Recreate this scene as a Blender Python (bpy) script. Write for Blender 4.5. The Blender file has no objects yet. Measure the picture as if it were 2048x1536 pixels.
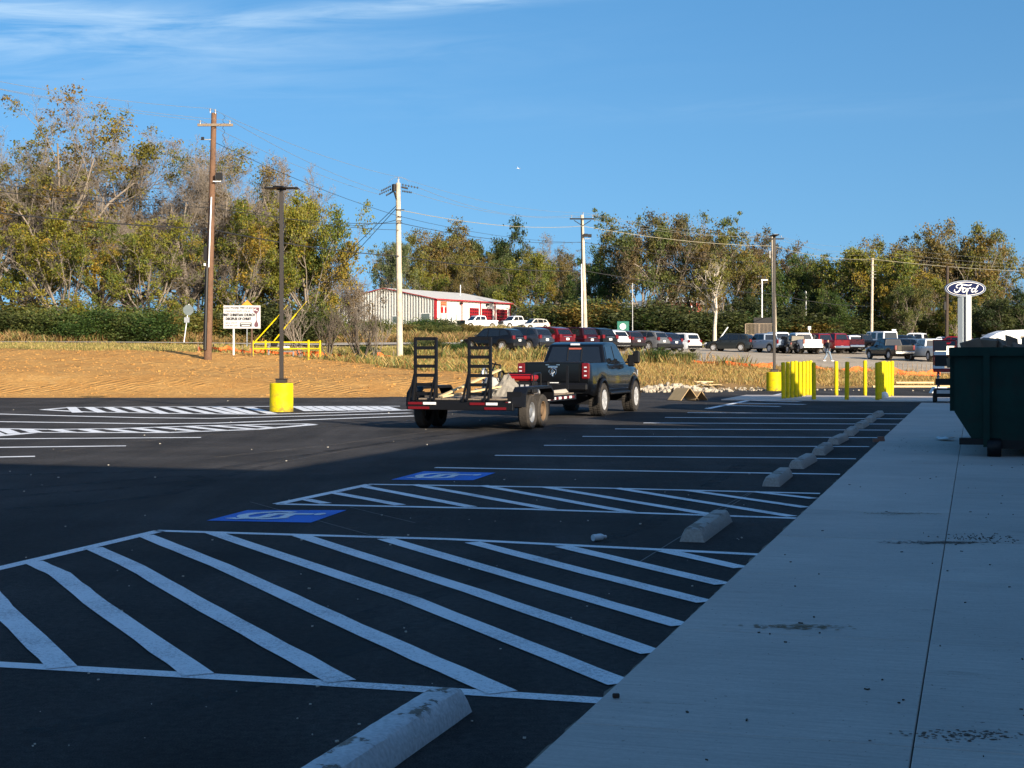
import bpy, math, random
import numpy as np
from mathutils import Vector, Matrix
R = math.radians
C = bpy.context.scene.collection
sc = bpy.context.scene
# ------------------------------------------------------------------ camera, sky, sun, exposure
F, CX, HY, CAMZ = 3077.0, 1024.0, 706.0, 1.72      # focal length in photo pixels, principal column, horizon row, eye height
cam = bpy.data.cameras.new('camera'); camo = bpy.data.objects.new('camera', cam); C.objects.link(camo)
camo.location = (0, 0, CAMZ); camo.rotation_euler = (R(90), 0, 0)
cam.sensor_width = 36; cam.lens = 36 * F / 2048; cam.shift_y = -(768 - HY) / 2048; cam.clip_start = .1; cam.clip_end = 9000
sc.camera = camo
SUN_AZ, SUN_EL = 147.0, 20.5                        # azimuth clockwise from +Y
world = bpy.data.worlds.new('World'); sc.world = world; world.use_nodes = True
wn, wl = world.node_tree.nodes, world.node_tree.links
for n in list(wn): wn.remove(n)
wo = wn.new('ShaderNodeOutputWorld'); bg = wn.new('ShaderNodeBackground'); wl.new(bg.outputs[0], wo.inputs[0])
sky = wn.new('ShaderNodeTexSky'); sky.sky_type = 'NISHITA'; sky.sun_disc = False
sky.sun_elevation = R(SUN_EL); sky.sun_rotation = R(SUN_AZ); sky.air_density = 1.25; sky.dust_density = 3.0; sky.ozone_density = 3.2
bg.inputs[1].default_value = .093
def wmath(op, a, b=None, c=None):
    n = wn.new('ShaderNodeMath'); n.operation = op
    for i, v in enumerate((a, b, c)):
        if v is None: continue
        if isinstance(v, (int, float)): n.inputs[i].default_value = v
        else: wl.new(v, n.inputs[i])
    return n.outputs[0]
tc = wn.new('ShaderNodeTexCoord'); sx = wn.new('ShaderNodeSeparateXYZ'); wl.new(tc.outputs['Generated'], sx.inputs[0])
va = wn.new('ShaderNodeVectorMath'); va.operation = 'ADD'; va.inputs[1].default_value = (0, 0, .20); wl.new(tc.outputs['Generated'], va.inputs[0])   # the sky stays blue down to the treetops
vb = wn.new('ShaderNodeVectorMath'); vb.operation = 'NORMALIZE'; wl.new(va.outputs[0], vb.inputs[0]); wl.new(vb.outputs[0], sky.inputs[0])
az = wmath('ARCTAN2', sx.outputs[0], sx.outputs[1]); el = wmath('ARCSINE', sx.outputs[2])
cmb = wn.new('ShaderNodeCombineXYZ'); wl.new(wmath('MULTIPLY', az, 5.0), cmb.inputs[0])
wl.new(wmath('MULTIPLY', wmath('ADD', el, wmath('MULTIPLY', az, -.06)), 42.0), cmb.inputs[1])
nz = wn.new('ShaderNodeTexNoise'); nz.inputs['Scale'].default_value = 1.6; nz.inputs['Detail'].default_value = 8; nz.inputs['Roughness'].default_value = .62; nz.inputs['Distortion'].default_value = .6
wl.new(cmb.outputs[0], nz.inputs['Vector'])
nzf = wmath('MULTIPLY', wmath('MAXIMUM', wmath('SUBTRACT', nz.outputs[0], .36), 0.0), 3.6)
def band(e0, slope, width, amp, azmid, azw):        # one cirrus streak: centre elevation at az 0, slope, thickness; azimuth envelope
    d = wmath('SUBTRACT', wmath('SUBTRACT', el, e0), wmath('MULTIPLY', az, slope))
    g = wmath('EXPONENT', wmath('MULTIPLY', wmath('POWER', wmath('DIVIDE', wmath('ABSOLUTE', d), width), 2.0), -1.0))
    h = wmath('EXPONENT', wmath('MULTIPLY', wmath('POWER', wmath('DIVIDE', wmath('ABSOLUTE', wmath('SUBTRACT', az, azmid)), azw), 2.0), -1.0))
    return wmath('MULTIPLY', wmath('MULTIPLY', g, h), amp)
bands = [band(.196, -.035, .013, 1.0, -.34, .20), band(.180, -.02, .016, .7, -.40, .14), band(.228, .10, .006, 1.0, -.06, .14),
         band(.158, -.12, .012, .20, -.2, .14), band(.155, -.05, .010, .22, -.36, .13), band(.155, 0, .007, .12, .16, .2), band(.20, 0, .05, .10, -.3, .3)]
tot = bands[0]
for b in bands[1:]: tot = wmath('ADD', tot, b)
msk = wmath('MINIMUM', wmath('MULTIPLY', wmath('MULTIPLY', tot, nzf), .5), .8)
mx = wn.new('ShaderNodeMix'); mx.data_type = 'RGBA'; mx.clamp_factor = True
hs = wn.new('ShaderNodeHueSaturation'); hs.inputs['Saturation'].default_value = 1.30; hs.inputs['Value'].default_value = 1.0
wl.new(sky.outputs[0], hs.inputs['Color'])
wl.new(msk, mx.inputs['Factor']); wl.new(hs.outputs[0], mx.inputs[6]); mx.inputs[7].default_value = (3.6, 4.6, 5.4, 1)
wl.new(mx.outputs[2], bg.inputs[0])
sd = Vector((math.sin(R(SUN_AZ)) * math.cos(R(SUN_EL)), math.cos(R(SUN_AZ)) * math.cos(R(SUN_EL)), math.sin(R(SUN_EL))))
sl = bpy.data.lights.new('sun', 'SUN'); sl.energy = 4.2; sl.angle = R(.55); sl.color = (1.0, .87, .70)
so = bpy.data.objects.new('sun', sl); C.objects.link(so); so.rotation_euler = sd.to_track_quat('Z', 'Y').to_euler(); so.location = (60, -60, 60)
vs = sc.view_settings; sc.display_settings.display_device = 'sRGB'
vs.view_transform = 'Standard'; vs.look = 'None'; vs.exposure = 1.15; vs.gamma = 1.0; vs.use_curve_mapping = False
sc.cycles.max_bounces = 6; sc.cycles.transparent_max_bounces = 6; sc.cycles.use_denoising = True

# ------------------------------------------------------------------ helpers
def P(px, py, Y):  return Vector(((px - CX) / F * Y, Y, CAMZ + (HY - py) / F * Y))
def G(px, py, z=0.0):
    Y = (CAMZ - z) * F / (py - HY); return Vector(((px - CX) / F * Y, Y, z))
def X(px, Y): return (px - CX) / F * Y
NV, SV = Vector((.9575, -.2882, 0)), Vector((.2882, .9575, 0))   # across and along the building front
def NS(n, s, z=0.0): return NV * n + SV * s + Vector((0, 0, z))
ANG = -math.atan2(.2882, .9575)                                   # z rotation that turns +Y into SV

def _lnk(mt): return mt.node_tree.nodes, mt.node_tree.links
MATS = {}
def mat(name, col, rough=.7, metal=0.0, vary=.0, scale=4.0, bump=0.0, bscale=60.0, objcol=False, coat=0.0, dirt=None, dirt_amt=0.0, dirt_scale=1.0, coords='Object', spec=.5, detail=5):
    if name in MATS: return MATS[name]
    m = bpy.data.materials.new(name); m.use_nodes = True; n, l = _lnk(m); b = n['Principled BSDF']
    b.inputs['Roughness'].default_value = rough; b.inputs['Metallic'].default_value = metal; b.inputs['Specular IOR Level'].default_value = spec
    if coat: b.inputs['Coat Weight'].default_value = coat; b.inputs['Coat Roughness'].default_value = .04
    t = n.new('ShaderNodeTexCoord'); src = None
    if objcol:
        oi = n.new('ShaderNodeObjectInfo'); src = oi.outputs['Color']
    if vary or dirt:
        nt = n.new('ShaderNodeTexNoise'); nt.inputs['Scale'].default_value = scale; nt.inputs['Detail'].default_value = detail; nt.inputs['Roughness'].default_value = .65
        l.new(t.outputs[coords], nt.inputs['Vector'])
        mr = n.new('ShaderNodeMapRange'); mr.inputs['From Min'].default_value = .25; mr.inputs['From Max'].default_value = .75
        mr.inputs['To Min'].default_value = 1 - vary; mr.inputs['To Max'].default_value = 1 + vary; l.new(nt.outputs[0], mr.inputs['Value'])
        vm = n.new('ShaderNodeVectorMath'); vm.operation = 'SCALE'
        if src: l.new(src, vm.inputs[0])
        else: vm.inputs[0].default_value = col[:3]
        l.new(mr.outputs[0], vm.inputs['Scale']); src = vm.outputs[0]
    if dirt:
        d = n.new('ShaderNodeTexNoise'); d.inputs['Scale'].default_value = dirt_scale; d.inputs['Detail'].default_value = 7; d.inputs['Roughness'].default_value = .7
        l.new(t.outputs[coords], d.inputs['Vector'])
        r = n.new('ShaderNodeMapRange'); r.inputs['From Min'].default_value = .5; r.inputs['From Max'].default_value = .66; r.inputs['To Max'].default_value = dirt_amt; l.new(d.outputs[0], r.inputs['Value'])
        mm = n.new('ShaderNodeMix'); mm.data_type = 'RGBA'; l.new(r.outputs[0], mm.inputs['Factor']); l.new(src, mm.inputs[6]); mm.inputs[7].default_value = (*dirt, 1); src = mm.outputs[2]
    if src: l.new(src, b.inputs['Base Color'])
    else: b.inputs['Base Color'].default_value = (*col[:3], 1)
    if bump:
        bn = n.new('ShaderNodeTexNoise'); bn.inputs['Scale'].default_value = bscale; bn.inputs['Detail'].default_value = 4; l.new(t.outputs[coords], bn.inputs['Vector'])
        bp = n.new('ShaderNodeBump'); bp.inputs['Strength'].default_value = 1.0; bp.inputs['Distance'].default_value = bump; l.new(bn.outputs[0], bp.inputs['Height']); l.new(bp.outputs[0], b.inputs['Normal'])
    MATS[name] = m; return m

class MB:
    def __init__(s): s.v = []; s.f = []
    def add(s, vs, fs):
        o = len(s.v); s.v += [tuple(v) for v in vs]; s.f += [tuple(i + o for i in f) for f in fs]; return s
    def box(s, c, d, rot=None, bev=0.0):
        hx, hy, hz = d[0] / 2, d[1] / 2, d[2] / 2
        M = Matrix.Translation(Vector(c)) @ (rot.to_4x4() if rot is not None else Matrix.Identity(4))
        if not bev:
            vs = [M @ Vector((x * hx, y * hy, z * hz)) for x in (-1, 1) for y in (-1, 1) for z in (-1, 1)]
            return s.add(vs, [(0, 1, 3, 2), (4, 6, 7, 5), (0, 4, 5, 1), (2, 3, 7, 6), (0, 2, 6, 4), (1, 5, 7, 3)])
        b = min(bev, hx * .9, hy * .9, hz * .9); vs = []; idx = {}
        for x in (-1, 1):
            for y in (-1, 1):
                for z in (-1, 1):
                    for k, (ix, iy, iz) in enumerate(((0, b, b), (b, 0, b), (b, b, 0))):
                        idx[x, y, z, k] = len(vs); vs.append(M @ Vector((x * (hx - ix), y * (hy - iy), z * (hz - iz))))
        fs = []
        I = idx
        for q in (-1, 1):
            a = [(-1, -1), (1, -1), (1, 1), (-1, 1)]; 
            fs.append([I[q, u, w, 0] for u, w in a][::q]); fs.append([I[u, q, w, 1] for u, w in a][::-q]); fs.append([I[u, w, q, 2] for u, w in a][::q])
        for u in (-1, 1):
            for w in (-1, 1):
                fs.append([I[-1, u, w, 1], I[1, u, w, 1], I[1, u, w, 2], I[-1, u, w, 2]][::(1 if u * w < 0 else -1)])
                fs.append([I[u, -1, w, 0], I[u, 1, w, 0], I[u, 1, w, 2], I[u, -1, w, 2]][::(-1 if u * w < 0 else 1)])
                fs.append([I[u, w, -1, 0], I[u, w, 1, 0], I[u, w, 1, 1], I[u, w, -1, 1]][::(1 if u * w < 0 else -1)])
                for z in (-1, 1): fs.append([I[u, w, z, 0], I[u, w, z, 1], I[u, w, z, 2]][::(1 if u * w * z > 0 else -1)])
        return s.add(vs, fs)
    def tube(s, p0, p1, r0, r1=None, n=8, caps=True):
        p0, p1 = Vector(p0), Vector(p1); r1 = r0 if r1 is None else r1; d = (p1 - p0)
        if d.length < 1e-6: return s
        d.normalize(); a = d.orthogonal().normalized(); b = d.cross(a); vs = []
        for p, r in ((p0, r0), (p1, r1)):
            for i in range(n): t = 2 * math.pi * i / n; vs.append(p + (a * math.cos(t) + b * math.sin(t)) * r)
        fs = [(i, (i + 1) % n, n + (i + 1) % n, n + i) for i in range(n)]
        if caps: fs += [tuple(range(n))[::-1], tuple(range(n, 2 * n))]
        return s.add(vs, fs)
    def path(s, pts, r, n=6):
        for a, b in zip(pts[:-1], pts[1:]): s.tube(a, b, r, r, n, True)
        return s
    def lathe(s, prof, n=24, axis='Z', c=(0, 0, 0)):     # prof: (radius, height) list
        c = Vector(c); vs = []; m = len(prof)
        for i in range(n):
            t = 2 * math.pi * i / n
            for r, h in prof:
                x, y = r * math.cos(t), r * math.sin(t)
                vs.append(c + (Vector((x, y, h)) if axis == 'Z' else Vector((h, x, y)) if axis == 'X' else Vector((y, h, x))))
        fs = [(i * m + j, ((i + 1) % n) * m + j, ((i + 1) % n) * m + j + 1, i * m + j + 1) for i in range(n) for j in range(m - 1)]
        return s.add(vs, fs)
    def prism(s, poly, a, b, axis='X'):                  # polygon in the plane across axis, pushed from a to b
        def mk(u, w, h): return (h, u, w) if axis == 'X' else (u, h, w) if axis == 'Y' else (u, w, h)
        n = len(poly); vs = [mk(u, w, a) for u, w in poly] + [mk(u, w, b) for u, w in poly]
        return s.add(vs, [tuple(range(n))[::-1], tuple(range(n, 2 * n))] + [(i, (i + 1) % n, n + (i + 1) % n, n + i) for i in range(n)])
    def ribbon(s, pts, w, z=None, up=Vector((0, 0, 1))):
        pts = [Vector(p) for p in pts]; L = []; 
        for i, p in enumerate(pts):
            d = (pts[min(i + 1, len(pts) - 1)] - pts[max(i - 1, 0)]); sd_ = d.cross(up)
            sd_ = sd_.normalized() * ((w[i] if isinstance(w, (list, tuple)) else w) / 2); L += [p - sd_, p + sd_]
        return s.add(L, [(2 * i, 2 * i + 1, 2 * i + 3, 2 * i + 2) for i in range(len(pts) - 1)])
    def build(s, name, m, parent=None, smooth=None, fixn=True):
        me = bpy.data.meshes.new(name); me.from_pydata(s.v, [], s.f)
        if fixn:
            import bmesh
            bm = bmesh.new(); bm.from_mesh(me); bmesh.ops.recalc_face_normals(bm, faces=bm.faces); bm.to_mesh(me); bm.free()
        if m: me.materials.append(m)
        if smooth is not None:
            me.polygons.foreach_set('use_smooth', [True] * len(me.polygons)); me.set_sharp_from_angle(angle=R(smooth))
        o = bpy.data.objects.new(name, me); C.objects.link(o)
        if parent: o.parent = parent
        return o
def empty(name, loc, rz=0.0):
    o = bpy.data.objects.new(name, None); o.location = loc; o.rotation_euler = (0, 0, rz); o.empty_display_size = .3; C.objects.link(o); return o
def tag(o, label=None, cat=None, group=None, kind=None):
    if label: o['label'] = label
    if cat: o['category'] = cat
    if group: o['group'] = group
    if kind: o['kind'] = kind
    return o
def thing(name, label, cat, loc=(0, 0, 0), rz=0.0, group=None): return tag(empty(name, loc, rz), label, cat, group)
KIDS = {}
def kids(o): return [c for c in bpy.data.objects if c.parent == o]
def dup(root, loc, rz=None, label=None, scale=None):
    ch = KIDS.get(root.name)
    if ch is None:
        ch = KIDS[root.name] = [(c, kids(c)) for c in kids(root)]
    r = root.copy(); C.objects.link(r); r.location = loc
    if rz is not None: r.rotation_euler = (0, 0, rz)
    if scale is not None: r.scale = scale
    if label: r['label'] = label
    out = {}
    for c, gs in ch:
        k = c.copy(); C.objects.link(k); k.parent = r; out.setdefault(c.name.split('.')[0], []).append(k)
        for g in gs:
            d = g.copy(); C.objects.link(d); d.parent = k; out.setdefault(g.name.split('.')[0], []).append(d)
    return r, out
ORD = ['first', 'second', 'third', 'fourth', 'fifth', 'sixth', 'seventh', 'eighth', 'ninth', 'tenth', 'eleventh', 'twelfth', 'thirteenth', 'fourteenth', 'fifteenth', 'sixteenth', 'seventeenth', 'eighteenth', 'nineteenth', 'twentieth']
def text_mb(txt, size, italic=0.0, bold=0.0, align='CENTER', sx_=1.0, extrude=.004):
    cu = bpy.data.curves.new('lettering', 'FONT'); cu.body = txt; cu.size = size; cu.shear = italic; cu.offset = bold; cu.align_x = align; cu.align_y = 'CENTER'; cu.extrude = extrude; cu.resolution_u = 3
    o = bpy.data.objects.new('lettering', cu); C.objects.link(o); bpy.context.view_layer.update()
    dg = bpy.context.evaluated_depsgraph_get(); me = bpy.data.meshes.new_from_object(o.evaluated_get(dg))
    b = MB(); b.v = [(v.co.x * sx_, v.co.y, v.co.z) for v in me.vertices]; b.f = [tuple(p.vertices) for p in me.polygons]
    bpy.data.objects.remove(o); bpy.data.curves.remove(cu); return b
def place(b, M): b.v = [tuple(M @ Vector(v)) for v in b.v]; return b
# a text plane (x right, y up) stood upright facing -Y at (x0, y0, z0)
def upright(x0, y0, z0): return Matrix.Translation((x0, y0, z0)) @ Matrix.Rotation(R(90), 4, 'X')

# ------------------------------------------------------------------ materials
M_white = mat('white_paint', (.78, .79, .78), .5, vary=.06, scale=3, dirt=(.35, .31, .26), dirt_amt=.35, dirt_scale=1.3)
M_yellow = mat('yellow_paint', (.64, .50, .004), .6, spec=.15, vary=.08, scale=2, dirt=(.30, .20, .03), dirt_amt=.6, dirt_scale=4)
M_black = mat('black_paint', (.005, .005, .006), .45, vary=.2, scale=6, spec=.3)
M_rubber = mat('rubber', (.034, .029, .024), .85, vary=.35, scale=9, bump=.01, bscale=45, dirt=(.07, .058, .042), dirt_amt=.4, dirt_scale=4)
M_dark = mat('dark_plastic', (.009, .009, .010), .6, spec=.3)
M_glass = mat('tinted_glass', (.008, .010, .013), .03, spec=.9)
M_bglass = mat('pane_glass', (.03, .04, .045), .05, spec=.9)
M_chrome = mat('chrome', (.72, .73, .75), .16, 1.0)
M_alu = mat('bright_alloy', (.62, .62, .62), .35, .35)
M_steel = mat('galvanised_steel', (.42, .43, .44), .45, .7, vary=.15, scale=5)
M_paintc = mat('car_paint', (1, 1, 1), .3, .0, objcol=True, coat=.55, spec=.2)
M_red = mat('red_lamp', (.13, .003, .005), .3, coat=.3)
M_lamp = mat('clear_lamp', (.75, .77, .8), .1, .3)
M_redp = mat('red_paint', (.30, .007, .010), .4, vary=.1)
M_wood = mat('weathered_wood', (.20, .155, .11), .85, vary=.3, scale=7, bump=.004, bscale=30)
M_newwood = mat('new_lumber', (.62, .46, .24), .8, vary=.15, scale=8)
M_pole_b = mat('creosote_pole', (.14, .075, .042), .9, vary=.25, scale=3, bump=.01, bscale=12, dirt=(.06, .035, .02), dirt_amt=.7, dirt_scale=1.2)
M_pole_g = mat('weathered_pole', (.50, .43, .33), .9, vary=.2, scale=3, bump=.01, bscale=12, dirt=(.2, .13, .08), dirt_amt=.6, dirt_scale=.8)
M_card = mat('cardboard', (.50, .34, .16), .85, vary=.12, scale=5)
M_cardd = mat('shaded_cardboard', (.21, .145, .10), .9, vary=.25, scale=5)  # darker cardboard copy, the shade over the dumpster put into its brown
M_conc = mat('concrete', (.40, .39, .36), .85, vary=.10, scale=2.0, bump=.002, bscale=120, coords='Object')
M_rock = mat('rubble', (.42, .36, .27), .9, vary=.3, scale=4, bump=.03, bscale=9)
M_green = mat('dumpster_green', (.002, .030, .022), .6, vary=.35, spec=.25, scale=2.5, dirt=(.02, .018, .012), dirt_amt=.6, dirt_scale=2.2)
M_orange = mat('orange_fabric', (.80, .16, .03), .8, vary=.2, scale=5)
M_wire = mat('cable', (.018, .018, .02), .6)
M_wirel = mat('bare_aluminium_cable', (.16, .16, .15), .6)
M_wireb = mat('bright_cable', (.26, .24, .18), .6)

def grime_foot(m, h=.35, col=(.12, .085, .04)):          # splashed dirt round the foot of posts and drums
    n, l = _lnk(m); b = n['Principled BSDF']; src = b.inputs['Base Color'].links[0].from_socket; t = n.new('ShaderNodeTexCoord'); s = n.new('ShaderNodeSeparateXYZ'); l.new(t.outputs['Object'], s.inputs[0])
    a = n.new('ShaderNodeTexNoise'); a.inputs['Scale'].default_value = 9; a.inputs['Detail'].default_value = 6; l.new(t.outputs['Object'], a.inputs['Vector'])
    r = n.new('ShaderNodeMapRange'); r.inputs['From Min'].default_value = 0; r.inputs['From Max'].default_value = h; r.inputs['To Min'].default_value = 1; r.inputs['To Max'].default_value = 0; l.new(s.outputs[2], r.inputs['Value'])
    r2 = n.new('ShaderNodeMapRange'); r2.inputs['From Min'].default_value = .38; r2.inputs['From Max'].default_value = .62; r2.inputs['To Max'].default_value = .75; l.new(a.outputs[0], r2.inputs['Value'])
    q = n.new('ShaderNodeMath'); q.operation = 'MULTIPLY'; l.new(r.outputs[0], q.inputs[0]); l.new(r2.outputs[0], q.inputs[1])
    mm = n.new('ShaderNodeMix'); mm.data_type = 'RGBA'; l.new(q.outputs[0], mm.inputs['Factor']); l.new(src, mm.inputs[6]); mm.inputs[7].default_value = (*col, 1); l.new(mm.outputs[2], b.inputs['Base Color'])
grime_foot(M_yellow)
M_mark = bpy.data.materials.new('tyre_rubber_mark'); M_mark.use_nodes = True
_n, _l = _lnk(M_mark); _b = _n['Principled BSDF']; _b.inputs['Base Color'].default_value = (.012, .011, .011, 1); _b.inputs['Roughness'].default_value = .8
_t = _n.new('ShaderNodeTexCoord'); _a = _n.new('ShaderNodeTexNoise'); _a.inputs['Scale'].default_value = 2.2; _a.inputs['Detail'].default_value = 8; _a.inputs['Roughness'].default_value = .8; _l.new(_t.outputs['Object'], _a.inputs['Vector'])
_r = _n.new('ShaderNodeMapRange'); _r.inputs['From Min'].default_value = .42; _r.inputs['From Max'].default_value = .68; _r.inputs['To Max'].default_value = .65; _l.new(_a.outputs[0], _r.inputs['Value']); _l.new(_r.outputs[0], _b.inputs['Alpha'])
M_dust = M_mark.copy(); M_dust.name = 'dusty_track'; M_dust.node_tree.nodes['Principled BSDF'].inputs['Base Color'].default_value = (.15, .125, .095, 1)
# road paint: worn flecks show the asphalt through
def paint_mat(name, col, wear=.1):
    m = bpy.data.materials.new(name); m.use_nodes = True; n, l = _lnk(m); b = n['Principled BSDF']; b.inputs['Roughness'].default_value = .65
    t = n.new('ShaderNodeTexCoord'); a = n.new('ShaderNodeTexNoise'); a.inputs['Scale'].default_value = 55; a.inputs['Detail'].default_value = 5; a.inputs['Roughness'].default_value = .8; l.new(t.outputs['Object'], a.inputs['Vector'])
    a2 = n.new('ShaderNodeTexNoise'); a2.inputs['Scale'].default_value = 1.7; a2.inputs['Detail'].default_value = 3; l.new(t.outputs['Object'], a2.inputs['Vector'])
    ad = n.new('ShaderNodeMath'); ad.operation = 'MULTIPLY_ADD'; l.new(a2.outputs[0], ad.inputs[0]); ad.inputs[1].default_value = .35; l.new(a.outputs[0], ad.inputs[2])
    r = n.new('ShaderNodeMapRange'); r.inputs['From Min'].default_value = .66; r.inputs['From Max'].default_value = .84; r.inputs['To Min'].default_value = 0; r.inputs['To Max'].default_value = .75; l.new(ad.outputs[0], r.inputs['Value'])
    mm = n.new('ShaderNodeMix'); mm.data_type = 'RGBA'; l.new(r.outputs[0], mm.inputs['Factor']); mm.inputs[6].default_value = (*col, 1); mm.inputs[7].default_value = (col[0] * .22, col[1] * .22, col[2] * .24, 1)
    l.new(mm.outputs[2], b.inputs['Base Color'])
    bp = n.new('ShaderNodeBump'); bp.inputs['Distance'].default_value = .004; l.new(a.outputs[0], bp.inputs['Height']); l.new(bp.outputs[0], b.inputs['Normal'])
    return m
M_line = paint_mat('road_paint_white', (.80, .82, .84)); M_blue = paint_mat('road_paint_blue', (.004, .15, .66))

# asphalt: fine aggregate, roller streaks, dust
def asphalt_mat():
    m = bpy.data.materials.new('asphalt'); m.use_nodes = True; n, l = _lnk(m); b = n['Principled BSDF']; b.inputs['Roughness'].default_value = .9; b.inputs['Specular IOR Level'].default_value = .10
    t = n.new('ShaderNodeTexCoord')
    def noise(scale, det=4, rough=.6, vec=None, dist=0):
        a = n.new('ShaderNodeTexNoise'); a.inputs['Scale'].default_value = scale; a.inputs['Detail'].default_value = det; a.inputs['Roughness'].default_value = rough; a.inputs['Distortion'].default_value = dist
        l.new(vec or t.outputs['Object'], a.inputs['Vector']); return a.outputs[0]
    def mr(v, a, b_, c, d):
        r = n.new('ShaderNodeMapRange'); r.inputs['From Min'].default_value = a; r.inputs['From Max'].default_value = b_; r.inputs['To Min'].default_value = c; r.inputs['To Max'].default_value = d; l.new(v, r.inputs['Value']); return r.outputs[0]
    def mul(a, b_):
        q = n.new('ShaderNodeMath'); q.operation = 'MULTIPLY'; l.new(a, q.inputs[0]); l.new(b_, q.inputs[1]); return q.outputs[0]
    mp = n.new('ShaderNodeMapping'); mp.inputs['Rotation'].default_value = (0, 0, R(16.7)); mp.inputs['Scale'].default_value = (1.2, .07, 1); l.new(t.outputs['Object'], mp.inputs['Vector'])
    mp2 = n.new('ShaderNodeMapping'); mp2.inputs['Rotation'].default_value = (0, 0, R(95)); mp2.inputs['Scale'].default_value = (.9, .05, 1); l.new(t.outputs['Object'], mp2.inputs['Vector'])
    k = mul(mr(noise(110, 3, .9), .32, .7, .25, 2.1), mr(noise(.35, 5), .3, .7, .62, 1.4))
    k = mul(k, mr(noise(1.0, 5, .6, mp.outputs[0]), .3, .7, .82, 1.2)); k = mul(k, mr(noise(1.0, 6, .6, mp2.outputs[0]), .3, .7, .8, 1.25)); k = mul(k, mr(noise(18, 5, .75), .3, .7, .6, 1.45))
    vm = n.new('ShaderNodeVectorMath'); vm.operation = 'SCALE'; vm.inputs[0].default_value = (.036, .034, .033); l.new(k, vm.inputs['Scale'])
    # pale dust: scuffs in the drive aisle and a drift along the far edge
    dst = mul(mr(noise(.22, 7, .7, None, .8), .55, .75, 0, .5), mr(noise(3, 6, .8, mp2.outputs[0]), .4, .7, .2, 1))
    mm = n.new('ShaderNodeMix'); mm.data_type = 'RGBA'; l.new(dst, mm.inputs['Factor']); l.new(vm.outputs[0], mm.inputs[6]); mm.inputs[7].default_value = (.085, .07, .055, 1)
    l.new(mm.outputs[2], b.inputs['Base Color'])
    bp = n.new('ShaderNodeBump'); bp.inputs['Distance'].default_value = .006; l.new(noise(120, 4, .8), bp.inputs['Height']); 
    bp2 = n.new('ShaderNodeBump'); bp2.inputs['Distance'].default_value = .05; l.new(noise(.8, 3), bp2.inputs['Height']); l.new(bp2.outputs[0], bp.inputs['Normal']); l.new(bp.outputs[0], b.inputs['Normal'])
    return m
M_asph = asphalt_mat()
def slab_mat():
    m = bpy.data.materials.new('sidewalk_concrete'); m.use_nodes = True; n, l = _lnk(m); b = n['Principled BSDF']; b.inputs['Roughness'].default_value = .8
    t = n.new('ShaderNodeTexCoord')
    def noise(scale, det=4, rough=.6, vec=None, dist=0):
        a = n.new('ShaderNodeTexNoise'); a.inputs['Scale'].default_value = scale; a.inputs['Detail'].default_value = det; a.inputs['Roughness'].default_value = rough; a.inputs['Distortion'].default_value = dist
        l.new(vec or t.outputs['Object'], a.inputs['Vector']); return a.outputs[0]
    def mr(v, a, b_, c, d):
        r = n.new('ShaderNodeMapRange'); r.inputs['From Min'].default_value = a; r.inputs['From Max'].default_value = b_; r.inputs['To Min'].default_value = c; r.inputs['To Max'].default_value = d; l.new(v, r.inputs['Value']); return r.outputs[0]
    def mul(a, b_):
        q = n.new('ShaderNodeMath'); q.operation = 'MULTIPLY'; l.new(a, q.inputs[0]); l.new(b_, q.inputs[1]); return q.outputs[0]
    mp = n.new('ShaderNodeMapping'); mp.inputs['Scale'].default_value = (2.0, 34, 1); l.new(t.outputs['Object'], mp.inputs['Vector'])   # broom finish across the walk
    k = mul(mr(noise(1.0, 4, .6, mp.outputs[0]), .3, .7, .86, 1.1), mr(noise(.5, 5, .6), .3, .7, .88, 1.1)); k = mul(k, mr(noise(40, 4, .8), .3, .7, .9, 1.1))
    vm = n.new('ShaderNodeVectorMath'); vm.operation = 'SCALE'; vm.inputs[0].default_value = (.50, .44, .39); oi = n.new('ShaderNodeObjectInfo'); k = mul(k, mr(oi.outputs['Random'], 0, 1, .94, 1.06)); l.new(k, vm.inputs['Scale'])
    mp3 = n.new('ShaderNodeMapping'); mp3.inputs['Scale'].default_value = (.55, 2.3, 1); mp3.inputs['Location'].default_value = (3.1, 7.7, 0); l.new(t.outputs['Object'], mp3.inputs['Vector'])
    st = mul(mr(noise(1.0, 6, .75, mp3.outputs[0], .5), .6, .72, 0, .55), mr(noise(14, 5, .8), .42, .6, .1, 1))
    mm = n.new('ShaderNodeMix'); mm.data_type = 'RGBA'; l.new(st, mm.inputs['Factor']); l.new(vm.outputs[0], mm.inputs[6]); mm.inputs[7].default_value = (.16, .10, .06, 1)
    sp = mr(noise(38, 2, .4), .735, .76, 0, .8)
    m2 = n.new('ShaderNodeMix'); m2.data_type = 'RGBA'; l.new(sp, m2.inputs['Factor']); l.new(mm.outputs[2], m2.inputs[6]); m2.inputs[7].default_value = (.07, .05, .04, 1)
    l.new(m2.outputs[2], b.inputs['Base Color'])
    bp = n.new('ShaderNodeBump'); bp.inputs['Distance'].default_value = .003; l.new(noise(1.0, 4, .6, mp.outputs[0]), bp.inputs['Height']); l.new(bp.outputs[0], b.inputs['Normal'])
    return m
M_slab = slab_mat()
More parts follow.
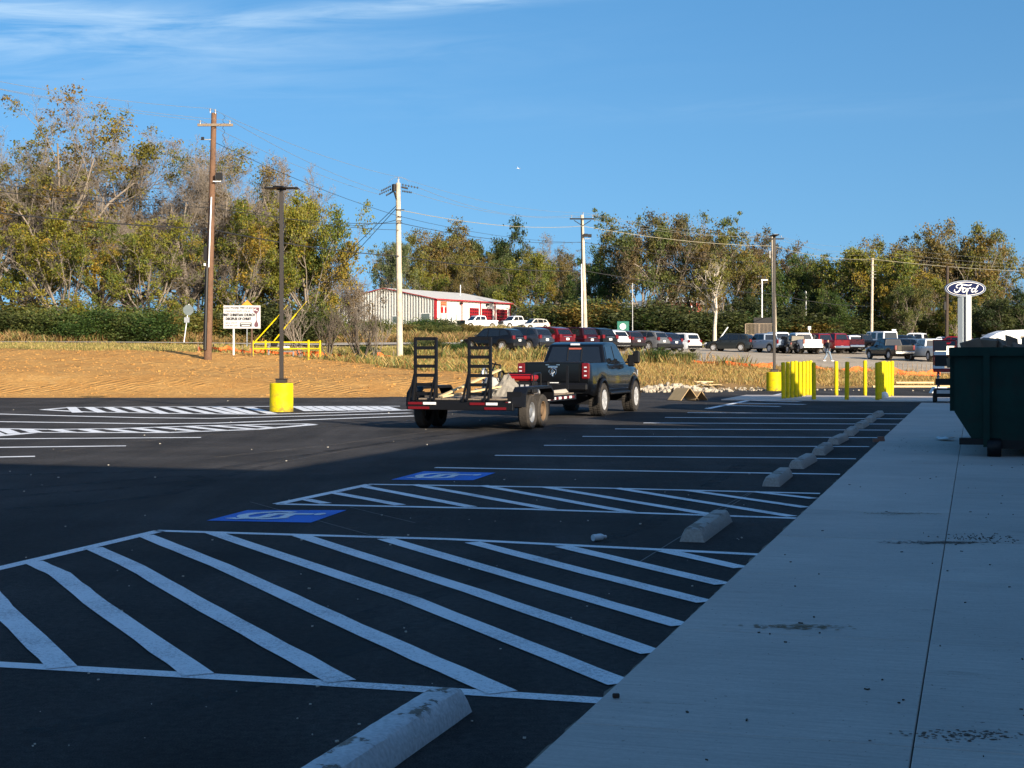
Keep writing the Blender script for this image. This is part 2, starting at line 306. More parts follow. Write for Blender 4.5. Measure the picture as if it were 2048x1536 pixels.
# ground of several soils: colour A and B mixed by noise, coarse relief
def soil_mat(name, A, B, scale=.6, fine=9.0, bump=.06, third=None, tamt=.5, rows=False):
    m = bpy.data.materials.new(name); m.use_nodes = True; n, l = _lnk(m); b = n['Principled BSDF']; b.inputs['Roughness'].default_value = .95; b.inputs['Specular IOR Level'].default_value = .15
    t = n.new('ShaderNodeTexCoord')
    def noise(scale, det=6, rough=.65, dist=0, vec=None):
        a = n.new('ShaderNodeTexNoise'); a.inputs['Scale'].default_value = scale; a.inputs['Detail'].default_value = det; a.inputs['Roughness'].default_value = rough; a.inputs['Distortion'].default_value = dist; l.new(vec or t.outputs['Object'], a.inputs['Vector']); return a.outputs[0]
    def mr(v, a, b_, c, d):
        r = n.new('ShaderNodeMapRange'); r.inputs['From Min'].default_value = a; r.inputs['From Max'].default_value = b_; r.inputs['To Min'].default_value = c; r.inputs['To Max'].default_value = d; l.new(v, r.inputs['Value']); return r.outputs[0]
    mm = n.new('ShaderNodeMix'); mm.data_type = 'RGBA'; l.new(mr(noise(scale, 7, .7, .5), .38, .62, 0, 1), mm.inputs['Factor']); mm.inputs[6].default_value = (*A, 1); mm.inputs[7].default_value = (*B, 1)
    src = mm.outputs[2]
    if third:
        m3 = n.new('ShaderNodeMix'); m3.data_type = 'RGBA'; l.new(mr(noise(scale * 2.7, 7, .75, 1), .52, .68, 0, tamt), m3.inputs['Factor']); l.new(src, m3.inputs[6]); m3.inputs[7].default_value = (*third, 1); src = m3.outputs[2]
    vm = n.new('ShaderNodeVectorMath'); vm.operation = 'SCALE'; l.new(src, vm.inputs[0]); l.new(mr(noise(fine, 5, .8), .25, .75, .72, 1.28), vm.inputs['Scale'])
    l.new(vm.outputs[0], b.inputs['Base Color'])
    bp = n.new('ShaderNodeBump'); bp.inputs['Distance'].default_value = bump; l.new(noise(fine * .35, 7, .75), bp.inputs['Height']); nrm = bp.outputs[0]
    if rows:                                            # tyre cleat marks left by the grader
        mp = n.new('ShaderNodeMapping'); mp.inputs['Rotation'].default_value = (0, 0, R(35)); l.new(t.outputs['Object'], mp.inputs['Vector'])
        wv = n.new('ShaderNodeTexWave'); wv.inputs['Scale'].default_value = .9; wv.inputs['Distortion'].default_value = 3.5; wv.inputs['Detail'].default_value = 3; l.new(mp.outputs[0], wv.inputs['Vector'])
        q = n.new('ShaderNodeMath'); q.operation = 'MULTIPLY'; l.new(wv.outputs[1], q.inputs[0]); l.new(mr(noise(.28, 3), .5, .62, 0, 1), q.inputs[1])
        b2 = n.new('ShaderNodeBump'); b2.inputs['Distance'].default_value = .05; l.new(q.outputs[0], b2.inputs['Height']); l.new(nrm, b2.inputs['Normal']); nrm = b2.outputs[0]
    l.new(nrm, b.inputs['Normal']); return m
M_dirt = soil_mat('graded_clay', (.50, .275, .085), (.44, .225, .065), .35, 5.0, .16, (.54, .34, .13), .6, rows=True)
M_grass = soil_mat('dry_verge_grass', (.33, .24, .075), (.16, .15, .035), .5, 12, .08, (.36, .20, .07), .5)
M_gravel = soil_mat('pale_gravel', (.40, .34, .26), (.32, .27, .205), .3, 14, .02)
M_bank = soil_mat('weedy_bank_soil', (.34, .20, .08), (.20, .14, .05), .5, 9, .10)
M_forest = soil_mat('leaf_litter', (.13, .085, .035), (.07, .065, .022), .3, 5, .10)
M_road = mat('worn_road', (.36, .32, .27), .9, vary=.12, scale=.8)
# ------------------------------------------------------------------ terrain
def zpy(py, Y): return CAMZ + (HY - py) / F * Y
EDGE = [(X(-900, 59.5), 59.5), (X(700, 59.5), 59.5), (X(1290, 67.5), 67.5), (X(1560, 73.5), 73.5), (X(1900, 80), 80), (X(2600, 92), 92)]
def edgeY(x):
    xs = [e[0] for e in EDGE]; return np.interp(x, xs, [e[1] for e in EDGE])
CP = []                                                # (px, py, Y)
for px, py, Y in [(-400, 735, 70), (0, 735, 69), (400, 742, 69), (700, 750, 70), (-400, 696, 83), (0, 698, 82), (250, 700, 82), (415, 704.5, 80), (600, 714, 82), (700, 719, 85), (800, 719, 101),
                  (900, 717, 99), (900, 735, 82), (-400, 688, 92), (0, 689, 94), (250, 690, 98), (450, 691, 104), (850, 692, 120), (1040, 706, 109), (1100, 712, 104), (1290, 722, 104), (1290, 745, 84), (1290, 708, 118),
                  (1384, 706, 141), (1550, 733, 101), (1550, 757, 84), (1550, 711, 130), (1550, 706, 150), (1720, 742, 100), (1720, 758, 88), (1655, 722.5, 120), (1760, 723, 124), (1900, 748, 98), (1900, 721, 128), (1900, 708, 150), (2100, 750, 100), (2100, 712, 150), (2500, 750, 105),
                  (1400, 693, 172), (1600, 695, 180), (1900, 692, 205), (2200, 692, 225), (1400, 690, 185), (1900, 690, 215), (1400, 684, 215), (1700, 686, 225), (2100, 688, 235),
                  (-500, 686, 110), (0, 686, 112), (300, 684, 122), (600, 680, 132), (-600, 676, 200), (0, 676, 190), (450, 672, 190), (700, 664, 190), (700, 655.5, 226), (900, 676, 150), (900, 660, 196), (880, 656.5, 232), (1020, 657, 250), (1080, 659, 225), (1060, 690, 150), (1150, 676, 190), (1200, 676, 215),
                  (600, 656, 245), (900, 655, 275), (1100, 656, 290), (1400, 672, 280), (1900, 680, 280), (0, 672, 290), (1300, 640, 330), (1380, 628, 360), (300, 668, 330), (2400, 680, 290)]:
    CP.append((X(px, Y), Y, zpy(py, Y)))
CPa = np.array(CP)
def _phi(d): return d
_D = np.hypot(CPa[:, None, 0] - CPa[None, :, 0], CPa[:, None, 1] - CPa[None, :, 1])
_W = np.linalg.solve(_phi(_D) + np.eye(len(CPa)) * .4, CPa[:, 2])
def hnoise(x, y):
    return (np.sin(x * .9 + 1.3 * np.sin(y * .7)) * np.sin(y * 1.1 + .8 * np.sin(x * .5 + 2)) * .5 + np.sin(x * 2.3 + y * 1.7 + 2 * np.sin(y * .9)) * .25 + np.sin(x * 4.9 - y * 3.1 + np.sin(x * 2.2) * 2) * .12 + np.sin(x * 9.1 + y * 7.3) * .06)
def gz(x, y, noise=True):
    x = np.asarray(x, float); y = np.asarray(y, float); sh = x.shape; xf, yf = x.ravel(), y.ravel(); z = np.zeros_like(xf)
    for i in range(0, len(xf), 20000):
        d = np.hypot(xf[i:i + 20000, None] - CPa[None, :, 0], yf[i:i + 20000, None] - CPa[None, :, 1]); z[i:i + 20000] = _phi(d) @ _W
    t = np.clip((yf - edgeY(xf)) / 5.5, 0, 1); t = t * t * (3 - 2 * t) * .75 + t * .25
    z = np.where(yf < edgeY(xf) + 5.5, z * t, z)
    if noise: z = z + (hnoise(xf, yf) + .35 * np.sin(xf * 5.3 + 2 * np.sin(yf * 3.1)) * np.sin(yf * 6.7 + np.sin(xf * 2.9))) * .062 * np.clip((yf - edgeY(xf)) / 3, 0, 1)
    return z.reshape(sh)
def gzs(x, y): return float(gz(np.array([x]), np.array([y]))[0])
def on(px, Y, dz=0.0): x = X(px, Y); return Vector((x, Y, gzs(x, Y) + dz))
# zones on world lines
def poly_y(tab):
    tab = sorted((X(px, Y), Y) for px, Y in tab); a = np.array(tab); return lambda x: np.interp(x, a[:, 0], a[:, 1])
dirt_far = poly_y([(-700, 78), (0, 83), (415, 81), (690, 82), (800, 79), (950, 76), (1060, 70), (1150, 63)])
gravel_near = poly_y([(905, 101), (1000, 100), (1290, 104), (1550, 101), (1720, 100), (1900, 99), (2500, 105)])
road_near = poly_y([(-700, 78), (0, 94), (450, 104), (850, 120), (1400, 172), (1900, 205), (2400, 232)])
road_far = poly_y([(-700, 83), (0, 101), (450, 111), (850, 128), (1400, 182), (1900, 216), (2400, 246)])
def grid_obj(xs, ys, zonef, zones, zfun):
    XX, YY = np.meshgrid(xs, ys); ZZ = zfun(XX, YY); nx = len(xs)
    cx = (XX[:-1, :-1] + XX[1:, 1:]) / 2; cy = (YY[:-1, :-1] + YY[1:, 1:]) / 2; zn = zonef(cx, cy)
    V = np.stack([XX.ravel(), YY.ravel(), ZZ.ravel()], 1)
    for k, (name, m) in zones.items():
        jj, ii = np.nonzero(zn == k)
        if len(jj) == 0: continue
        a = jj * nx + ii; q = np.stack([a, a + 1, a + nx + 1, a + nx], 1); u, inv = np.unique(q, return_inverse=True)
        me = bpy.data.meshes.new(name); me.vertices.add(len(u)); me.vertices.foreach_set('co', V[u].ravel()); me.loops.add(q.size); me.loops.foreach_set('vertex_index', inv.ravel().astype(np.int32))
        me.polygons.add(len(q)); me.polygons.foreach_set('loop_start', np.arange(0, q.size, 4, dtype=np.int32)); me.polygons.foreach_set('use_smooth', np.ones(len(q), bool)); me.update(); me.validate()
        me.materials.append(m); o = bpy.data.objects.new(name, me); C.objects.link(o); tag(o, kind='structure')
def zonef(x, y):
    wob = hnoise(x * .8, y * .8) * 1.6
    z = np.full(x.shape, 4)                                   # forest floor beyond the road
    yy = y + wob
    z = np.where(yy < road_near(x), 2, z)                     # verge
    left = yy < dirt_far(x)
    z = np.where((yy > gravel_near(x)) & (y < road_near(x) - 4) & (x > X(905, 101) + (y - 101) * .02) & (y < 172), 3, z)
    z = np.where((yy < gravel_near(x)) & (x > -7), 5, z)      # weedy bank
    z = np.where(left & (yy < dirt_far(x)), 1, z)
    z = np.where((y > road_near(x)) & (y < road_far(x)), 6, z)
    z = np.where((y > road_far(x)) & (y < 236) & (x < 30) & (yy < road_far(x) + np.interp(x, [-60, -40, -10, 20], [0, 4, 90, 60])), 2, z)
    z = np.where((y > 200) & (y < 262) & (x > -13) & (x < 22) & (yy > 207), 3, z)
    z = np.where((y > 300) & (x > 20) & (x < 50), 2, z)
    z = np.where(y < edgeY(x) - .3, 0, z)
    return z
zones = {1: ('dirt_field', M_dirt), 2: ('grass_verge', M_grass), 3: ('gravel_lot', M_gravel), 4: ('forest_floor', M_forest), 5: ('weedy_bank', M_bank)}
zones[6] = ('road_shoulder', M_gravel)
grid_obj(np.arange(-46, 62, .4), np.arange(58, 132, .4), zonef, zones, gz)
grid_obj(np.concatenate([np.arange(-230, -46, 4), np.arange(-46, 62, 1.5), np.arange(62, 240, 4)]), np.arange(131.6, 400, 1.6), zonef, {k: (v[0], v[1]) for k, v in zones.items()}, lambda x, y: gz(x, y) - .0)
for sx0, sx1 in ((-230, -46), (61.6, 240)):
    grid_obj(np.linspace(sx0, sx1, 50), np.linspace(58, 132, 60), zonef, zones, gz)
# far ground to the horizon and low wooded ridge
b = MB(); b.add([(-4000, 398, 4), (4000, 398, 4), (6000, 7000, 4), (-6000, 7000, 4)], [(0, 1, 2, 3)]); tag(b.build('far_fields', M_forest, fixn=False), kind='structure')
b = MB(); rs = np.linspace(-1500, 1500, 80); top = [30 + 16 * math.sin(x * .003 + 1) + 8 * math.sin(x * .011) + 3 * math.sin(x * .05) for x in rs]
b.v = [(x, 1300 + 40 * math.sin(x * .004), 3) for x in rs] + [(x, 1550, t) for x, t in zip(rs, top)] + [(x, 1900, 3) for x in rs]
n_ = len(rs); b.f = [(i, i + 1, n_ + i + 1, n_ + i) for i in range(n_ - 1)] + [(n_ + i, n_ + i + 1, 2 * n_ + i + 1, 2 * n_ + i) for i in range(n_ - 1)]
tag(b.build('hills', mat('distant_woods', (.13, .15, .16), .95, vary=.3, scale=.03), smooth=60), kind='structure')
# the road: a draped strip with edge lines
b = MB(); xs = np.linspace(-150, 120, 160); W = []
for x in xs:
    y0, y1 = float(road_near(x)) + .8, float(road_far(x)) - .8
    for t in np.linspace(0, 1, 5): y = y0 + (y1 - y0) * t; W.append((x, y))
W = np.array(W); Z = gz(W[:, 0], W[:, 1], False) + .14
b.v = [(W[i, 0], W[i, 1], Z[i]) for i in range(len(W))]; b.f = [(i * 5 + j, (i + 1) * 5 + j, (i + 1) * 5 + j + 1, i * 5 + j + 1) for i in range(len(xs) - 1) for j in range(4)]
road = tag(b.build('road', M_road, smooth=40), kind='structure')
# ------------------------------------------------------------------ parking lot
lot_poly = [(-90, -30), (NS(-1.75, -40)[0] + 30, -30)]
b = MB(); ex = [(-90, 59.5)] + [(e[0], e[1]) for e in EDGE if -90 < e[0] < 40]
pts = [(-90, -40), (60, -40), (60, 86)] + [(e[0], e[1]) for e in reversed(EDGE) if -60 < e[0] < 60] + [(-90, 59.5)]
# ragged far edge
fine = [(-90, -40), (60, -40)]
rng = random.Random(5)
xs = np.arange(60, -90, -.7)
fine += [(float(x), float(edgeY(x)) + rng.uniform(-.25, .25)) for x in xs]
b.v = [(x, y, 0) for x, y in fine]; b.f = [tuple(range(len(fine)))]
lot = tag(b.build('parking_lot', M_asph, fixn=False), kind='structure')
b = MB(); b.v = [(x, y, -.12) for x, y in fine] ; b.f = []
def gline(name, pts, w, m=M_line, z=.004, par=lot):
    """painted line: pts are photo points on the asphalt, w metres wide"""
    q = [G(px, py) for px, py in pts]; out = []
    for i, p in enumerate(q): out.append(Vector((p.x, p.y, z)))
    b = MB().ribbon(out, w); return b.build(name, m, par, fixn=False)
def smoothpts(pts, n=5):
    out = []
    for (x0, y0), (x1, y1) in zip(pts[:-1], pts[1:]):
        for i in range(n): t = i / n; out.append((x0 + (x1 - x0) * t, y0 + (y1 - y0) * t))
    return out + [pts[-1]]
# near hatch: outline .15 m, bars .3 m; bars lie one paint coat above the outline
for pts in ([(-60, 1151), (0, 1137), (320, 1062)], [(312, 1062), (900, 1079), (1521, 1110)], [(-60, 1326), (0, 1330), (600, 1364), (1229, 1404)]): gline('outline_stripe', pts, .135)
rng = random.Random(3)
def bar(pts, w, z=.008):
    q = [G(x, y) for x, y in smoothpts(pts, 6)]; L = []
    for i, p in enumerate(q): L.append(Vector((p.x + rng.uniform(-.003, .003), p.y + rng.uniform(-.006, .006), z)))
    MB().ribbon(L, [w * rng.uniform(.96, 1.04) for _ in L]).build('hatch_stripe', M_line, lot, fixn=False)
for pts in ([(-60, 1140), (0, 1216), (126, 1337)], [(66, 1125), (118, 1149), (191, 1207), (398, 1352)], [(186, 1097), (268, 1134), (420, 1221), (683, 1365)], [(290, 1072), (440, 1132), (700, 1252), (1005, 1388)],
            [(425, 1066), (820, 1200), (1244, 1370)], [(600, 1072), (950, 1185), (1306, 1308)], [(770, 1079), (1070, 1167), (1364, 1253)], [(945, 1086), (1190, 1150), (1412, 1206)], [(1125, 1094), (1448, 1170)], [(1330, 1103), (1484, 1137)]): bar(pts, .165)
# middle hatch
for pts in ([(555, 1008.5), (740, 969)], [(736, 969), (1180, 976), (1640, 987.5)], [(555, 1008.5), (1060, 1019), (1592, 1037)]): gline('outline_stripe', pts, .14)
for pts in ([(612, 1000), (652, 1008)], [(670, 987), (800, 1011)], [(728, 974), (943, 1015)], [(828, 970), (1103, 1020)], [(965, 972), (1262, 1026)], [(1090, 975), (1426, 1031)], [(1232, 977), (1584, 1034)], [(1372, 981), (1612, 1016)], [(1505, 984), (1628, 998)]): bar(pts, .15)
# stall lines
for (a, ya), (c, yc), w in [((870, 935.5), (1680, 949), .16), ((990, 911), (1712, 918), .17), ((1088, 891), (1738, 893.5), .19), ((1165, 873), (1760, 875.5), .21), ((1230, 858), (1780, 860.5), .22), ((1287, 846), (1798, 848.5), .24), ((1330, 835), (1812, 838), .27), ((1375, 825.5), (1824, 828), .3)]:
    gline('stall_line', [(a, ya), (c, yc)], w)
gline('boundary_line', [(1415, 817.5), (1566, 787)], .22)
for pts in ([(1440, 811), (1560, 813)], [(1470, 806), (1610, 809)], [(1500, 801), (1600, 803.5)]): gline('hatch_stripe', pts, .38)
# far islands at the left
for pts in ([(88, 819.5), (140, 815), (400, 813.2), (800, 812.5)], [(88, 819.5), (170, 824), (380, 827.5), (533, 829), (640, 826), (820, 820)]): gline('outline_stripe', pts, .34)
for a, c in ((142, 155), (176, 205), (214, 248), (251, 292), (289, 331), (325, 379), (362, 424), (400, 461), (431, 485), (461, 509), (496, 545)): gline('hatch_stripe', [(a, 814.5), (c, 825.5 if c < 300 else 828)], .30, z=.008)
for a in range(592, 790, 22): gline('hatch_stripe', [(a, 813.5), (a + 26, 822.5 - (a - 592) * .012)], .30, z=.008)
gline('lane_line', smoothpts([(-80, 826), (100, 831), (280, 835.5), (420, 837), (620, 832), (820, 826)]), .32); gline('lane_line', smoothpts([(-80, 842.5), (150, 845.5), (310, 848), (430, 846.5), (620, 839.5), (830, 832)]), .32)
for pts in ([(-80, 857.5), (0, 857.5), (100, 859), (230, 857.5), (400, 852), (540, 848.5), (610, 848), (626, 849.5)], [(-80, 877), (0, 871.5), (75, 865), (330, 865.5), (512, 859), (626, 849.5)]): gline('outline_stripe', smoothpts(pts, 3), .30)
for a, ya, c, yc in ((-30, 858, 0, 871), (3, 858, 30, 868), (51, 859, 72, 865), (106, 859, 144, 865.5), (164, 858.5, 202, 865.5), (215, 858, 270, 865.5), (267, 856.5, 328, 865), (318, 855, 393, 863), (369, 853, 444, 861), (424, 852, 509, 859), (475, 850.5, 546, 856)): gline('hatch_stripe', [(a, ya), (c, yc)], .28, z=.008)
for pts, w in (([(-80, 878), (0, 878), (402, 875.2)], .24), ([(-80, 896), (252, 892)], .24), ([(-80, 916), (70, 913)], .22), ([(1455, 826.2), (1460, 826)], .2)): gline('stall_line', pts, w)
# blue accessible-stall squares with the wheelchair symbol (drawn in the square's own frame)
def isa(cnr):
    q = [G(x, y) for x, y in cnr]                          # near-left, far-left, far-right, near-right in the photo
    o = MB().add([(p.x, p.y, .005) for p in q], [(0, 3, 2, 1)]).build('symbol_ground', M_blue, lot, fixn=False)
    def T(u, v, z=.009):                                   # u: bottom (0) to top (1) of symbol = photo left to right; v: 0 near, 1 far
        a = q[0].lerp(q[3], u); c = q[1].lerp(q[2], u); p = a.lerp(c, v); return Vector((p.x, p.y, z))
    b = MB()
    def strokeuv(pts, w): b.ribbon([T(u, v) for u, v in pts], w)
    arc = [(.43 + .26 * math.cos(t), .50 + .30 * math.sin(t)) for t in np.linspace(R(60), R(325), 18)]
    strokeuv(arc, .12); strokeuv([(.40, .62), (.80, .62)], .13); strokeuv([(.60, .60), (.60, .36)], .10); strokeuv([(.42, .62), (.42, .34), (.22, .16), (.13, .24)], .13)
    c = [T(.86 + .055 * math.cos(t), .63 + .085 * math.sin(t)) for t in np.linspace(0, 2 * math.pi, 16, endpoint=False)]; b.add(c, [tuple(range(16))])
    b.v = [(v[0], v[1], .009 + .0004 * (i % 7)) for i, v in enumerate(b.v)]
    b.build('wheelchair_symbol', M_line, lot, fixn=False)
isa([(413, 1042), (495, 1021), (693, 1021), (622, 1046)]); isa([(782, 960), (848, 943), (991, 946), (946, 961)])
# chalk snap lines and scattered pale grit on the asphalt
for pts in ([(500, 1004), (760, 1076)], [(700, 1015), (830, 1046)], [(1270, 1130), (1505, 985)], [(1395, 1040), (1500, 985)]): gline('chalk_line', pts, .012, mat('chalk', (.16, .16, .15), .9), z=.0035)
for pts, w in (([(-60, 985), (200, 965), (380, 950), (420, 962), (330, 990), (150, 1010), (-60, 1022)], .22), ([(-60, 1000), (220, 978), (440, 955), (640, 905), (900, 868)], .2), ([(0, 950), (420, 940), (800, 880), (1060, 850)], .22), ([(700, 1240), (1000, 1150), (1300, 1050), (1480, 930)], .2), ([(60, 1470), (420, 1395), (900, 1230)], .2)):
    gline('tyre_mark', smoothpts(pts, 8), w, M_mark, z=.0022)
for pts, w in (([(500, 935), (700, 900), (960, 872), (1100, 858)], .10), ([(430, 915), (640, 893), (900, 858)], .16), ([(120, 903), (260, 885), (500, 862), (900, 836)], .14), ([(1000, 862), (1250, 848), (1400, 851)], .2), ([(1280, 802), (1420, 797), (1540, 792)], .22), ([(1290, 818), (1430, 812)], .2), ([(0, 806), (400, 801), (700, 803)], .35)):
    gline('dust_track', smoothpts(pts, 6), w, M_dust, z=.0028)
# ------------------------------------------------------------------ sidewalk
SW = tag(empty('sidewalk', NS(-1.75, 0), ANG), kind='structure')
base = MB().box((2.6, 20, -.03), (5.1, 90, .05)).build('bedding', M_dark, SW)
def slab(n0, n1, s0, s1, top=.035):
    b = MB().box(((n0 + n1) / 2 + 1.75, (s0 + s1) / 2, top / 2 - .01), (n1 - n0, s1 - s0, top + .02), bev=.004); return b
edges = [-8.2 + 2.5 * i for i in range(26)]
rng = random.Random(8)
for i, (s0, s1) in enumerate(zip(edges[:-1], edges[1:])):
    s1 = min(s1, 54.2)
    for n0, n1 in ((-1.75, -.258), (-.251, 3.3)):
        if s1 > s0: slab(n0, n1, s0 + .005, s1 - .005, .035 + rng.uniform(-.0015, .0015)).build('slab', M_slab, SW)
# apron with the bollards: same pour, further on
pad = tag(MB().box((0, 0, 0), (9.2, 6.4, .045), bev=.008).build('concrete_apron', M_slab), kind='structure'); pad.location = NS(-4.25, 59.0, .0125); pad.rotation_euler = (0, 0, ANG)
pad2 = tag(MB().box((0, 0, 0), (5.2, 9.0, .045), bev=.008).build('sidewalk_end', M_slab), kind='structure'); pad2.location = NS(3.0, 58.8, .0125); pad2.rotation_euler = (0, 0, ANG)
# grout-like grime where asphalt meets concrete
b = MB(); rng = random.Random(2)
b.ribbon([Vector(NS(-1.76 + rng.uniform(-.012, .012), s, .003)) for s in np.arange(-6, 54, .16)], [rng.uniform(.02, .07) for s in np.arange(-6, 54, .16)])
b.build('grime', mat('grime', (.16, .135, .105), .95, vary=.3, scale=20), lot, fixn=False)
# wheel stops
def stop_mesh(seed, painted):
    r = random.Random(seed); b = MB(); L = .9; prof = [(-.115, 0), (-.105, .06), (-.075, .115), (-.055, .125), (.055, .125), (.075, .115), (.105, .06), (.115, 0)]
    ys = np.linspace(-L, L, 25); n = len(prof); v = []
    for i, y in enumerate(ys):
        k = min(1, (L - abs(y)) / .045) * .10 + .90
        for x, z in prof: v.append((x * (k if z > 0 else 1) + r.uniform(-.0012, .0012), y + (0 if z == 0 else -math.copysign(z * .16, y) if abs(y) > L - .01 else 0), z * k + (r.uniform(-.0012, .0012) if z else 0)))
    f = [(i * n + j, i * n + j + 1, (i + 1) * n + j + 1, (i + 1) * n + j) for i in range(24) for j in range(n - 1)] + [tuple(range(n))[::-1], tuple(range(24 * n, 25 * n))]
    b.add(v, f); return b
def stop_mat():
    m = bpy.data.materials.new('wheel_stop_concrete'); m.use_nodes = True; n, l = _lnk(m); b = n['Principled BSDF']; b.inputs['Roughness'].default_value = .8
    t = n.new('ShaderNodeTexCoord'); oi = n.new('ShaderNodeObjectInfo'); va = n.new('ShaderNodeVectorMath'); va.operation = 'ADD'; l.new(t.outputs['Object'], va.inputs[0])
    cb = n.new('ShaderNodeCombineXYZ'); q = n.new('ShaderNodeMath'); q.operation = 'MULTIPLY'; q.inputs[1].default_value = 30; l.new(oi.outputs['Random'], q.inputs[0]); l.new(q.outputs[0], cb.inputs[0]); l.new(cb.outputs[0], va.inputs[1])
    a = n.new('ShaderNodeTexNoise'); a.inputs['Scale'].default_value = 3.2; a.inputs['Detail'].default_value = 8; a.inputs['Roughness'].default_value = .7; l.new(va.outputs[0], a.inputs['Vector'])
    g = n.new('ShaderNodeNewGeometry'); s = n.new('ShaderNodeSeparateXYZ'); l.new(g.outputs['Normal'], s.inputs[0])
    th = n.new('ShaderNodeMapRange'); th.inputs['From Min'].default_value = .545; th.inputs['From Max'].default_value = .56; l.new(a.outputs[0], th.inputs['Value'])
    tz = n.new('ShaderNodeMath'); tz.operation = 'MULTIPLY'; l.new(th.outputs[0], tz.inputs[0]); tzz = n.new('ShaderNodeMapRange'); tzz.inputs['From Min'].default_value = .5; tzz.inputs['From Max'].default_value = .9; l.new(s.outputs[2], tzz.inputs['Value']); l.new(tzz.outputs[0], tz.inputs[1])
    f = n.new('ShaderNodeTexNoise'); f.inputs['Scale'].default_value = 45; f.inputs['Detail'].default_value = 5; l.new(va.outputs[0], f.inputs['Vector'])
    fr = n.new('ShaderNodeMapRange'); fr.inputs['From Min'].default_value = .3; fr.inputs['From Max'].default_value = .7; fr.inputs['To Min'].default_value = .8; fr.inputs['To Max'].default_value = 1.15; l.new(f.outputs[0], fr.inputs['Value'])
    mm = n.new('ShaderNodeMix'); mm.data_type = 'RGBA'; l.new(tz.outputs[0], mm.inputs['Factor']); l.new(oi.outputs['Color'], mm.inputs[6]); mm.inputs[7].default_value = (.19, .155, .12, 1)
    vm = n.new('ShaderNodeVectorMath'); vm.operation = 'SCALE'; l.new(mm.outputs[2], vm.inputs[0]); l.new(fr.outputs[0], vm.inputs['Scale']); l.new(vm.outputs[0], b.inputs['Base Color'])
    ad = n.new('ShaderNodeMath'); ad.operation = 'SUBTRACT'; l.new(f.outputs[0], ad.inputs[0]); l.new(tz.outputs[0], ad.inputs[1])
    bp = n.new('ShaderNodeBump'); bp.inputs['Distance'].default_value = .005; l.new(ad.outputs[0], bp.inputs['Height']); l.new(bp.outputs[0], b.inputs['Normal']); return m
M_stop = stop_mat()
sm = stop_mesh(1, True)
stops = [(-2.42, 6.1, 'nearest white painted wheel stop, its paint flaking to bare concrete, cut by the bottom edge'), (-2.47, 14.75, 'lone bare concrete wheel stop between the two hatched aisles, rough pitted end')]
ww = ['first of the long row beyond the second hatched aisle, the nearest', 'second in the long row', 'third in the long row', 'fourth in the long row', 'fifth in the long row', 'sixth in the long row', 'seventh in the long row', 'last and farthest of the long row toward the bollards']
for i, s in enumerate(np.linspace(20.8, 42.9, 8)): stops.append((-2.53, float(s), 'grey concrete wheel stop, ' + ww[i]))
so_ = None
for i, (n_, s_, lab) in enumerate(stops):
    o = sm.build('wheel_stop', M_stop, smooth=35) if so_ is None else so_.copy()
    if so_ is None: so_ = o
    else: C.objects.link(o)
    o.location = NS(n_, s_, .002); o.rotation_euler = (0, 0, ANG + R([0, .6, 1.2, -.8, .5, -1.5, 1.0, -.4, .8, -.7][i])); o.color = (.56, .56, .57, 1) if i == 0 else (.36, .34, .31, 1)
    tag(o, lab, 'wheel stop', 'wheel stops along the sidewalk')
# ------------------------------------------------------------------ dealership building beside the camera (out of frame, shades the foreground)
dl = thing('dealership_building', 'long low metal-panelled building running along the right side of the sidewalk', 'building', NS(3.35, 0), ANG)
MP = mat('metal_wall_panel', (.70, .70, .70), .5, vary=.05)
def blk(n0, n1, s0, s1, h, name='wall'):
    MB().box(((n0 + n1) / 2, (s0 + s1) / 2, h / 2), (n1 - n0, s1 - s0, h)).build(name, MP, dl)
SUNL = 1 / math.tan(R(SUN_EL)); dn = sd.copy(); dh = Vector((-sd.x, -sd.y, 0)).normalized(); cn, cs_ = dh.dot(NV), dh.dot(SV)
Hlow = (3.35 + 9.8) / -cn / SUNL; Send = 60.4 - Hlow * SUNL * cs_; Hbase = (3.35 + 5.7) / -cn / SUNL
Hhi = Hlow * 1.45; Shi = 20.6 - Hhi * SUNL * cs_
blk(0, 26, Shi + .01, Send, Hbase)
for q0, q1 in ((Shi + .01, 24.9), (28.0, 33.1), (36.2, 40.2), (43.3, Send)): MB().box((11, (q0 + q1) / 2, (Hbase + Hlow) / 2), (22, q1 - q0, Hlow - Hbase)).build('roof_bay', MP, dl)
blk(0, 26, -40, Shi, Hhi, 'tower_wall')
for k in range(6):
    s = 10 + k * 6.0; MB().box((-.02, s, 1.5), (.06, 4.2, 2.6)).build('shop_window', M_bglass, dl)
MB().box((13, Send / 2, Hlow + .05), (26.3, Send + .3 - Shi, .1)).build('roof_cap', M_dark, dl) if False else None
print('building', Hlow, Send, Hhi, Shi, 'shadow dir', cn, cs_)
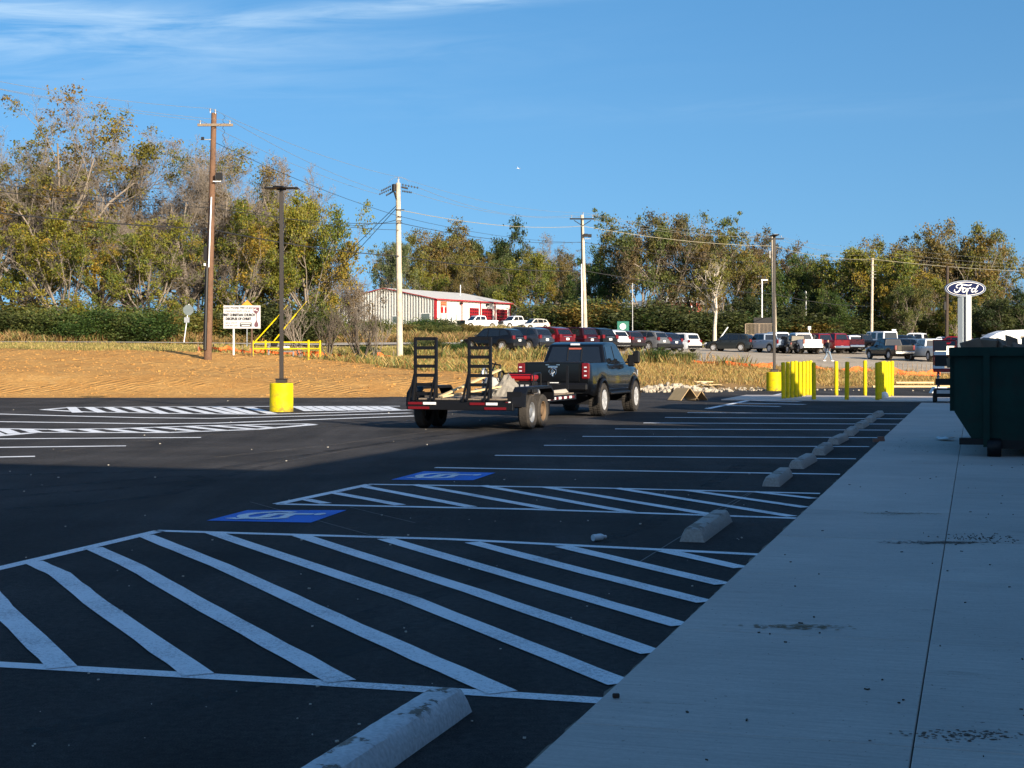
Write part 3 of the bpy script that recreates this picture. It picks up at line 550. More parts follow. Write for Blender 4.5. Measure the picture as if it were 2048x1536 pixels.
# ------------------------------------------------------------------ vehicles.  local frame: +Y forward, +X right, origin on the ground under the middle
def interp(tab, y): a = np.array(tab); return float(np.interp(y, a[:, 0], a[:, 1]))
def vehicle(name, spec, label, cat, paint, hero=False):
    t = thing(name, label, cat)
    L0, L1 = spec['rear'], spec['front']; W = spec['w'] / 2; rt = spec['tyre']; axs = spec['axles']; sill = spec['sill']; ar = rt * spec.get('arch', 1.18)
    zt, wt = spec['top'], spec['plan']
    ys = sorted(set([round(y, 3) for y in np.linspace(L0, L1, int((L1 - L0) / .16))] + [round(a + ar * math.sin(R(d)), 3) for a in axs for d in range(-90, 91, 15)] + [round(a + s * (ar + .004), 3) for a in axs for s in (-1, 1)] + [L0 + .03, L1 - .03, L0 + .09, L1 - .09]))
    b = MB(); n = 13; V = []
    for y in ys:
        zb = sill + interp(spec.get('rock', [(L0, .08), (L0 + .5, 0), (L1 - .6, 0), (L1, .06)]), y)
        for a in axs:
            if abs(y - a) <= ar: zb = max(zb, rt + math.sqrt(max(ar * ar - (y - a) ** 2, 0)) * .98)
        w = W * interp(wt, y); h = interp(zt, y); m = (zb + h) / 2; cr = interp(spec.get('crown', [(L0, .01), (L1, .04)]), y)
        half = [(w * .955, zb), (w * .995, min(zb + .10, m)), (w, zb + (h - zb) * .45), (w * .985, zb + (h - zb) * .72), (w * .965, h - .07), (w * .93, h - .015), (w * .86, h)]
        sec = half + [(0, h + cr)] + [(-x, z) for x, z in reversed(half[1:])]; sec = half + [(0, h + cr)] + [(-x, z) for x, z in reversed(half)]
        V += [(x, y, z) for x, z in sec]
    n = 15; F_ = [(i * n + j, i * n + j + 1, (i + 1) * n + j + 1, (i + 1) * n + j) for i in range(len(ys) - 1) for j in range(n - 1)]
    F_ += [tuple(range(n)), tuple(range((len(ys) - 1) * n, len(ys) * n))[::-1]]
    b.add(V, F_); body = b.build('body', M_paintc, t, smooth=32); body.color = paint
    # underside and wheel wells
    b = MB().box((0, (L0 + L1) / 2, sill + .12), (W * 1.72, (L1 - L0) * .94, .22))
    for a in axs: b.box((0, a, rt + .18), (W * 1.5, ar * 2.0, ar * 1.15))
    b.box((0, (axs[0] + axs[1]) / 2, sill + .25), (W * 1.8, abs(axs[1] - axs[0]) - 2 * ar, .3)); b.tube((-W * .8, axs[0], rt), (W * .8, axs[0], rt), .05, n=6)
    b.build('chassis', M_dark, t)
    # cabin: side profile of (y, z, half width)
    cb = spec['cab']; b = MB(); k = len(cb)
    b.add([(s * w, y, z) for s in (1, -1) for y, z, w in cb], [tuple(range(k)), tuple(range(k, 2 * k))[::-1]] + [(i, i + 1, k + i + 1, k + i) for i in range(k - 1)])
    c = b.build('cabin', M_paintc, t); c.color = spec.get('roofcol', paint)
    md = c.modifiers.new('b', 'BEVEL'); md.width = .05; md.segments = 3; md.limit_method = 'ANGLE'; md.angle_limit = R(22)
    for p in c.data.polygons: p.use_smooth = True
    c.data.set_sharp_from_angle(angle=R(60))
    # windows on cabin: glass quads 12 mm proud.  cb[0] rear base, cb[1] rear top, cb[-2] front top, cb[-1] windshield base
    def edge(a, t_): return Vector((0, a[0][0] + (a[1][0] - a[0][0]) * t_, a[0][1] + (a[1][1] - a[0][1]) * t_)), a[0][2] + (a[1][2] - a[0][2]) * t_
    def cross(nm, a, c_, t0, t1, inset, m=M_glass):
        p0, w0 = edge((a, c_), t0); p1, w1 = edge((a, c_), t1); d = (p1 - p0).normalized(); nn = Vector((0, -d.z, d.y)); 
        if (nn.y > 0) != (a[0] > (L0 + L1) / 2) and False: nn = -nn
        mid = Vector((0, sum(q[0] for q in cb) / k, sum(q[1] for q in cb) / k)); nn = nn if nn.dot(p0 - mid) > 0 else -nn
        o = MB(); V = [Vector((s * (w - inset), p.y, p.z)) + nn * h for h in (-.02, .014) for p, w in ((p0, w0), (p1, w1)) for s in (-1, 1)]
        o.add(V, [(0, 1, 3, 2), (4, 6, 7, 5), (0, 4, 5, 1), (2, 3, 7, 6), (0, 2, 6, 4), (1, 5, 7, 3)]); return o.build(nm, m, t)
    rw = cross('rear_window', cb[0], cb[1], spec.get('rw0', .08), .88, .12 if not spec.get('boxy') else .1); cross('windshield', cb[-1], cb[-2], .06, .92, .09)
    zl, zh = spec['belt'], max(q[1] for q in cb) - .07
    def ww(z):   # half width of the cabin at height z
        lo = cb[0][2]; hi = min(q[2] for q in cb); z0 = min(q[1] for q in cb); z1 = max(q[1] for q in cb); return lo + (hi - lo) * (z - z0) / (z1 - z0)
    for s in (1, -1):
        for q in spec['win']:      # four (y, t) with t 0 belt .. 1 roof
            o = MB(); pts = [(y, zl + (zh - zl) * u) for y, u in q]
            V = [Vector((s * (ww(z) + h), y, z)) for h in (-.03, .012) for y, z in pts]; m_ = len(pts)
            o.add(V, [tuple(range(m_)), tuple(range(m_, 2 * m_))[::-1]] + [(i, (i + 1) % m_, m_ + (i + 1) % m_, m_ + i) for i in range(m_)]); o.build('side_window', M_glass, t)
    # wheels
    wd = spec.get('tw', .25)
    for a in axs:
        for s in (1, -1):
            xo = s * (W - wd / 2 + spec.get('poke', -.02)); r = rt; h = wd / 2
            ty = MB().lathe([(r * .60, -h * .8), (r * .72, -h), (r * .90, -h), (r * .975, -h * .82), (r, -h * .55), (r, h * .55), (r * .975, h * .82), (r * .90, h), (r * .72, h), (r * .60, h * .8)], 28, 'X', (xo, a, r))
            if hero:
                for i in range(40):
                    an = 2 * math.pi * i / 40; 
                    for dx, off in ((-.32, 0), (.32, .5), (0, .25)):
                        an2 = an + off * 2 * math.pi / 40; ty.box((xo + dx * wd, a + math.cos(an2) * (r + .004), r + math.sin(an2) * (r + .004)), (wd * .25, .018, .045), rot=Matrix.Rotation(an2, 3, 'X'))
            wh = ty.build('tyre', M_rubber, t, smooth=40)
            o = MB(); q = s
            rr = r * .62; dish = h * (.25 if not hero else .55)
            o.lathe([(rr, q * h * .96), (rr * .93, q * h * .98), (rr * .88, q * dish), (rr * .45, q * (dish + .0)), (.001, q * dish)], 24, 'X', (xo, a, r))
            for i in range(spec.get('spokes', 6)):
                an = 2 * math.pi * i / spec.get('spokes', 6); c0 = Vector((xo + q * (h * .9), a + math.cos(an) * rr * .52, r + math.sin(an) * rr * .52)); o.box(c0, (.03, rr * .86, rr * .24), rot=Matrix.Rotation(an, 3, 'X'))
            o.lathe([(rr * .2, q * h * .8), (rr * .18, q * h * .98), (.001, q * h)], 12, 'X', (xo, a, r))
            o.build('rim', spec.get('rimmat', M_alu), wh, smooth=40)
            if not spec.get('lite'):
                pass
    # lights, plate, bumpers, handles, mirrors
    tl = spec['tail']
    for s in (1, -1):
        MB().box((s * (W * interp(wt, L0 + .05) - tl[0] / 2 + .012), L0 + .05, tl[1]), (tl[0], .16, tl[2]), bev=.02).build('tail_light', M_red, t)
        hl = spec['head']; MB().box((s * (W * interp(wt, L1 - .1) - hl[0] / 2), L1 - .06, hl[1]), (hl[0], .2, hl[2]), bev=.03).build('headlight', M_lamp, t)
        my = spec['mirror']; o = MB().box((s * (W + .12), my, spec['belt'] + .07), (.20, .10, spec.get('mh', .16)), bev=.03); o.box((s * (W - .0), my, spec['belt'] + .02), (.12, .06, .06)); o.build('mirror', M_black if spec.get('bm', 1) else M_paintc, t)
    MB().box((0, L0 - .012, spec['plate']), (.31, .02, .155)).build('licence_plate', M_white, t)
    bm = spec.get('bump'); o = MB().box((0, L0 - .02, bm[0]), (W * 1.86, .16, bm[1]), bev=.04); o.build('rear_bumper', spec.get('bmat', M_dark), t)
    o = MB().box((0, L1 - .03, bm[0] + .02), (W * 1.80, .16, bm[1]), bev=.04); o.build('front_bumper', spec.get('bmat', M_dark), t)
    g = MB().box((0, L1 - .0, spec['grille'][0]), (W * 1.15, .05, spec['grille'][1]), bev=.02)
    g.build('grille', spec.get('gmat', M_black), t)
    if spec.get('tailgate'):
        z, hgt = spec['tailgate']; c2 = MB().box((0, L0 - .006, z), (W * 1.42, .03, hgt), bev=.012).build('tailgate', M_paintc, t); c2.color = paint
        MB().box((0, L0 - .03, z + hgt * .3), (.28, .03, .06), bev=.01).build('handle', M_chrome if hero else M_black, c2)
        MB().box((0, (spec['bed'][0] + spec['bed'][1]) / 2, spec['bed'][2]), (W * 1.6, spec['bed'][1] - spec['bed'][0], .02)).build('bed_cover', M_black, t)
    else:
        MB().box((0, L0 - .01, spec['plate'] + .17), (W * .9, .03, .03)).build('trim', M_chrome, t)
    for s in (1, -1):
        for y in spec['handles']: MB().box((s * (W * .985), y, spec['belt'] - .13), (.04, .18, .035)).build('door_handle', spec.get('hmat', M_black), t)
    return t
SUV = dict(rear=-2.32, front=2.32, w=1.87, tyre=.36, axles=(-1.36, 1.40), sill=.24, top=[(-2.32, .98), (-2.2, 1.02), (.9, 1.0), (1.15, 1.0), (2.1, .84), (2.32, .66)], plan=[(-2.32, .86), (-2.1, .95), (-1.5, 1), (1.4, 1), (2.0, .95), (2.32, .76)],
           cab=[(-2.22, .95, .86), (-1.85, 1.52, .70), (-1.2, 1.64, .68), (.0, 1.68, .67), (.35, 1.64, .67), (1.15, .98, .82)], belt=1.03, win=[[(-1.9, .28), (-1.15, .1), (-1.15, .86), (-1.55, .84)], [(-1.08, .08), (-.15, .05), (-.15, .95), (-1.08, .88)], [(-.07, .05), (.85, .05), (.30, .9), (-.07, .95)]],
           tail=(.24, .98, .26), head=(.34, .74, .15), mirror=.80, plate=.78, bump=(.48, .26), grille=(.62, .26), handles=(-.35, .62), rw0=.25)
VAN = dict(SUV, rear=-2.55, front=2.55, w=1.98, axles=(-1.5, 1.5), top=[(-2.55, .98), (1.3, 1.0), (2.3, .82), (2.55, .64)], plan=[(-2.55, .9), (-2.2, .97), (1.6, 1), (2.2, .94), (2.55, .76)],
           cab=[(-2.46, .95, .92), (-2.2, 1.66, .76), (-1.8, 1.74, .75), (.3, 1.76, .74), (.6, 1.70, .74), (1.6, .96, .88)], win=[[(-2.05, .1), (-1.15, .06), (-1.15, .92), (-1.9, .92)], [(-1.08, .06), (.05, .05), (.05, .95), (-1.08, .93)], [(.13, .05), (1.2, .05), (.58, .9), (.13, .95)]], mirror=1.1, handles=(-.1, .75), rw0=.32)
JEEP = dict(SUV, rear=-2.2, front=2.2, w=1.87, tyre=.41, axles=(-1.45, 1.48), sill=.42, top=[(-2.2, 1.12), (.85, 1.12), (1.0, 1.12), (2.2, 1.02)], plan=[(-2.2, .93), (1, .93), (2.2, .78)], cab=[(-2.16, 1.1, .82), (-2.12, 1.86, .74), (-1.0, 1.88, .74), (.35, 1.86, .74), (.85, 1.12, .80)],
            belt=1.16, win=[[(-2.0, .05), (-1.25, .05), (-1.25, .86), (-2.0, .86)], [(-1.0, .05), (-.3, .05), (-.3, .9), (-1.0, .9)], [(-.18, .05), (.62, .05), (.3, .9), (-.18, .9)]], boxy=True, tail=(.16, 1.0, .22), head=(.26, .92, .2), mirror=.55, plate=.9, bump=(.55, .22), grille=(.92, .3), handles=(-.55, .3), rw0=.08)
PU = dict(rear=-2.95, front=2.9, w=2.02, tyre=.41, axles=(-1.75, 1.98), sill=.42, top=[(-2.95, 1.26), (-.9, 1.26), (-.8, 1.22), (1.3, 1.22), (2.6, 1.10), (2.9, .96)], plan=[(-2.95, .94), (-2.8, .985), (-1, 1), (1.8, 1), (2.6, .96), (2.9, .84)], crown=[(-2.95, 0), (-.9, 0), (1.0, .03), (2.9, .05)],
          cab=[(-.92, 1.15, .92), (-.74, 1.84, .74), (-.4, 1.90, .73), (.55, 1.90, .73), (.80, 1.84, .74), (1.45, 1.18, .88)], belt=1.24, win=[[(-.72, .08), (.12, .05), (.12, .92), (-.62, .88)], [(.2, .05), (1.15, .05), (.72, .9), (.2, .93)]], tail=(.19, 1.06, .40), head=(.30, .92, .22), mirror=1.05, mh=.26, plate=.66,
          bump=(.62, .22), bmat=M_chrome, grille=(.92, .38), gmat=M_black, handles=(-.45, .35), tailgate=(1.03, .46), bed=(-2.85, -1.0, 1.262), rw0=.14, arch=1.2)
HERO = dict(PU, w=2.06, tyre=.445, tw=.36, poke=.06, sill=.56, axles=(-1.72, 2.06), rear=-3.02, front=3.05, top=[(-3.02, 1.46), (-.95, 1.47), (-.85, 1.42), (1.4, 1.40), (2.7, 1.30), (3.05, 1.1)], plan=[(-3.02, .93), (-2.85, .985), (-1, 1), (1.9, 1), (2.7, .96), (3.05, .84)],
            cab=[(-.98, 1.36, .93), (-.72, 1.96, .77), (-.35, 2.025, .75), (.62, 2.025, .75), (.90, 1.96, .76), (1.62, 1.38, .90)], belt=1.43, win=[[(-.75, .08), (.10, .03), (.10, .92), (-.60, .88)], [(.2, .03), (1.28, .03), (.78, .9), (.2, .93)]], tail=(.20, 1.24, .42), head=(.3, 1.1, .24), mirror=1.15, mh=.34, plate=.86,
            bump=(.82, .20), bmat=M_black, grille=(1.08, .42), handles=(-.45, .38), tailgate=(1.20, .50), bed=(-2.92, -1.05, 1.464), spokes=8, arch=1.16, hmat=M_black)
def blackish(v): return (v, v, v * 1.1, 1)
# hero pickup: right rear wheel centre at photo (1200, 832), heading parallel to the building
hero = vehicle('pickup_truck', HERO, 'lifted black crew cab pickup truck towing the flat equipment trailer, bright rims on wide tyres', 'pickup truck', blackish(.0025), hero=True)
HH = math.atan2(-.305, .952)
def wheelpos(): return 1
hd = Vector((.305, .952, 0)); hr = Vector((.952, -.305, 0))
rwp = Vector((2.36, 42.0, 0)); hero.location = rwp - hr * (1.03 - .12) - hd * (-1.72); hero.rotation_euler = (0, 0, HH)
tg = [c for c in kids(hero) if c.name.startswith('tailgate')][0]
# ram-shield emblem: shield outline with curled horns
b = MB(); y = -3.045
sh = [(-.085, .10), (.085, .10), (.092, .02), (.06, -.07), (0, -.115), (-.06, -.07), (-.092, .02)]
b.prism([(x * 1.15, z * 1.15 + 1.20) for x, z in sh], y - .004, y + .02, 'Y'); b.build('emblem_plate', M_black, tg)
b = MB()
def stroke3(pts, r): b.path([Vector((x, y - .012, z + 1.20)) for x, z in pts], r, 5)
for s in (1, -1): stroke3([(0, .10), (s * .05, .112), (s * .095, .07), (s * .10, .0), (s * .07, -.055), (s * .035, -.03), (s * .04, .02), (s * .065, .015)], .012); stroke3([(s * .018, .08), (s * .03, .0), (s * .015, -.10)], .012)
stroke3([(0, .08), (0, -.115)], .009); b.build('emblem', M_chrome, tg)
# fender flares, running board, window sticker, third brake light
for a in (-1.72, 2.06):
    for s in (1, -1):
        b = MB()
        pts = [Vector((s * 1.05, a + .55 * math.cos(t), .445 + .55 * math.sin(t))) for t in np.linspace(R(-8), R(188), 14)]
        for p, q in zip(pts[:-1], pts[1:]): b.tube(p, q, .045, n=6)
        b.build('fender_flare', M_black, hero, smooth=50)
for s in (1, -1): MB().box((s * 1.02, .15, .60), (.16, 2.3, .07), bev=.02).build('running_board', M_black, hero)
MB().box((0, -.80, 1.965), (.26, .05, .05)).build('brake_light', M_lamp, hero)
o = MB(); 
for x0, x1 in ((-.20, .20),):
    for x in (x0, x1): o.box((x, -.865, 1.70), (.02, .02, .42), rot=Matrix.Rotation(R(-23), 3, 'X'))
    o.box((0, -.79, 1.885), (.42, .02, .02))
o.build('sliding_pane_frame', M_dark, hero)
MB().box((0, -.80, 1.84), (.36, .016, .05), rot=Matrix.Rotation(R(-23), 3, 'X')).build('window_sticker', mat('sticker', (.30, .07, .05), .6), hero)
for x in (-.15, .15): MB().box((x, -3.055, 1.405), (.10, .02, .022)).build('tailgate_lettering', M_chrome, tg)
for s in (1, -1):
    for dz in (-.12, 0, .10): MB().box((s * .90, -3.05, 1.24 + dz), (.07, .03, .035)).build('lamp_lens', M_lamp, hero)
MB().box((0, -3.2, .60), (.10, .35, .10)).build('tow_hitch', M_black, hero)
for s in (1, -1):
    b = MB(); b.box((s * 1.30, 1.15, 1.60), (.20, .12, .36), bev=.04).tube((s * 1.02, 1.15, 1.52), (s * 1.24, 1.15, 1.52), .035); b.build('tow_mirror', M_black, hero)
# ------------------------------------------------------------------ prototypes for the parked rows
def proto(name, spec): return vehicle(name, spec, 'x', 'x', (1, 1, 1, 1))
PR = {'suv': proto('parked_suv', SUV), 'van': proto('parked_minivan', VAN), 'jeep': proto('parked_jeep', JEEP), 'pickup': proto('parked_pickup', PU)}
used = set()
CATS = {'suv': 'car', 'van': 'minivan', 'jeep': 'car', 'pickup': 'pickup truck'}
def park(kind, px, py, Y, heading, paint, label, group, scale=1.0, z=None):
    """px, Y: middle of the car; heading in degrees clockwise from straight away"""
    root = PR[kind]; x = X(px, Y); zz = (gzs(x, Y) if z is None else z) + .03
    if kind not in used:
        used.add(kind); KIDS[root.name] = [(c, kids(c)) for c in kids(root)]
    r, out = dup(root, (x, Y, zz), -R(heading), label, (scale,) * 3); r['category'] = CATS[kind]; r['group'] = group
    for k in ('body', 'cabin', 'tailgate'):
        for o in out.get(k, []): o.color = paint
    return r, out
g1 = 'cars parked nose away in the left gravel row'
K = lambda v: (v * .45, v * .45, v * .55, 1)
row = [('suv', 986, 110.8, -56, K(.010), 'shiny black crossover at the left end of the row, its whole left side in view', 1.0),
       ('suv', 1043, 113.5, -50, (.022, .028, .042, 1), 'slate blue-grey sport utility vehicle right behind the leftmost black crossover', 1.05),
       ('suv', 1087, 116.5, -46, (.085, .003, .005, 1), 'bright red sport utility vehicle between the slate one and the maroon minivan', 1.06),
       ('van', 1135, 120, -46, (.020, .002, .004, 1), 'dark maroon minivan just above the roof of the towing pickup', 1.0),
       ('suv', 1175, 124, -44, K(.012), 'black sport utility vehicle right of the maroon minivan', 1.08),
       ('suv', 1207, 127, -42, (.62, .64, .67, 1), 'silver-white crossover with dark bumper, half hidden in the middle of the row', 1.0),
       ('suv', 1238, 130, -42, (.03, .018, .022, 1), 'near-black wine coloured crossover left of the medium grey one', 1.0),
       ('suv', 1283, 132.5, -48, (.10, .105, .115, 1), 'medium grey crossover with black roof rails and black wheels', 1.05),
       ('suv', 1313, 136, -42, (.012, .016, .035, 1), 'navy-black crossover squeezed in before the white minivan', 1.02),
       ('van', 1349, 140.5, -42, (.80, .81, .82, 1), 'white minivan closing the right end of the left row', .98)]
for kd, px, Y, hdg, col, lab, s in row: park(kd, px, 0, Y, hdg, col, lab, g1, s)
g2 = 'vehicles parked on the right gravel lot'
rr = [('suv', 1462, 152, -58, (.018, .022, .024, 1), 'dark grey-green crossover parked alone, left end of the right group', 1.06),
      ('pickup', 1531, 150, -30, (.22, .27, .34, 1), 'silver-blue pickup truck right beside the dark grey-green crossover', .98),
      ('pickup', 1556, 153, -24, (.80, .81, .82, 1), 'white crew cab pickup truck directly behind the black lamp post', 1.02),
      ('jeep', 1579, 148, -14, K(.012), 'black boxy off-roader with grey spare plate between two white trucks', .9),
      ('pickup', 1601, 148, -12, (.82, .82, .83, 1), 'white pickup truck seen squarely from behind, left of the first red truck', 1.04),
      ('pickup', 1638, 148, -34, (.14, .004, .006, 1), 'dark red pickup truck with bright wheel, left of the walking person', 1.02),
      ('pickup', 1671, 151, -32, (.16, .005, .007, 1), 'second dark red pickup truck, right behind the walking person', 1.0),
      ('van', 1692, 153, -16, (.82, .82, .83, 1), 'white van with dark emblem on its back door beside the second red truck', .95),
      ('pickup', 1722, 152, -40, (.018, .019, .021, 1), 'charcoal pickup truck left of the tall white off-roader', .95),
      ('jeep', 1752, 158, -24, (.80, .81, .82, 1), 'tall white boxy off-roader with square side windows', 1.12),
      ('suv', 1795, 162, -62, (.012, .03, .06, 1), 'dark blue crossover behind the black pickup', 1.05),
      ('pickup', 1778, 128, -14, K(.012), 'black pickup truck closest on the right lot, tailgate toward the camera', .92),
      ('suv', 1812, 140, -38, (.07, .11, .17, 1), 'steel blue crossover tucked in right of the black pickup', .96),
      ('pickup', 1835, 162, -60, (.78, .80, .82, 1), 'white pickup truck in the back row left of the tall dark pole', 1.02),
      ('suv', 1842, 142, -40, K(.012), 'black crossover between the steel blue one and the cream-white truck', .98),
      ('pickup', 1861, 126, -8, (.74, .75, .70, 1), 'cream-white pickup truck with closed tailgate left of the scissor lift', .96),
      ('suv', 1884, 166, -60, (.80, .81, .82, 1), 'white car in the back row at the foot of the dark pole', .95),
      ('suv', 1905, 158, -55, (.25, .006, .010, 1), 'bright red car mostly hidden behind the scissor lift', 1.0),
      ('suv', 1925, 140, -40, K(.015), 'black car hidden behind the scissor lift and dumpster rim', 1.0)]
for kd, px, Y, hdg, col, lab, s in rr: park(kd, px, 0, Y, hdg, col, lab, g2, s)
g3 = 'vehicles parked at the fire station'
for kd, px, Y, hdg, col, lab in (('pickup', 957, 222, 236, (.82, .82, .82, 1), 'white pickup truck with black front guard before the fire station doors'), ('pickup', 1031, 224, 228, (.82, .82, .82, 1), 'white pickup truck at the right corner of the fire station'), ('suv', 1068, 222, 232, (.55, .53, .48, 1), 'silver-beige crossover right of the white trucks by the fire station')):
    r, out = park(kd, px, 0, Y, hdg, col, lab, g3)
    if '957' == str(px):
        b = MB().box((0, 2.95, .85), (2.0, .25, .75), bev=.1); o = b.build('brush_guard', M_black, r); o['kind'] = None; del o['kind']
def drop(root):
    for c in kids(root):
        for g in kids(c): bpy.data.objects.remove(g)
        bpy.data.objects.remove(c)
    bpy.data.objects.remove(root)
for r in PR.values(): drop(r)
# ------------------------------------------------------------------ equipment trailer.  origin under the right rear deck corner, x right, y forward
tr = thing('equipment_trailer', 'black flatbed equipment trailer with two upright ladder ramps and tandem wheels', 'trailer', (-.154, 33.8, 0), HH)
W_, L_ = 2.10, 5.9; xc = -W_ / 2
DZ = .70
b = MB().box((-.04, L_ / 2, DZ - .09), (.08, L_, .14)).box((-W_ + .04, L_ / 2, DZ - .09), (.08, L_, .14)).box((xc, .04, DZ - .09), (W_, .08, .14))
for k in range(9): b.box((xc, .5 + k * .62, DZ - .10), (W_ - .16, .06, .08))
b.build('frame', M_black, tr)
for k in range(11):
    w = (W_ - .1) / 11; MB().box((-.05 - w * (k + .5), L_ / 2, DZ - .012 + .003 * (k % 3)), (w - .012, L_ - .06, .04)).build('deck_plank', M_wood, tr)
MB().box((xc, .0, DZ - .16), (2.5, .14, .17), bev=.01).build('rear_beam', M_black, tr)
for x, c, w in ((-2.08, M_red, .34), (-1.74, M_white, .30), (-.62, M_red, .34), (-.28, M_white, .26), (-2.0, M_red, .5), (-.20, M_red, .5)):
    z = DZ - .10 if w < .4 else DZ - .20
    MB().box((x, -.082, z), (w, .02, .055)).build('reflector_tape' if c == M_white else 'marker_lamp', c, tr)
for k in range(12):
    MB().box((.012, 2.9 + k * .24, DZ - .09), (.02, .22, .06)).build('reflector_tape', M_red if k % 2 else M_white, tr)
for k in range(5): MB().box((.012, .1 + k * .16, DZ - .09), (.02, .15, .06)).build('reflector_tape', M_white if k % 2 else M_red, tr)
b = MB().tube((xc - .5, L_, DZ - .12), (xc, L_ + 1.5, DZ - .12), .06, n=6).tube((xc + .5, L_, DZ - .12), (xc, L_ + 1.5, DZ - .12), .06, n=6).tube((xc, L_ + 1.0, .1), (xc, L_ + 1.0, .95), .05); b.build('tongue', M_black, tr)
for s, x in ((1, .20), (-1, -W_ - .20)):
    for yy in (1.05, 1.93):
        h = .12; r = .385
        ty = MB().lathe([(r * .58, -h * .8), (r * .72, -h), (r * .92, -h), (r, -h * .7), (r, h * .7), (r * .92, h), (r * .72, h), (r * .58, h * .8)], 26, 'X', (x, yy, r)).build('tyre', M_rubber, tr, smooth=40)
        o = MB().lathe([(r * .60, s * h * .85), (r * .55, s * h * .8), (r * .5, s * h * .2), (r * .3, s * h * .1), (r * .28, s * h * .7), (.001, s * h * .8)], 20, 'X', (x, yy, r))
        for i in range(6): an = i * math.pi / 3; o.box((x + s * h * .3, yy + math.cos(an) * r * .4, r + math.sin(an) * r * .4), (.02, .05, .05))
        o.build('rim', M_steel if yy < 1.5 else mat('rusty_rim', (.15, .095, .05), .8, vary=.3), ty, smooth=40)
    pr = [(.30, DZ - .18), (.36, DZ + .12), (.58, DZ + .26), (2.42, DZ + .26), (2.62, DZ + .12), (2.68, DZ - .08), (2.60, DZ - .08), (2.55, DZ + .10), (2.40, DZ + .20), (.60, DZ + .20), (.42, DZ + .08), (.38, DZ - .18)]
    MB().prism(pr, x - .16, x + .16, 'X').build('fender', M_black, tr)
    MB().box((x - s * .1, .36, DZ - .02), (.34, .03, .36)).build('fender_step', M_black, tr)
for xr in (-W_ + .20, -.62):          # upright ramps
    rp = MB(); H_ = 1.42; w2 = .25
    for sx_ in (-1, 1): rp.box((xr + sx_ * w2, .10, DZ - .05 + H_ / 2), (.05, .09, H_)); rp.tube((xr + sx_ * w2, .10, DZ + .62), (xr + sx_ * (w2 + .12 if sx_ < 0 else w2 - .12), -.02, DZ - .06), .03, n=5); rp.tube((xr + sx_ * w2, .1, DZ + .6), (xr + sx_ * w2, -.05, DZ - .04), .03, n=5)
    ro = rp.build('ramp', M_black, tr)
    for k in range(7): MB().box((xr, .10, DZ + 1.34 - k * .205), (w2 * 2, .05, .075)).build('rung', M_black, ro)
MB().box((-.14, 5.55, DZ + .35), (.05, .05, .7)).build('stake', M_black, tr)
def tw(x, y, z=0.0): return tr.location + Vector((math.cos(HH) * x - math.sin(HH) * y, math.sin(HH) * x + math.cos(HH) * y, z))
# loads
gen = thing('generator', 'red and black portable generator in a tube frame on the trailer deck', 'generator', tw(-.62, 3.3, DZ + .012), HH)
MB().box((0, 0, .18), (.62, .5, .28), bev=.03).build('engine', M_dark, gen); MB().box((0, 0, .42), (.66, .48, .16), bev=.05).build('fuel_tank', M_redp, gen)
b = MB()
for x in (-.36, .36): b.path([(x, -.3, .02), (x, -.3, .52), (x, .3, .52), (x, .3, .02)], .018); 
b.path([(-.36, -.3, .52), (.36, -.3, .52)], .018).path([(-.36, .3, .52), (.36, .3, .52)], .018).path([(-.36, -.3, .03), (.36, -.3, .03)], .018); b.build('tube_frame', M_black, gen)
b = MB()
for i in range(4): b.box((-.2 + i * .13, -.256, .2), (.08, .01, .1))
b.build('control_panel', M_alu, gen)
pt = thing('power_trowel', 'pale dusty concrete power trowel with round guard behind the right ramp', 'machine', tw(-.95, 2.0, DZ + .012), HH)
b = MB()
for z in (.03, .16): 
    pts = [Vector((.42 * math.cos(t), .42 * math.sin(t), z)) for t in np.linspace(0, 2 * math.pi, 20)]; b.path(pts, .014, 5)
b.build('guard_ring', M_conc, pt); MB().lathe([(.0, .12), (.20, .12), (.22, .3), (.15, .42), (0, .45)], 16).build('engine', M_conc, pt, smooth=40)
b = MB().path([(0, 0, .4), (-.1, .3, .62), (-.1, .5, .78)], .02).path([(.1, 0, .3), (.16, .1, .72), (-.16, .1, .78)], .02); b.build('handle', M_black, pt)
MB().lathe([(.15, -.03), (.17, 0), (.15, .03)], 20, 'X', (.22, 0, .45)).build('flywheel', M_dark, pt); MB().lathe([(.15, -.03), (.17, 0), (.15, .03)], 20, 'X', (-.24, .1, .5)).build('flywheel', M_steel, pt)
for k in range(9): MB().box((-.25 + k * .06, .12, .2 + .02 * (k % 3)), (.03, .3, .3), rot=Matrix.Rotation(R(k * 17), 3, 'X')).build('blade', M_conc, pt)
tp = thing('dusty_tarp', 'crumpled cement-dusted tarp heap on the deck right of the trowel', 'tarp', tw(-.62, 2.05, DZ + .012), HH)
rng = random.Random(4); b = MB(); nn = 14; V = []
for i in range(nn):
    for j in range(nn):
        u, v = i / (nn - 1) * 2 - 1, j / (nn - 1) * 2 - 1; rr_ = max(0, 1 - math.hypot(u, v)); V.append((u * .36, v * .5, rr_ ** .7 * .55 + (rng.uniform(-.05, .05) if rr_ > 0 else 0)))
b.add(V, [(i * nn + j, (i + 1) * nn + j, (i + 1) * nn + j + 1, i * nn + j + 1) for i in range(nn - 1) for j in range(nn - 1)]); b.build('cloth', mat('tarp_cloth', (.22, .20, .165), .9, vary=.35, scale=9), tp)
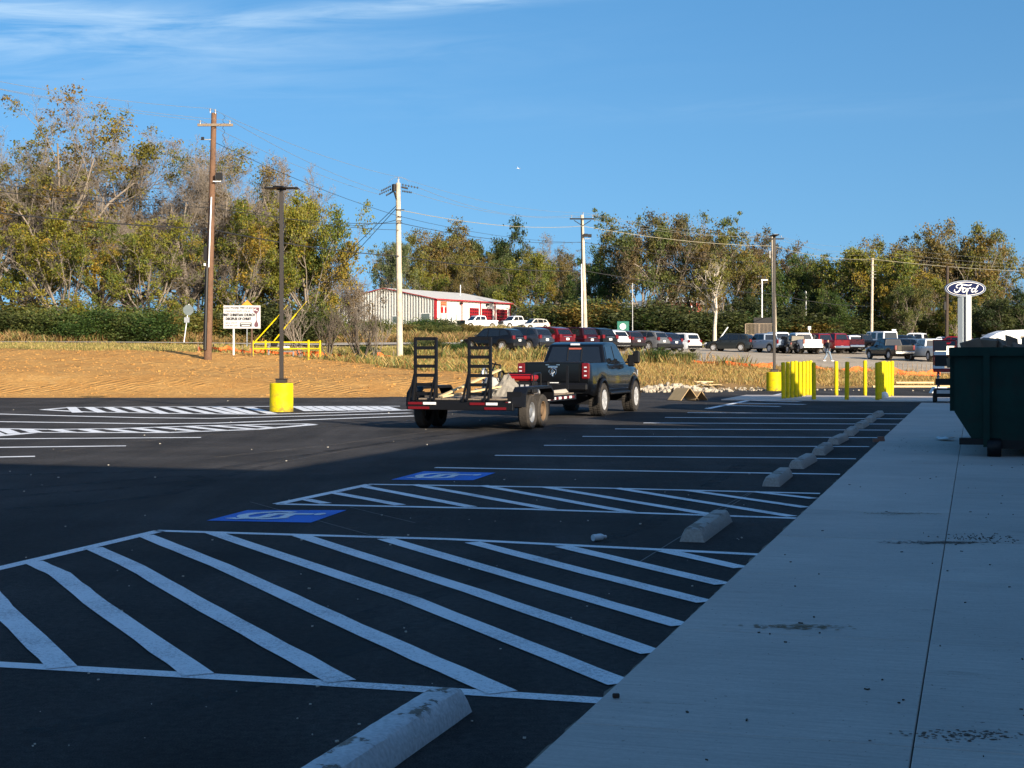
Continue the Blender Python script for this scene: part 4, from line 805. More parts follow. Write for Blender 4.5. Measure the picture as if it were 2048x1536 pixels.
for i, (a, c, lab) in enumerate((((-1.55, .05, .03), (-.75, 1.9, .62), 'long pale board leaning up from the left ramp foot to the trowel'), ((-1.50, .02, .03), (-.6, 1.9, .25), 'lower pale board lying across the trailer deck toward the right ramp'))):
    b = MB(); p, q = Vector(a), Vector(c); d = q - p; b.box((p + q) / 2, (d.length, .10, .035), rot=d.to_track_quat('X', 'Z').to_matrix()); o = b.build('lumber_board', M_newwood); o.location = tw(0, 0, DZ + .012); o.rotation_euler = (0, 0, HH); tag(o, lab, 'board', 'boards on the trailer')
o = MB().box((0, 0, .07), (.35, .22, .14), bev=.03).build('supply_bucket', M_steel); o.location = tw(-.25, 3.9, DZ + .012); tag(o, 'grey plastic tool box between generator and pickup bumper', 'box')
o = MB().prism([(-.30, 0), (.30, 0), (.42, .02), (.36, .10), (-.25, .03)], -.22, .22, 'Y').build('cement_bag', mat('paper_bag', (.40, .36, .30), .85)); o.location = tw(-.45, 5.2, DZ + .012); tag(o, 'crumpled tan paper bag at the front of the trailer deck', 'bag')
# ------------------------------------------------------------------ fire station
A = Vector((X(872, 235), 235, 0)); fd = Vector((11.1, 21, 0)).normalized(); gd = Vector((-fd.y, fd.x, 0)); FZ = 5.5; EH = 4.65; FL = 24.2; GW = 18.4; RISE = 1.75
fs = thing('fire_station', 'white metal fire station with ribbed end wall toned darker for shade, red trim and three red doors', 'building', (A.x, A.y, FZ - .1), math.atan2(fd.y, fd.x))
# local: +x along the door front, +y back along the gable
M_wallw = mat('white_metal_siding', (.74, .72, .66), .5, vary=.05); M_wall_shade = mat('shade_toned_siding', (.50, .50, .47), .5, vary=.08); M_trimr = mat('red_trim', (.33, .02, .025), .4); M_roof = mat('pale_metal_roof', (.60, .58, .53), .45, vary=.05)  # end wall siding: its weaker sunlight put into a darker colour
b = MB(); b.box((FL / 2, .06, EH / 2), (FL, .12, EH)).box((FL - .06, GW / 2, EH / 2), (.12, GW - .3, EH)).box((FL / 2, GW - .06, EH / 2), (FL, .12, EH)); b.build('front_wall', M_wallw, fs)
b = MB(); npan = 37; w = GW / npan
def roofz(y): return EH + RISE * (1 - abs(y - GW / 2) / (GW / 2))
for i in range(npan):
    y0 = .0 + i * w; prof = [(y0, .06), (y0 + w * .42, .06), (y0 + w * .46, -.22), (y0 + w * .78, -.22), (y0 + w, .06)]
    for (ya, xa), (yb, xb) in zip(prof[:-1], prof[1:]): b.add([(xa, ya, -.6), (xb, yb, -.6), (xb, yb, roofz(yb)), (xa, ya, roofz(ya))], [(0, 1, 2, 3)])
b.build('ribbed_wall', M_wall_shade, fs, fixn=False)
MB().box((.12, GW / 2, 1.8), (.02, GW, 3)).build('inner_wall', M_dark, fs)
b = MB(); ov = .35
for s in (0, 1):
    ya, yb = (-ov, GW / 2) if s == 0 else (GW + ov, GW / 2); za = EH - RISE * ov / (GW / 2)
    b.add([(-ov, ya, za + .06), (FL + ov, ya, za + .06), (FL + ov, yb, EH + RISE + .06), (-ov, yb, EH + RISE + .06), (-ov, ya, za - .04), (FL + ov, ya, za - .04), (FL + ov, yb, EH + RISE - .04), (-ov, yb, EH + RISE - .04)], [(0, 1, 2, 3), (7, 6, 5, 4), (0, 4, 5, 1), (1, 5, 6, 2), (3, 2, 6, 7), (0, 3, 7, 4)])
b.build('roof', M_roof, fs)
b = MB(); b.box((FL / 2, -.40, EH - .12), (FL + .7, .10, .20)); 
for ya, yb in ((-.35, GW / 2), (GW + .35, GW / 2)): b.tube((-.37, ya, EH - .05 - .03), (-.37, yb, EH + RISE), .08, n=4)
for x in (.06, 7.9, 13.9, 18.8, FL - .1): b.box((x, -.06, EH / 2), (.20, .10, EH))
b.box((-.16, .12, EH / 2), (.12, .35, EH)); b.build('trim', M_trimr, fs)
for x0, wd_, h0 in ((10.4, 3.0, 3.5), (14.4, 3.6, 3.5), (19.4, 3.7, 3.5)):
    d = MB().box((x0 + wd_ / 2, -.03, h0 / 2), (wd_, .05, h0)).build('overhead_door', M_redp, fs)
    for r in range(7):
        for c in range(4): MB().box((x0 + wd_ * (c + .5) / 4, -.065, h0 * (r + .5) / 7), (wd_ / 4 * .80, .02, h0 / 7 * .62)).build('pane', mat('red_tinted_pane', (.10, .008, .01), .2), d)
for x, wd_, hh, z in ((.9, .9, 1.5, 1.55), (2.6, .8, 1.6, 1.55), (5.8, .7, 1.2, 1.75)):
    f = MB().box((x + wd_ / 2, -.03, z), (wd_ + .16, .06, hh + .16)).build('window', M_wallw, fs); MB().box((x + wd_ / 2, -.068, z), (wd_ * .8, .02, hh)).build('pane', mat('pale_pane', (.35, .38, .36), .15), f)
f = MB().box((4.5, -.03, 1.05), (.95, .06, 2.1)).build('entry_door', M_white, fs); MB().box((4.5, -.068, 1.5), (.4, .02, .8)).build('pane', M_bglass, f)
for y, wd_, hh in ((1.0, 1.5, 1.7), (6.6, 1.1, 1.0)):
    f = MB().box((-.17, y + wd_ / 2, 1.5), (.08, wd_ + .2, hh + .2)).build('window', M_white, fs); MB().box((-.215, y + wd_ / 2, 1.5), (.02, wd_, hh)).build('pane', mat('grey_green_pane', (.10, .13, .12), .2), f)
f = MB().box((-.17, 11.6, 1.0), (.08, 1.1, 2.1)).build('side_door', mat('brown_door', (.12, .08, .05), .6), fs)
for x, y in ((7.3, -.3), (15.8, -.3)): MB().box((x, y, EH - .55), (.4, .4, .25)).build('wall_lamp', M_black, fs)
# emblem plaque: orange-red band, pale centre stem, dark red lobes
e = MB().box((2.2, -.08, 3.35), (1.8, .05, 1.75)).build('plaque', mat('plaque_red', (.55, .05, .03), .5), fs)
MB().box((2.2, -.115, 3.95), (1.6, .02, .35)).build('plaque_band', mat('plaque_orange', (.75, .16, .07), .5), e); MB().box((2.2, -.115, 3.0), (.30, .02, 1.0)).build('plaque_stem', M_white, e)
MB().box((2.2, -.115, 3.52), (1.5, .018, .22)).build('plaque_crossbar', mat('plaque_pink', (.70, .35, .30), .5), e)
for x in (1.65, 2.75): MB().lathe([(0, 0), (.34, 0), (.34, .02), (0, .02)], 12, 'Y', (x, -.125, 2.95)).build('plaque_lobe', M_redp, e)
MB().tube((18, 6, EH + 1.2), (18, 6, EH + 2.9), .07).build('vent_pipe', M_white, fs)
# far red-roofed house and the pale trailer home
h = thing('red_house', 'small far brick-red house with pale roof seen through the gap between the trees', 'house', (X(1362, 372), 372, gzs(X(1362, 372), 372) + .0), R(8))
MB().box((0, 0, 1.5), (8.5, 6, 3.0)).build('wall', mat('brick_red', (.28, .06, .04), .85, vary=.15), h); MB().prism([(-3.4, 3.0), (3.4, 3.0), (0, 4.4)], -4.8, 4.8, 'X').build('roof', M_roof, h)
for x in (-2, 1.5): MB().box((x, -3.02, 1.7), (1, .06, 1)).build('window', M_white, h)
# ------------------------------------------------------------------ utility poles
def upole(px_t, px_b, Y, top, lab, m, r0=.17, r1=.12, base=None):
    xb, xt = X(px_b, Y), X(px_t, Y); z0 = gzs(xb, Y); zt = zpy(top, Y); t = thing('utility_pole', lab, 'utility pole', (xb, Y, z0), 0, 'utility poles along the road')
    MB().tube((0, 0, -.3), (xt - xb, 0, zt - z0), r0, r1, 12).build('pole', m, t, smooth=40); return t, xb, z0, (xt - xb) / (zt - z0)
def att(t, px, py, Y): return Vector((X(px, Y), Y, zpy(py, Y))) - t.location
u1, xb, z0, _ = upole(428, 415, 76, 226, 'tall leaning reddish-brown utility pole with crossarm beside the church sign', M_pole_b, .20, .13)
def bx(t, px, py, Y, d, nm, m, dy=0.0): MB().box(att(t, px, py, Y) + Vector((0, dy, 0)), d, bev=.01).build(nm, m, t)
bx(u1, 432, 251, 76, (1.75, .1, .13), 'crossarm', M_wood, -.18)
def insul(t, px, py, Y, dy=-.18):
    MB().lathe([(0, -.14), (.02, -.13), (.02, -.04), (.06, -.03), (.03, .02), (.055, .04), (.025, .09), (0, .1)], 8, 'Z', att(t, px, py, Y) + Vector((0, dy, 0))).build('insulator', M_steel, t)
for px, py in ((402, 245), (461, 245), (422, 222), (432, 223)): insul(u1, px, py, 76)
bx(u1, 412, 280, 76, (.55, .06, .05), 'bracket', M_steel, -.16); bx(u1, 407, 278, 76, (.14, .12, .14), 'floodlight', M_dark, -.2); bx(u1, 441, 354, 76, (.30, .25, .34), 'area_light', M_dark, -.35); bx(u1, 436, 364, 76, (.4, .04, .05), 'lamp_arm', M_white, -.3)
MB().tube(att(u1, 425, 395, 76) + Vector((-.02, -.2, 0)), att(u1, 419, 535, 76) + Vector((0, -.22, 0)), .045, n=8).build('riser_conduit', M_steel, u1, smooth=40)
MB().tube(att(u1, 421, 535, 76) + Vector((-.14, -.18, 0)), att(u1, 414, 700, 76) + Vector((-.06, -.22, 0)), .09, n=8).build('lower_conduit', M_black, u1, smooth=40)
bx(u1, 413, 508, 76, (.16, .2, .7), 'meter_box', M_dark, -.26); bx(u1, 412, 530, 76, (.1, .1, .12), 'bracket', M_white, -.3)
b = MB(); pts = [att(u1, 449 + 3 * math.sin(k * 1.9), 232 + k * 4.3, 76) + Vector((0, -.2, 0)) for k in range(17)]; b.path(pts, .012, 4); b.build('loose_wire', M_wire, u1)
u2, xb, z0, _ = upole(796, 800, 99, 366, 'weathered pale grey utility pole with angled insulator strings before the fire station', M_pole_g, .21, .15)
b = MB(); b.lathe([(0, -.24), (.15, -.22), (.15, .2), (0, .24)], 12, 'Z', att(u2, 789, 376, 99) + Vector((0, -.3, 0))); b.build('transformer', M_dark, u2, smooth=40)
insul(u2, 797, 357, 99, 0); bx(u2, 797, 364, 99, (.12, .1, .35), 'top_pin', M_steel)
def string(t, a, c, Y, n=6):
    b = MB(); p, q = att(t, *a, Y), att(t, *c, Y)
    for i in range(n): m_ = p.lerp(q, (i + .5) / n); b.lathe([(0, -.05), (.075, -.03), (.05, .03), (0, .04)], 8, 'X', m_)
    b.tube(p, q, .015, n=4); b.build('insulator_string', M_wire, t, smooth=50)
for a, c in (((782, 372), (762, 382)), ((783, 378), (758, 389)), ((788, 382), (772, 391)), ((803, 369), (838, 376)), ((803, 374), (816, 377)), ((804, 382), (824, 385))): string(u2, a, c, 99)
b = MB(); b.tube(att(u2, 789, 384, 99) + Vector((0, -.2, 0)), att(u2, 796, 408, 99), .06); b.build('brace', M_dark, u2)
b = MB(); b.path([att(u2, 776 + 22 * (1 - math.cos(t)) , 372 - 18 * math.sin(t), 99) for t in np.linspace(.3, 2.9, 12)], .01, 4); b.build('jumper_wire', M_wirel, u2)
for py in (420, 434, 442, 446): bx(u2, 800, py, 99, (.6 if py == 420 else .3, .06, .05), 'cable_clamp', M_dark, -.2)
u3, xb, z0, _ = upole(1164, 1172, 137, 430, 'pale utility pole with v-braced crossarm and floodlights behind the parked row', M_pole_g, .20, .14)
bx(u3, 1164, 438, 137, (2.2, .1, .13), 'crossarm', M_dark, -.18)
for px, py in ((1143, 433), (1185, 433), (1166, 427)): insul(u3, px, py, 137)
b = MB(); 
for px in (1148, 1182): b.tube(att(u3, px, 441, 137) + Vector((0, -.18, 0)), att(u3, 1165, 452, 137) + Vector((0, -.18, 0)), .035, n=5)
b.build('crossarm_brace', M_dark, u3)
for px, py in ((1171, 471), (1179, 472)): bx(u3, px, py, 137, (.34, .25, .28), 'floodlight', M_dark, -.3)
bx(u3, 1175, 478, 137, (.5, .05, .05), 'lamp_arm', M_steel, -.25)
MB().tube(att(u3, 1165, 440, 137) + Vector((-.1, -.16, 0)), att(u3, 1168, 590, 137) + Vector((-.16, -.2, 0)), .07).build('riser_conduit', M_black, u3)
pw = thing('white_post', 'slim white pole standing close left of the v-braced utility pole', 'pole', (X(1165, 133), 133, gzs(X(1165, 133), 133))); MB().tube((0, 0, -.2), (X(1163, 133) - X(1165, 133), 0, zpy(528, 133) - pw.location.z), .07, .05).build('pole', M_white, pw, smooth=40)
u4, xb, z0, _ = upole(1545, 1550, 160, 470, 'grey-brown utility pole with crossarm partly hidden behind the right black lamp post', M_pole_g, .24, .17)
bx(u4, 1548, 478, 160, (2.0, .1, .13), 'crossarm', M_dark, -.18)
for px in (1535, 1543, 1562): insul(u4, px, 473, 160)
b = MB().path([att(u4, 1541, 502 + k * 2, 160) + Vector((-.1 + .04 * (k % 2), -.2, 0)) for k in range(8)], .03, 4); b.build('cable_clamp', M_white, u4)
u5, xb, z0, _ = upole(1745, 1743, 205, 516, 'tall straight pale yellow-lit utility pole rising behind the right parked vehicles', M_pole_g, .20, .16)
for py in (518, 530, 543, 549, 556): bx(u5, 1746, py, 205, (.75, .08, .07), 'cable_clamp', M_wirel, -.2)
u6, xb, z0, _ = upole(1895, 1893, 165, 532, 'dark utility pole left of the blue oval sign', mat('dark_pole', (.05, .035, .025), .9), .20, .15)
bx(u6, 1889, 612, 165, (.25, .2, .9), 'transformer', M_dark, -.2)
for px, pt_, pb, Y, r, lab in ((1524, 560, 642, 190, .09, 'white light pole with short arm left of the wooden deck'), (1612, 582, 640, 215, .09, 'short white pole among the trees right of the black lamp post'), (1265, 566, 664, 165, .05, 'thin grey flag pole right of the green square sign')):
    t = thing('light_pole', lab, 'pole', (X(px, Y), Y, gzs(X(px, Y), Y))); MB().tube((0, 0, -.2), (0, 0, zpy(pt_, Y) - t.location.z), r, r * .8).build('pole', M_white if r > .06 else M_steel, t, smooth=40)
    if px == 1524: MB().box((.3, 0, zpy(pt_, Y) - t.location.z), (.8, .2, .14)).build('lamp_head', M_white, t)
# wires: through attachment points (px, py, Y), sagging between them
def wire(pts, r, lab, m=M_wire, sag=.5, grp='overhead cables'):
    b = MB(); Q = []
    P3 = [P(*p) for p in pts]
    for p, q in zip(P3[:-1], P3[1:]):
        for i in range(9): t = i / 9; v = p.lerp(q, t); v.z -= sag * 4 * t * (1 - t) * min(1, (q - p).length / 40); Q.append(v)
    Q.append(P3[-1]); b.path(Q, r, 4); tag(b.build('power_cable', m), lab, 'cable', grp)
wire([(-420, 372, 50), (415, 457, 76), (800, 512, 99), (1166, 541, 137), (1547, 588, 160), (1744, 612, 205)], .035, 'lowest thick black cable crossing the left brown pole below its middle', sag=.35)
wire([(-420, 318, 50), (424, 415, 76), (800, 446, 99), (1165, 484, 137), (1546, 525, 160)], .022, 'thin dark cable joining the poles above the thick lowest one', sag=.5)
wire([(424, 282, 76), (800, 433, 99), (1165, 485, 137), (1546, 508, 160), (1744, 520, 205), (2200, 548, 235)], .014, 'cable running from the upper bracket of the brown pole to the second pole', sag=.4)
wire([(800, 460, 99), (420, 405, 76), (-420, 300, 50)], .018, 'fine cable just under the bracket cable on the left', sag=.5)
wire([(-420, 80, 50), (402, 241, 76), (758, 389, 99)], .010, 'left fine conductor to the end of the brown pole crossarm', M_wirel, .5)
wire([(-420, 70, 50), (422, 217, 76), (797, 354, 99), (1166, 425, 137), (1543, 468, 160), (1744, 492, 205), (2200, 522, 235)], .010, 'topmost fine conductor over the pole tops', M_wirel, .6)
wire([(-420, 88, 50), (461, 241, 76), (762, 382, 99)], .010, 'right fine conductor to the end of the brown pole crossarm', M_wirel, .5)
wire([(838, 376, 99), (1143, 430, 137), (1535, 472, 160), (1744, 500, 205), (2200, 528, 235)], .012, 'fine conductor from the left of the v-braced crossarm', M_wirel, .8)
wire([(824, 385, 99), (1185, 430, 137), (1562, 474, 160), (1744, 508, 205), (2200, 534, 235)], .012, 'fine conductor from the right of the v-braced crossarm', M_wirel, .8)
wire([(800, 420, 99), (1165, 452, 137), (1546, 492, 160), (1744, 518, 205), (2200, 545, 235)], .026, 'bright middle cable crossing the right hand trees', M_wireb, .5)
wire([(796, 408, 99), (640, 560, 112)], .02, 'left steep guy line of the pale pole', sag=0, grp='guy lines'); wire([(797, 412, 99), (652, 570, 114)], .02, 'right steep guy line of the pale pole', sag=0, grp='guy lines')
wire([(690, 448, 130), (745, 447, 112), (800, 437, 99)], .02, 'side service cable coming in from the left trees to the pale pole', sag=.3)
for i, (a, c, lab) in enumerate(((((506, 688, 80)), (553, 636, 80), 'left yellow guy wire guard rising from the yellow pipe rail'), ((548, 682, 81), (592, 628, 81), 'right yellow guy wire guard behind the left lamp post'))):
    b = MB().tube(P(*a), P(*c), .035, n=6); b.tube(P(*c), P(c[0] + 22, c[1] - 26, c[2] + .5), .01, n=4); tag(b.build('guy_guard', M_yellow), lab, 'guy guard', 'yellow guy guards')
# ------------------------------------------------------------------ parking lot lamp posts on yellow drums
def lamp(px, pyb, pyt, lab, drum_top, hw, heads):
    g = G(px, pyb); Y = g.y + .35; t = thing('lamp_post', lab, 'lamp post', (X(px, Y), Y, 0), 0, 'black lamp posts on yellow drums'); dh_ = zpy(drum_top, Y) ; H_ = zpy(pyt, Y)
    MB().lathe([(0, dh_), (hw - .02, dh_), (hw, dh_ - .02), (hw, 0), (0, 0)], 32).build('drum', M_yellow, t, smooth=40)
    MB().box((0, 0, dh_ + .06), (.3, .3, .1)).box((0, 0, (dh_ + H_) / 2), (.115, .115, H_ - dh_), bev=.01).build('post', mat('bronze_paint', (.035, .028, .022), .4), t)
    MB().box((0, 0, dh_ + .12), (.34, .34, .02)).build('base_cover', M_black, t)
    for ang in heads:
        c, s = math.cos(R(ang)), math.sin(R(ang)); rt_ = Matrix.Rotation(R(ang), 3, 'Z')
        h_ = MB().box(Vector((c * .28, s * .28, H_ - .02)), (.42, .30, .05), rot=rt_, bev=.012).box(Vector((c * .06, s * .06, H_ - .05)), (.16, .06, .06), rot=rt_).build('lamp_head', M_black, t)
        MB().box(Vector((c * .30, s * .30, H_ + .008)), (.22, .16, .02), rot=rt_).build('heat_sink', M_steel, h_)
lamp(563, 824, 375, 'left black lamp post on a yellow concrete drum, seen whole against the golden trees', 766, .345, (0, 180, 265))
lamp(1548.5, 782, 470, 'right black lamp post on a yellow concrete drum beside the yellow bollards', 744, .36, (90, 270))
# ------------------------------------------------------------------ bollards
b0 = None
def capb(r, h): return MB().lathe([(r, 0), (r, h - r * .7), (r * .93, h - r * .35), (r * .75, h - r * .12), (r * .4, h - .01), (0, h)], 16)
bl = [(1567, 799, 'leftmost shaded'), (1575.5, 798, 'second from the left, shaded'), (1584, 797, 'third from the left, shaded'), (1592.3, 796, 'fourth from the left, half in sun'), (1600, 795, 'fifth from the left, upper part in sun'), (1607, 793.5, 'sixth from the left, sunlit'), (1614, 792.5, 'seventh from the left, sunlit'), (1620.5, 792, 'last and brightest of the left group'), (1627.8, 801, 'dark one standing in front at the right end of the left group'),
      (1672.5, 791.5, 'lone sunlit one in the middle gap, left of two lone back ones'), (1693.5, 801.5, 'lone shaded one between the two bright lone ones'), (1730, 791.5, 'lone sunlit one left of the right hand group'), (1755, 802, 'nearest shaded one of the right hand group'), (1759.5, 800, 'second of the right hand group'), (1764, 798.5, 'third of the right hand group'), (1768.5, 797, 'fourth of the right hand group'), (1773, 795.5, 'fifth of the right hand group'), (1778, 794.5, 'sixth of the right hand group, sunlit'), (1783.5, 793.5, 'last of the right hand group, sunlit')]
bm_ = capb(.078, 1.42)
for i, (px, py, lab) in enumerate(bl):
    o = bm_.build('bollard', M_yellow, smooth=40) if b0 is None else b0.copy()
    if b0 is None: b0 = o
    else: C.objects.link(o)
    g = G(px, py); o.location = (g.x, g.y, .01); o.rotation_euler = (R((i * 37 % 5 - 2) * .25), R((i * 53 % 5 - 2) * .25), i); o.scale = (1, 1, .97 + .01 * (i % 4)); tag(o, 'yellow steel bollard, ' + lab, 'bollard', 'yellow bollards at the far end of the sidewalk')
# ------------------------------------------------------------------ pipe rail, church sign, small signs, fences
pr = thing('pipe_rail', 'yellow steel pipe guard rail round gas piping right of the church sign', 'rail', (X(503, 81), 80, gzs(X(503, 81), 80)))
def pl(px, py, Y): return P(px, py, Y) - pr.location
for px, pt_, pb, Y in ((505, 681, 716, 80), (531, 681, 716, 82), (617, 680, 727, 80), (640, 681, 727, 82), (560, 683, 716, 82.5)): MB().tube(pl(px, pb + 4, Y), pl(px, pt_, Y), .055, n=8).build('post', M_yellow, pr, smooth=40)
for py in (684.5, 697.5):
    MB().tube(pl(505, py, 80), pl(617, py, 80), .035, n=6).build('rail', M_yellow, pr); MB().tube(pl(617, py, 80), pl(640, py, 82), .035, n=6).build('rail', M_yellow, pr); MB().tube(pl(531, py, 82), pl(640, py, 82), .03, n=6).build('rail', M_yellow, pr)
gp = thing('gas_meter_set', 'grey gas pipes and meter inside the yellow pipe rail', 'gas meter', (X(560, 81), 81, gzs(X(560, 81), 81)))
MB().path([(-.6, 0, -.1), (-.6, 0, .5), (0, 0, .5), (0, 0, .2), (.7, 0, .2), (.7, 0, -.1)], .05).build('pipe', M_steel, gp); MB().box((-.3, 0, .62), (.35, .25, .3), bev=.05).build('meter', M_dark, gp); MB().box((.25, 0, .42), (.5, .2, .12), bev=.03).build('regulator', M_white, gp)
cs0 = P(447, 657, 79); cs = thing('church_sign', 'white church signboard with black lettering and a purple chalice on wooden posts', 'sign', (X(484, 79), 79, gzs(X(484, 79), 79)))
sw, shh = 74 / F * 79, 46 / F * 79; zb = zpy(657, 79) - cs.location.z
for px, m in ((467, M_white), (503.5, mat('dark_post', (.10, .06, .04), .9))): MB().box((X(px, 79) - X(484, 79), .07, zb / 2 + .3), (.075, .075, zb + .9)).build('post', m, cs)
bd = MB().box((0, 0, zb + shh / 2), (sw, .03, shh)).build('board', mat('sign_board', (.50, .50, .50), .6), cs)
M_ink = mat('black_lettering', (.015, .015, .018), .6); M_ink2 = mat('grey_lettering', (.035, .04, .05), .6); M_purple = mat('chalice_purple', (.11, .045, .06), .6)
def sl_(u, v): return (-sw / 2 + u * sw, zb + shh * (1 - v))           # board fractions to x, z
def letter(t, u, v, size, m, **k): x, z = sl_(u, v); place(text_mb(t, size, **k), upright(x, -.021, z)).build('lettering', m, bd, fixn=False)
letter('Come Worship With Us and', .385, .10, .155, M_ink2, italic=.35, sx_=.80, bold=.004); letter("Experience God's Love at:", .385, .235, .150, M_ink2, italic=.35, sx_=.80)
letter('FIRST CHRISTIAN CHURCH', .415, .415, .18, M_ink, bold=.011, sx_=.76); letter('DISCIPLES OF CHRIST', .405, .585, .18, M_ink, bold=.011, sx_=.76)
letter('100 N. 5TH ST.', .215, .765, .115, M_ink2, sx_=.9); letter('(479) 997-2247', .215, .885, .115, M_ink2, sx_=.9)
x, z = sl_(.605, .83); MB().box((x, -.018, z), (.32 * sw, .012, .175 * shh)).build('black_panel', M_ink, bd)
for v, t in ((.79, 'SUNDAY WORSHIP 10:30'), (.87, 'ALL WELCOME')) if False else (): pass
for v, w in ((.795, .28), (.875, .22)): x, z = sl_(.605, v); MB().box((x, -.028, z), (w * sw, .008, .028 * shh)).build('pale_line', M_ink2 if False else M_white, bd)
ch = [(.79, .085), (.975, .085), (.965, .22), (.93, .31), (.90, .36), (.895, .62), (.91, .70), (.94, .79), (.945, .88), (.92, .93), (.86, .93), (.835, .88), (.84, .79), (.875, .70), (.885, .62), (.88, .36), (.84, .31), (.80, .22)]
MB().prism([sl_(u, v) for u, v in ch], -.03, -.017, 'Y').build('chalice', M_purple, bd)
b = MB()
for (a, c) in (((.80, .145), (.925, .235)), ((.815, .225), (.885, .135))):
    p, q = sl_(*a), sl_(*c); b.tube((p[0], -.034, p[1]), (q[0], -.034, q[1]), .018, n=4)
b.build('slanted_cross', M_white, bd)
# orange diamond warning sign behind it, and its square post
ws = thing('warning_sign', 'orange diamond road warning sign peeping over the church signboard', 'sign', (X(494, 103), 103, gzs(X(494, 103), 103)))
zc = zpy(613, 103) - ws.location.z; MB().box((0, .03, zc / 2), (.06, .05, zc)).build('post', M_steel, ws); MB().box((0, 0, zc), (.62, .02, .62), rot=Matrix.Rotation(R(45), 3, 'Y')).build('panel', mat('orange_sign', (.75, .25, .02), .5), ws)
ss = thing('leaning_road_sign', 'grey back of a leaning octagonal road sign on a white post at the left road', 'sign', (X(367, 106), 106, gzs(X(367, 106), 106)))
d = P(378, 608, 106) - ss.location; MB().tube((0, 0, -.1), d, .035, n=6).build('post', M_white, ss); c = P(377, 620, 106) - ss.location
MB().prism([(c.x + .38 * math.cos(R(22.5 + 45 * k)), c.z + .38 * math.sin(R(22.5 + 45 * k))) for k in range(8)], -.06, -.045, 'Y').build('octagon_panel', mat('sign_back', (.16, .19, .19), .5, .3), ss); c = P(374, 640, 106) - ss.location; MB().box((c.x, -.06, c.z), (.36, .02, .36)).build('lower_panel', M_steel, ss)
gs = thing('green_sign', 'dark green square sign with white round badge and pale lower band on a post', 'sign', (X(1246, 150), 150, gzs(X(1246, 150), 150)))
zc = zpy(656, 150) - gs.location.z; MB().box((0, .05, zc / 2), (.12, .1, zc)).build('post', M_dark, gs); bo = MB().box((0, 0, zc), (1.15, .1, 1.3), bev=.02).build('panel', mat('sign_green', (.005, .12, .085), .45), gs)
MB().lathe([(0, 0), (.30, 0), (.30, .02), (0, .02)], 20, 'Y', (-.02, -.08, zc + .14)).build('round_badge', M_white, bo); MB().box((0, -.06, zc - .36), (.8, .02, .16)).build('pale_band', mat('pale_green', (.25, .42, .35), .5), bo)
MB().box((-.02, -.09, zc + .20), (.24, .012, .09)).box((-.02, -.09, zc + .06), (.14, .012, .08)).build('badge_mark', mat('sign_green'  , (0, 0, 0)), bo)
sg = thing('small_road_sign', 'small white square road sign on a post among the trees above the blue cars', 'sign', (X(1788, 185), 185, gzs(X(1788, 185), 185)))
zc = zpy(664, 185) - sg.location.z; MB().box((0, .05, zc / 2), (.07, .05, zc)).build('post', M_steel, sg); MB().box((0, 0, zc), (.5, .03, .65)).build('panel', M_white, sg)
sg = thing('narrow_road_sign', 'narrow grey sign post with small panel behind the white truck row', 'sign', (X(1619, 180), 180, gzs(X(1619, 180), 180)))
zc = zpy(656, 180) - sg.location.z; MB().box((0, .05, zc / 2), (.08, .06, zc)).build('post', M_steel, sg); MB().box((0, 0, zc), (.36, .03, .4)).build('panel', M_steel, sg)
lb = MB().tube(P(1440, 677, 165), P(1456, 654, 165), .06, n=5); tag(lb.build('leaning_rail', M_white), 'slanted white gate arm rising left behind the dark grey-green crossover', 'gate arm')
# ford sign: blue oval on twin white pylon
fy = 138.0; fo = thing('oval_sign', 'blue oval Ford sign on a white twin-leg pylon', 'sign', (X(1930, fy), fy, gzs(X(1930, fy), fy)))
zc = zpy(577.5, fy) - fo.location.z; k_ = fy / F
for x0, x1, m in ((-13.0, -2.2, mat('pylon_white_shaded', (.24, .28, .31), .5)), (-.2, 11.5, mat('pylon_white', (.40, .41, .40), .5))):  # left leg: shade on its turned face put into the colour
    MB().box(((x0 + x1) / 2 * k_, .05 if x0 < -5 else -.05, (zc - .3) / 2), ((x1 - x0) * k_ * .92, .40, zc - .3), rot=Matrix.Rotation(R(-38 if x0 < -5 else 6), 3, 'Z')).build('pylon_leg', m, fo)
MB().box((-1.2 * k_, .12, (zc - .3) / 2), (.12, .3, zc - .4)).build('pylon_core', mat('pylon_blue', (.01, .02, .06), .4), fo)
def oval(rx, rz, y0, y1, nm, m, par=fo):
    return MB().prism([(rx * math.cos(t), zc + rz * math.sin(t)) for t in np.linspace(0, 2 * math.pi, 48, endpoint=False)], y0, y1, 'Y').build(nm, m, par)
ov_ = oval(40.5 * k_, 16.3 * k_, -.22, .22, 'oval_cabinet', mat('oval_grey', (.16, .20, .27), .4)); oval(39 * k_, 14.8 * k_, -.235, -.2, 'oval_field_outer', mat('oval_blue', (.0015, .007, .048), .7, spec=.15), ov_); oval(36.6 * k_, 13.4 * k_, -.25, -.2, 'oval_ring', M_white, ov_); oval(35.4 * k_, 12.5 * k_, -.265, -.2, 'oval_field', mat('oval_blue', (0, 0, 0)), ov_)
b = MB()
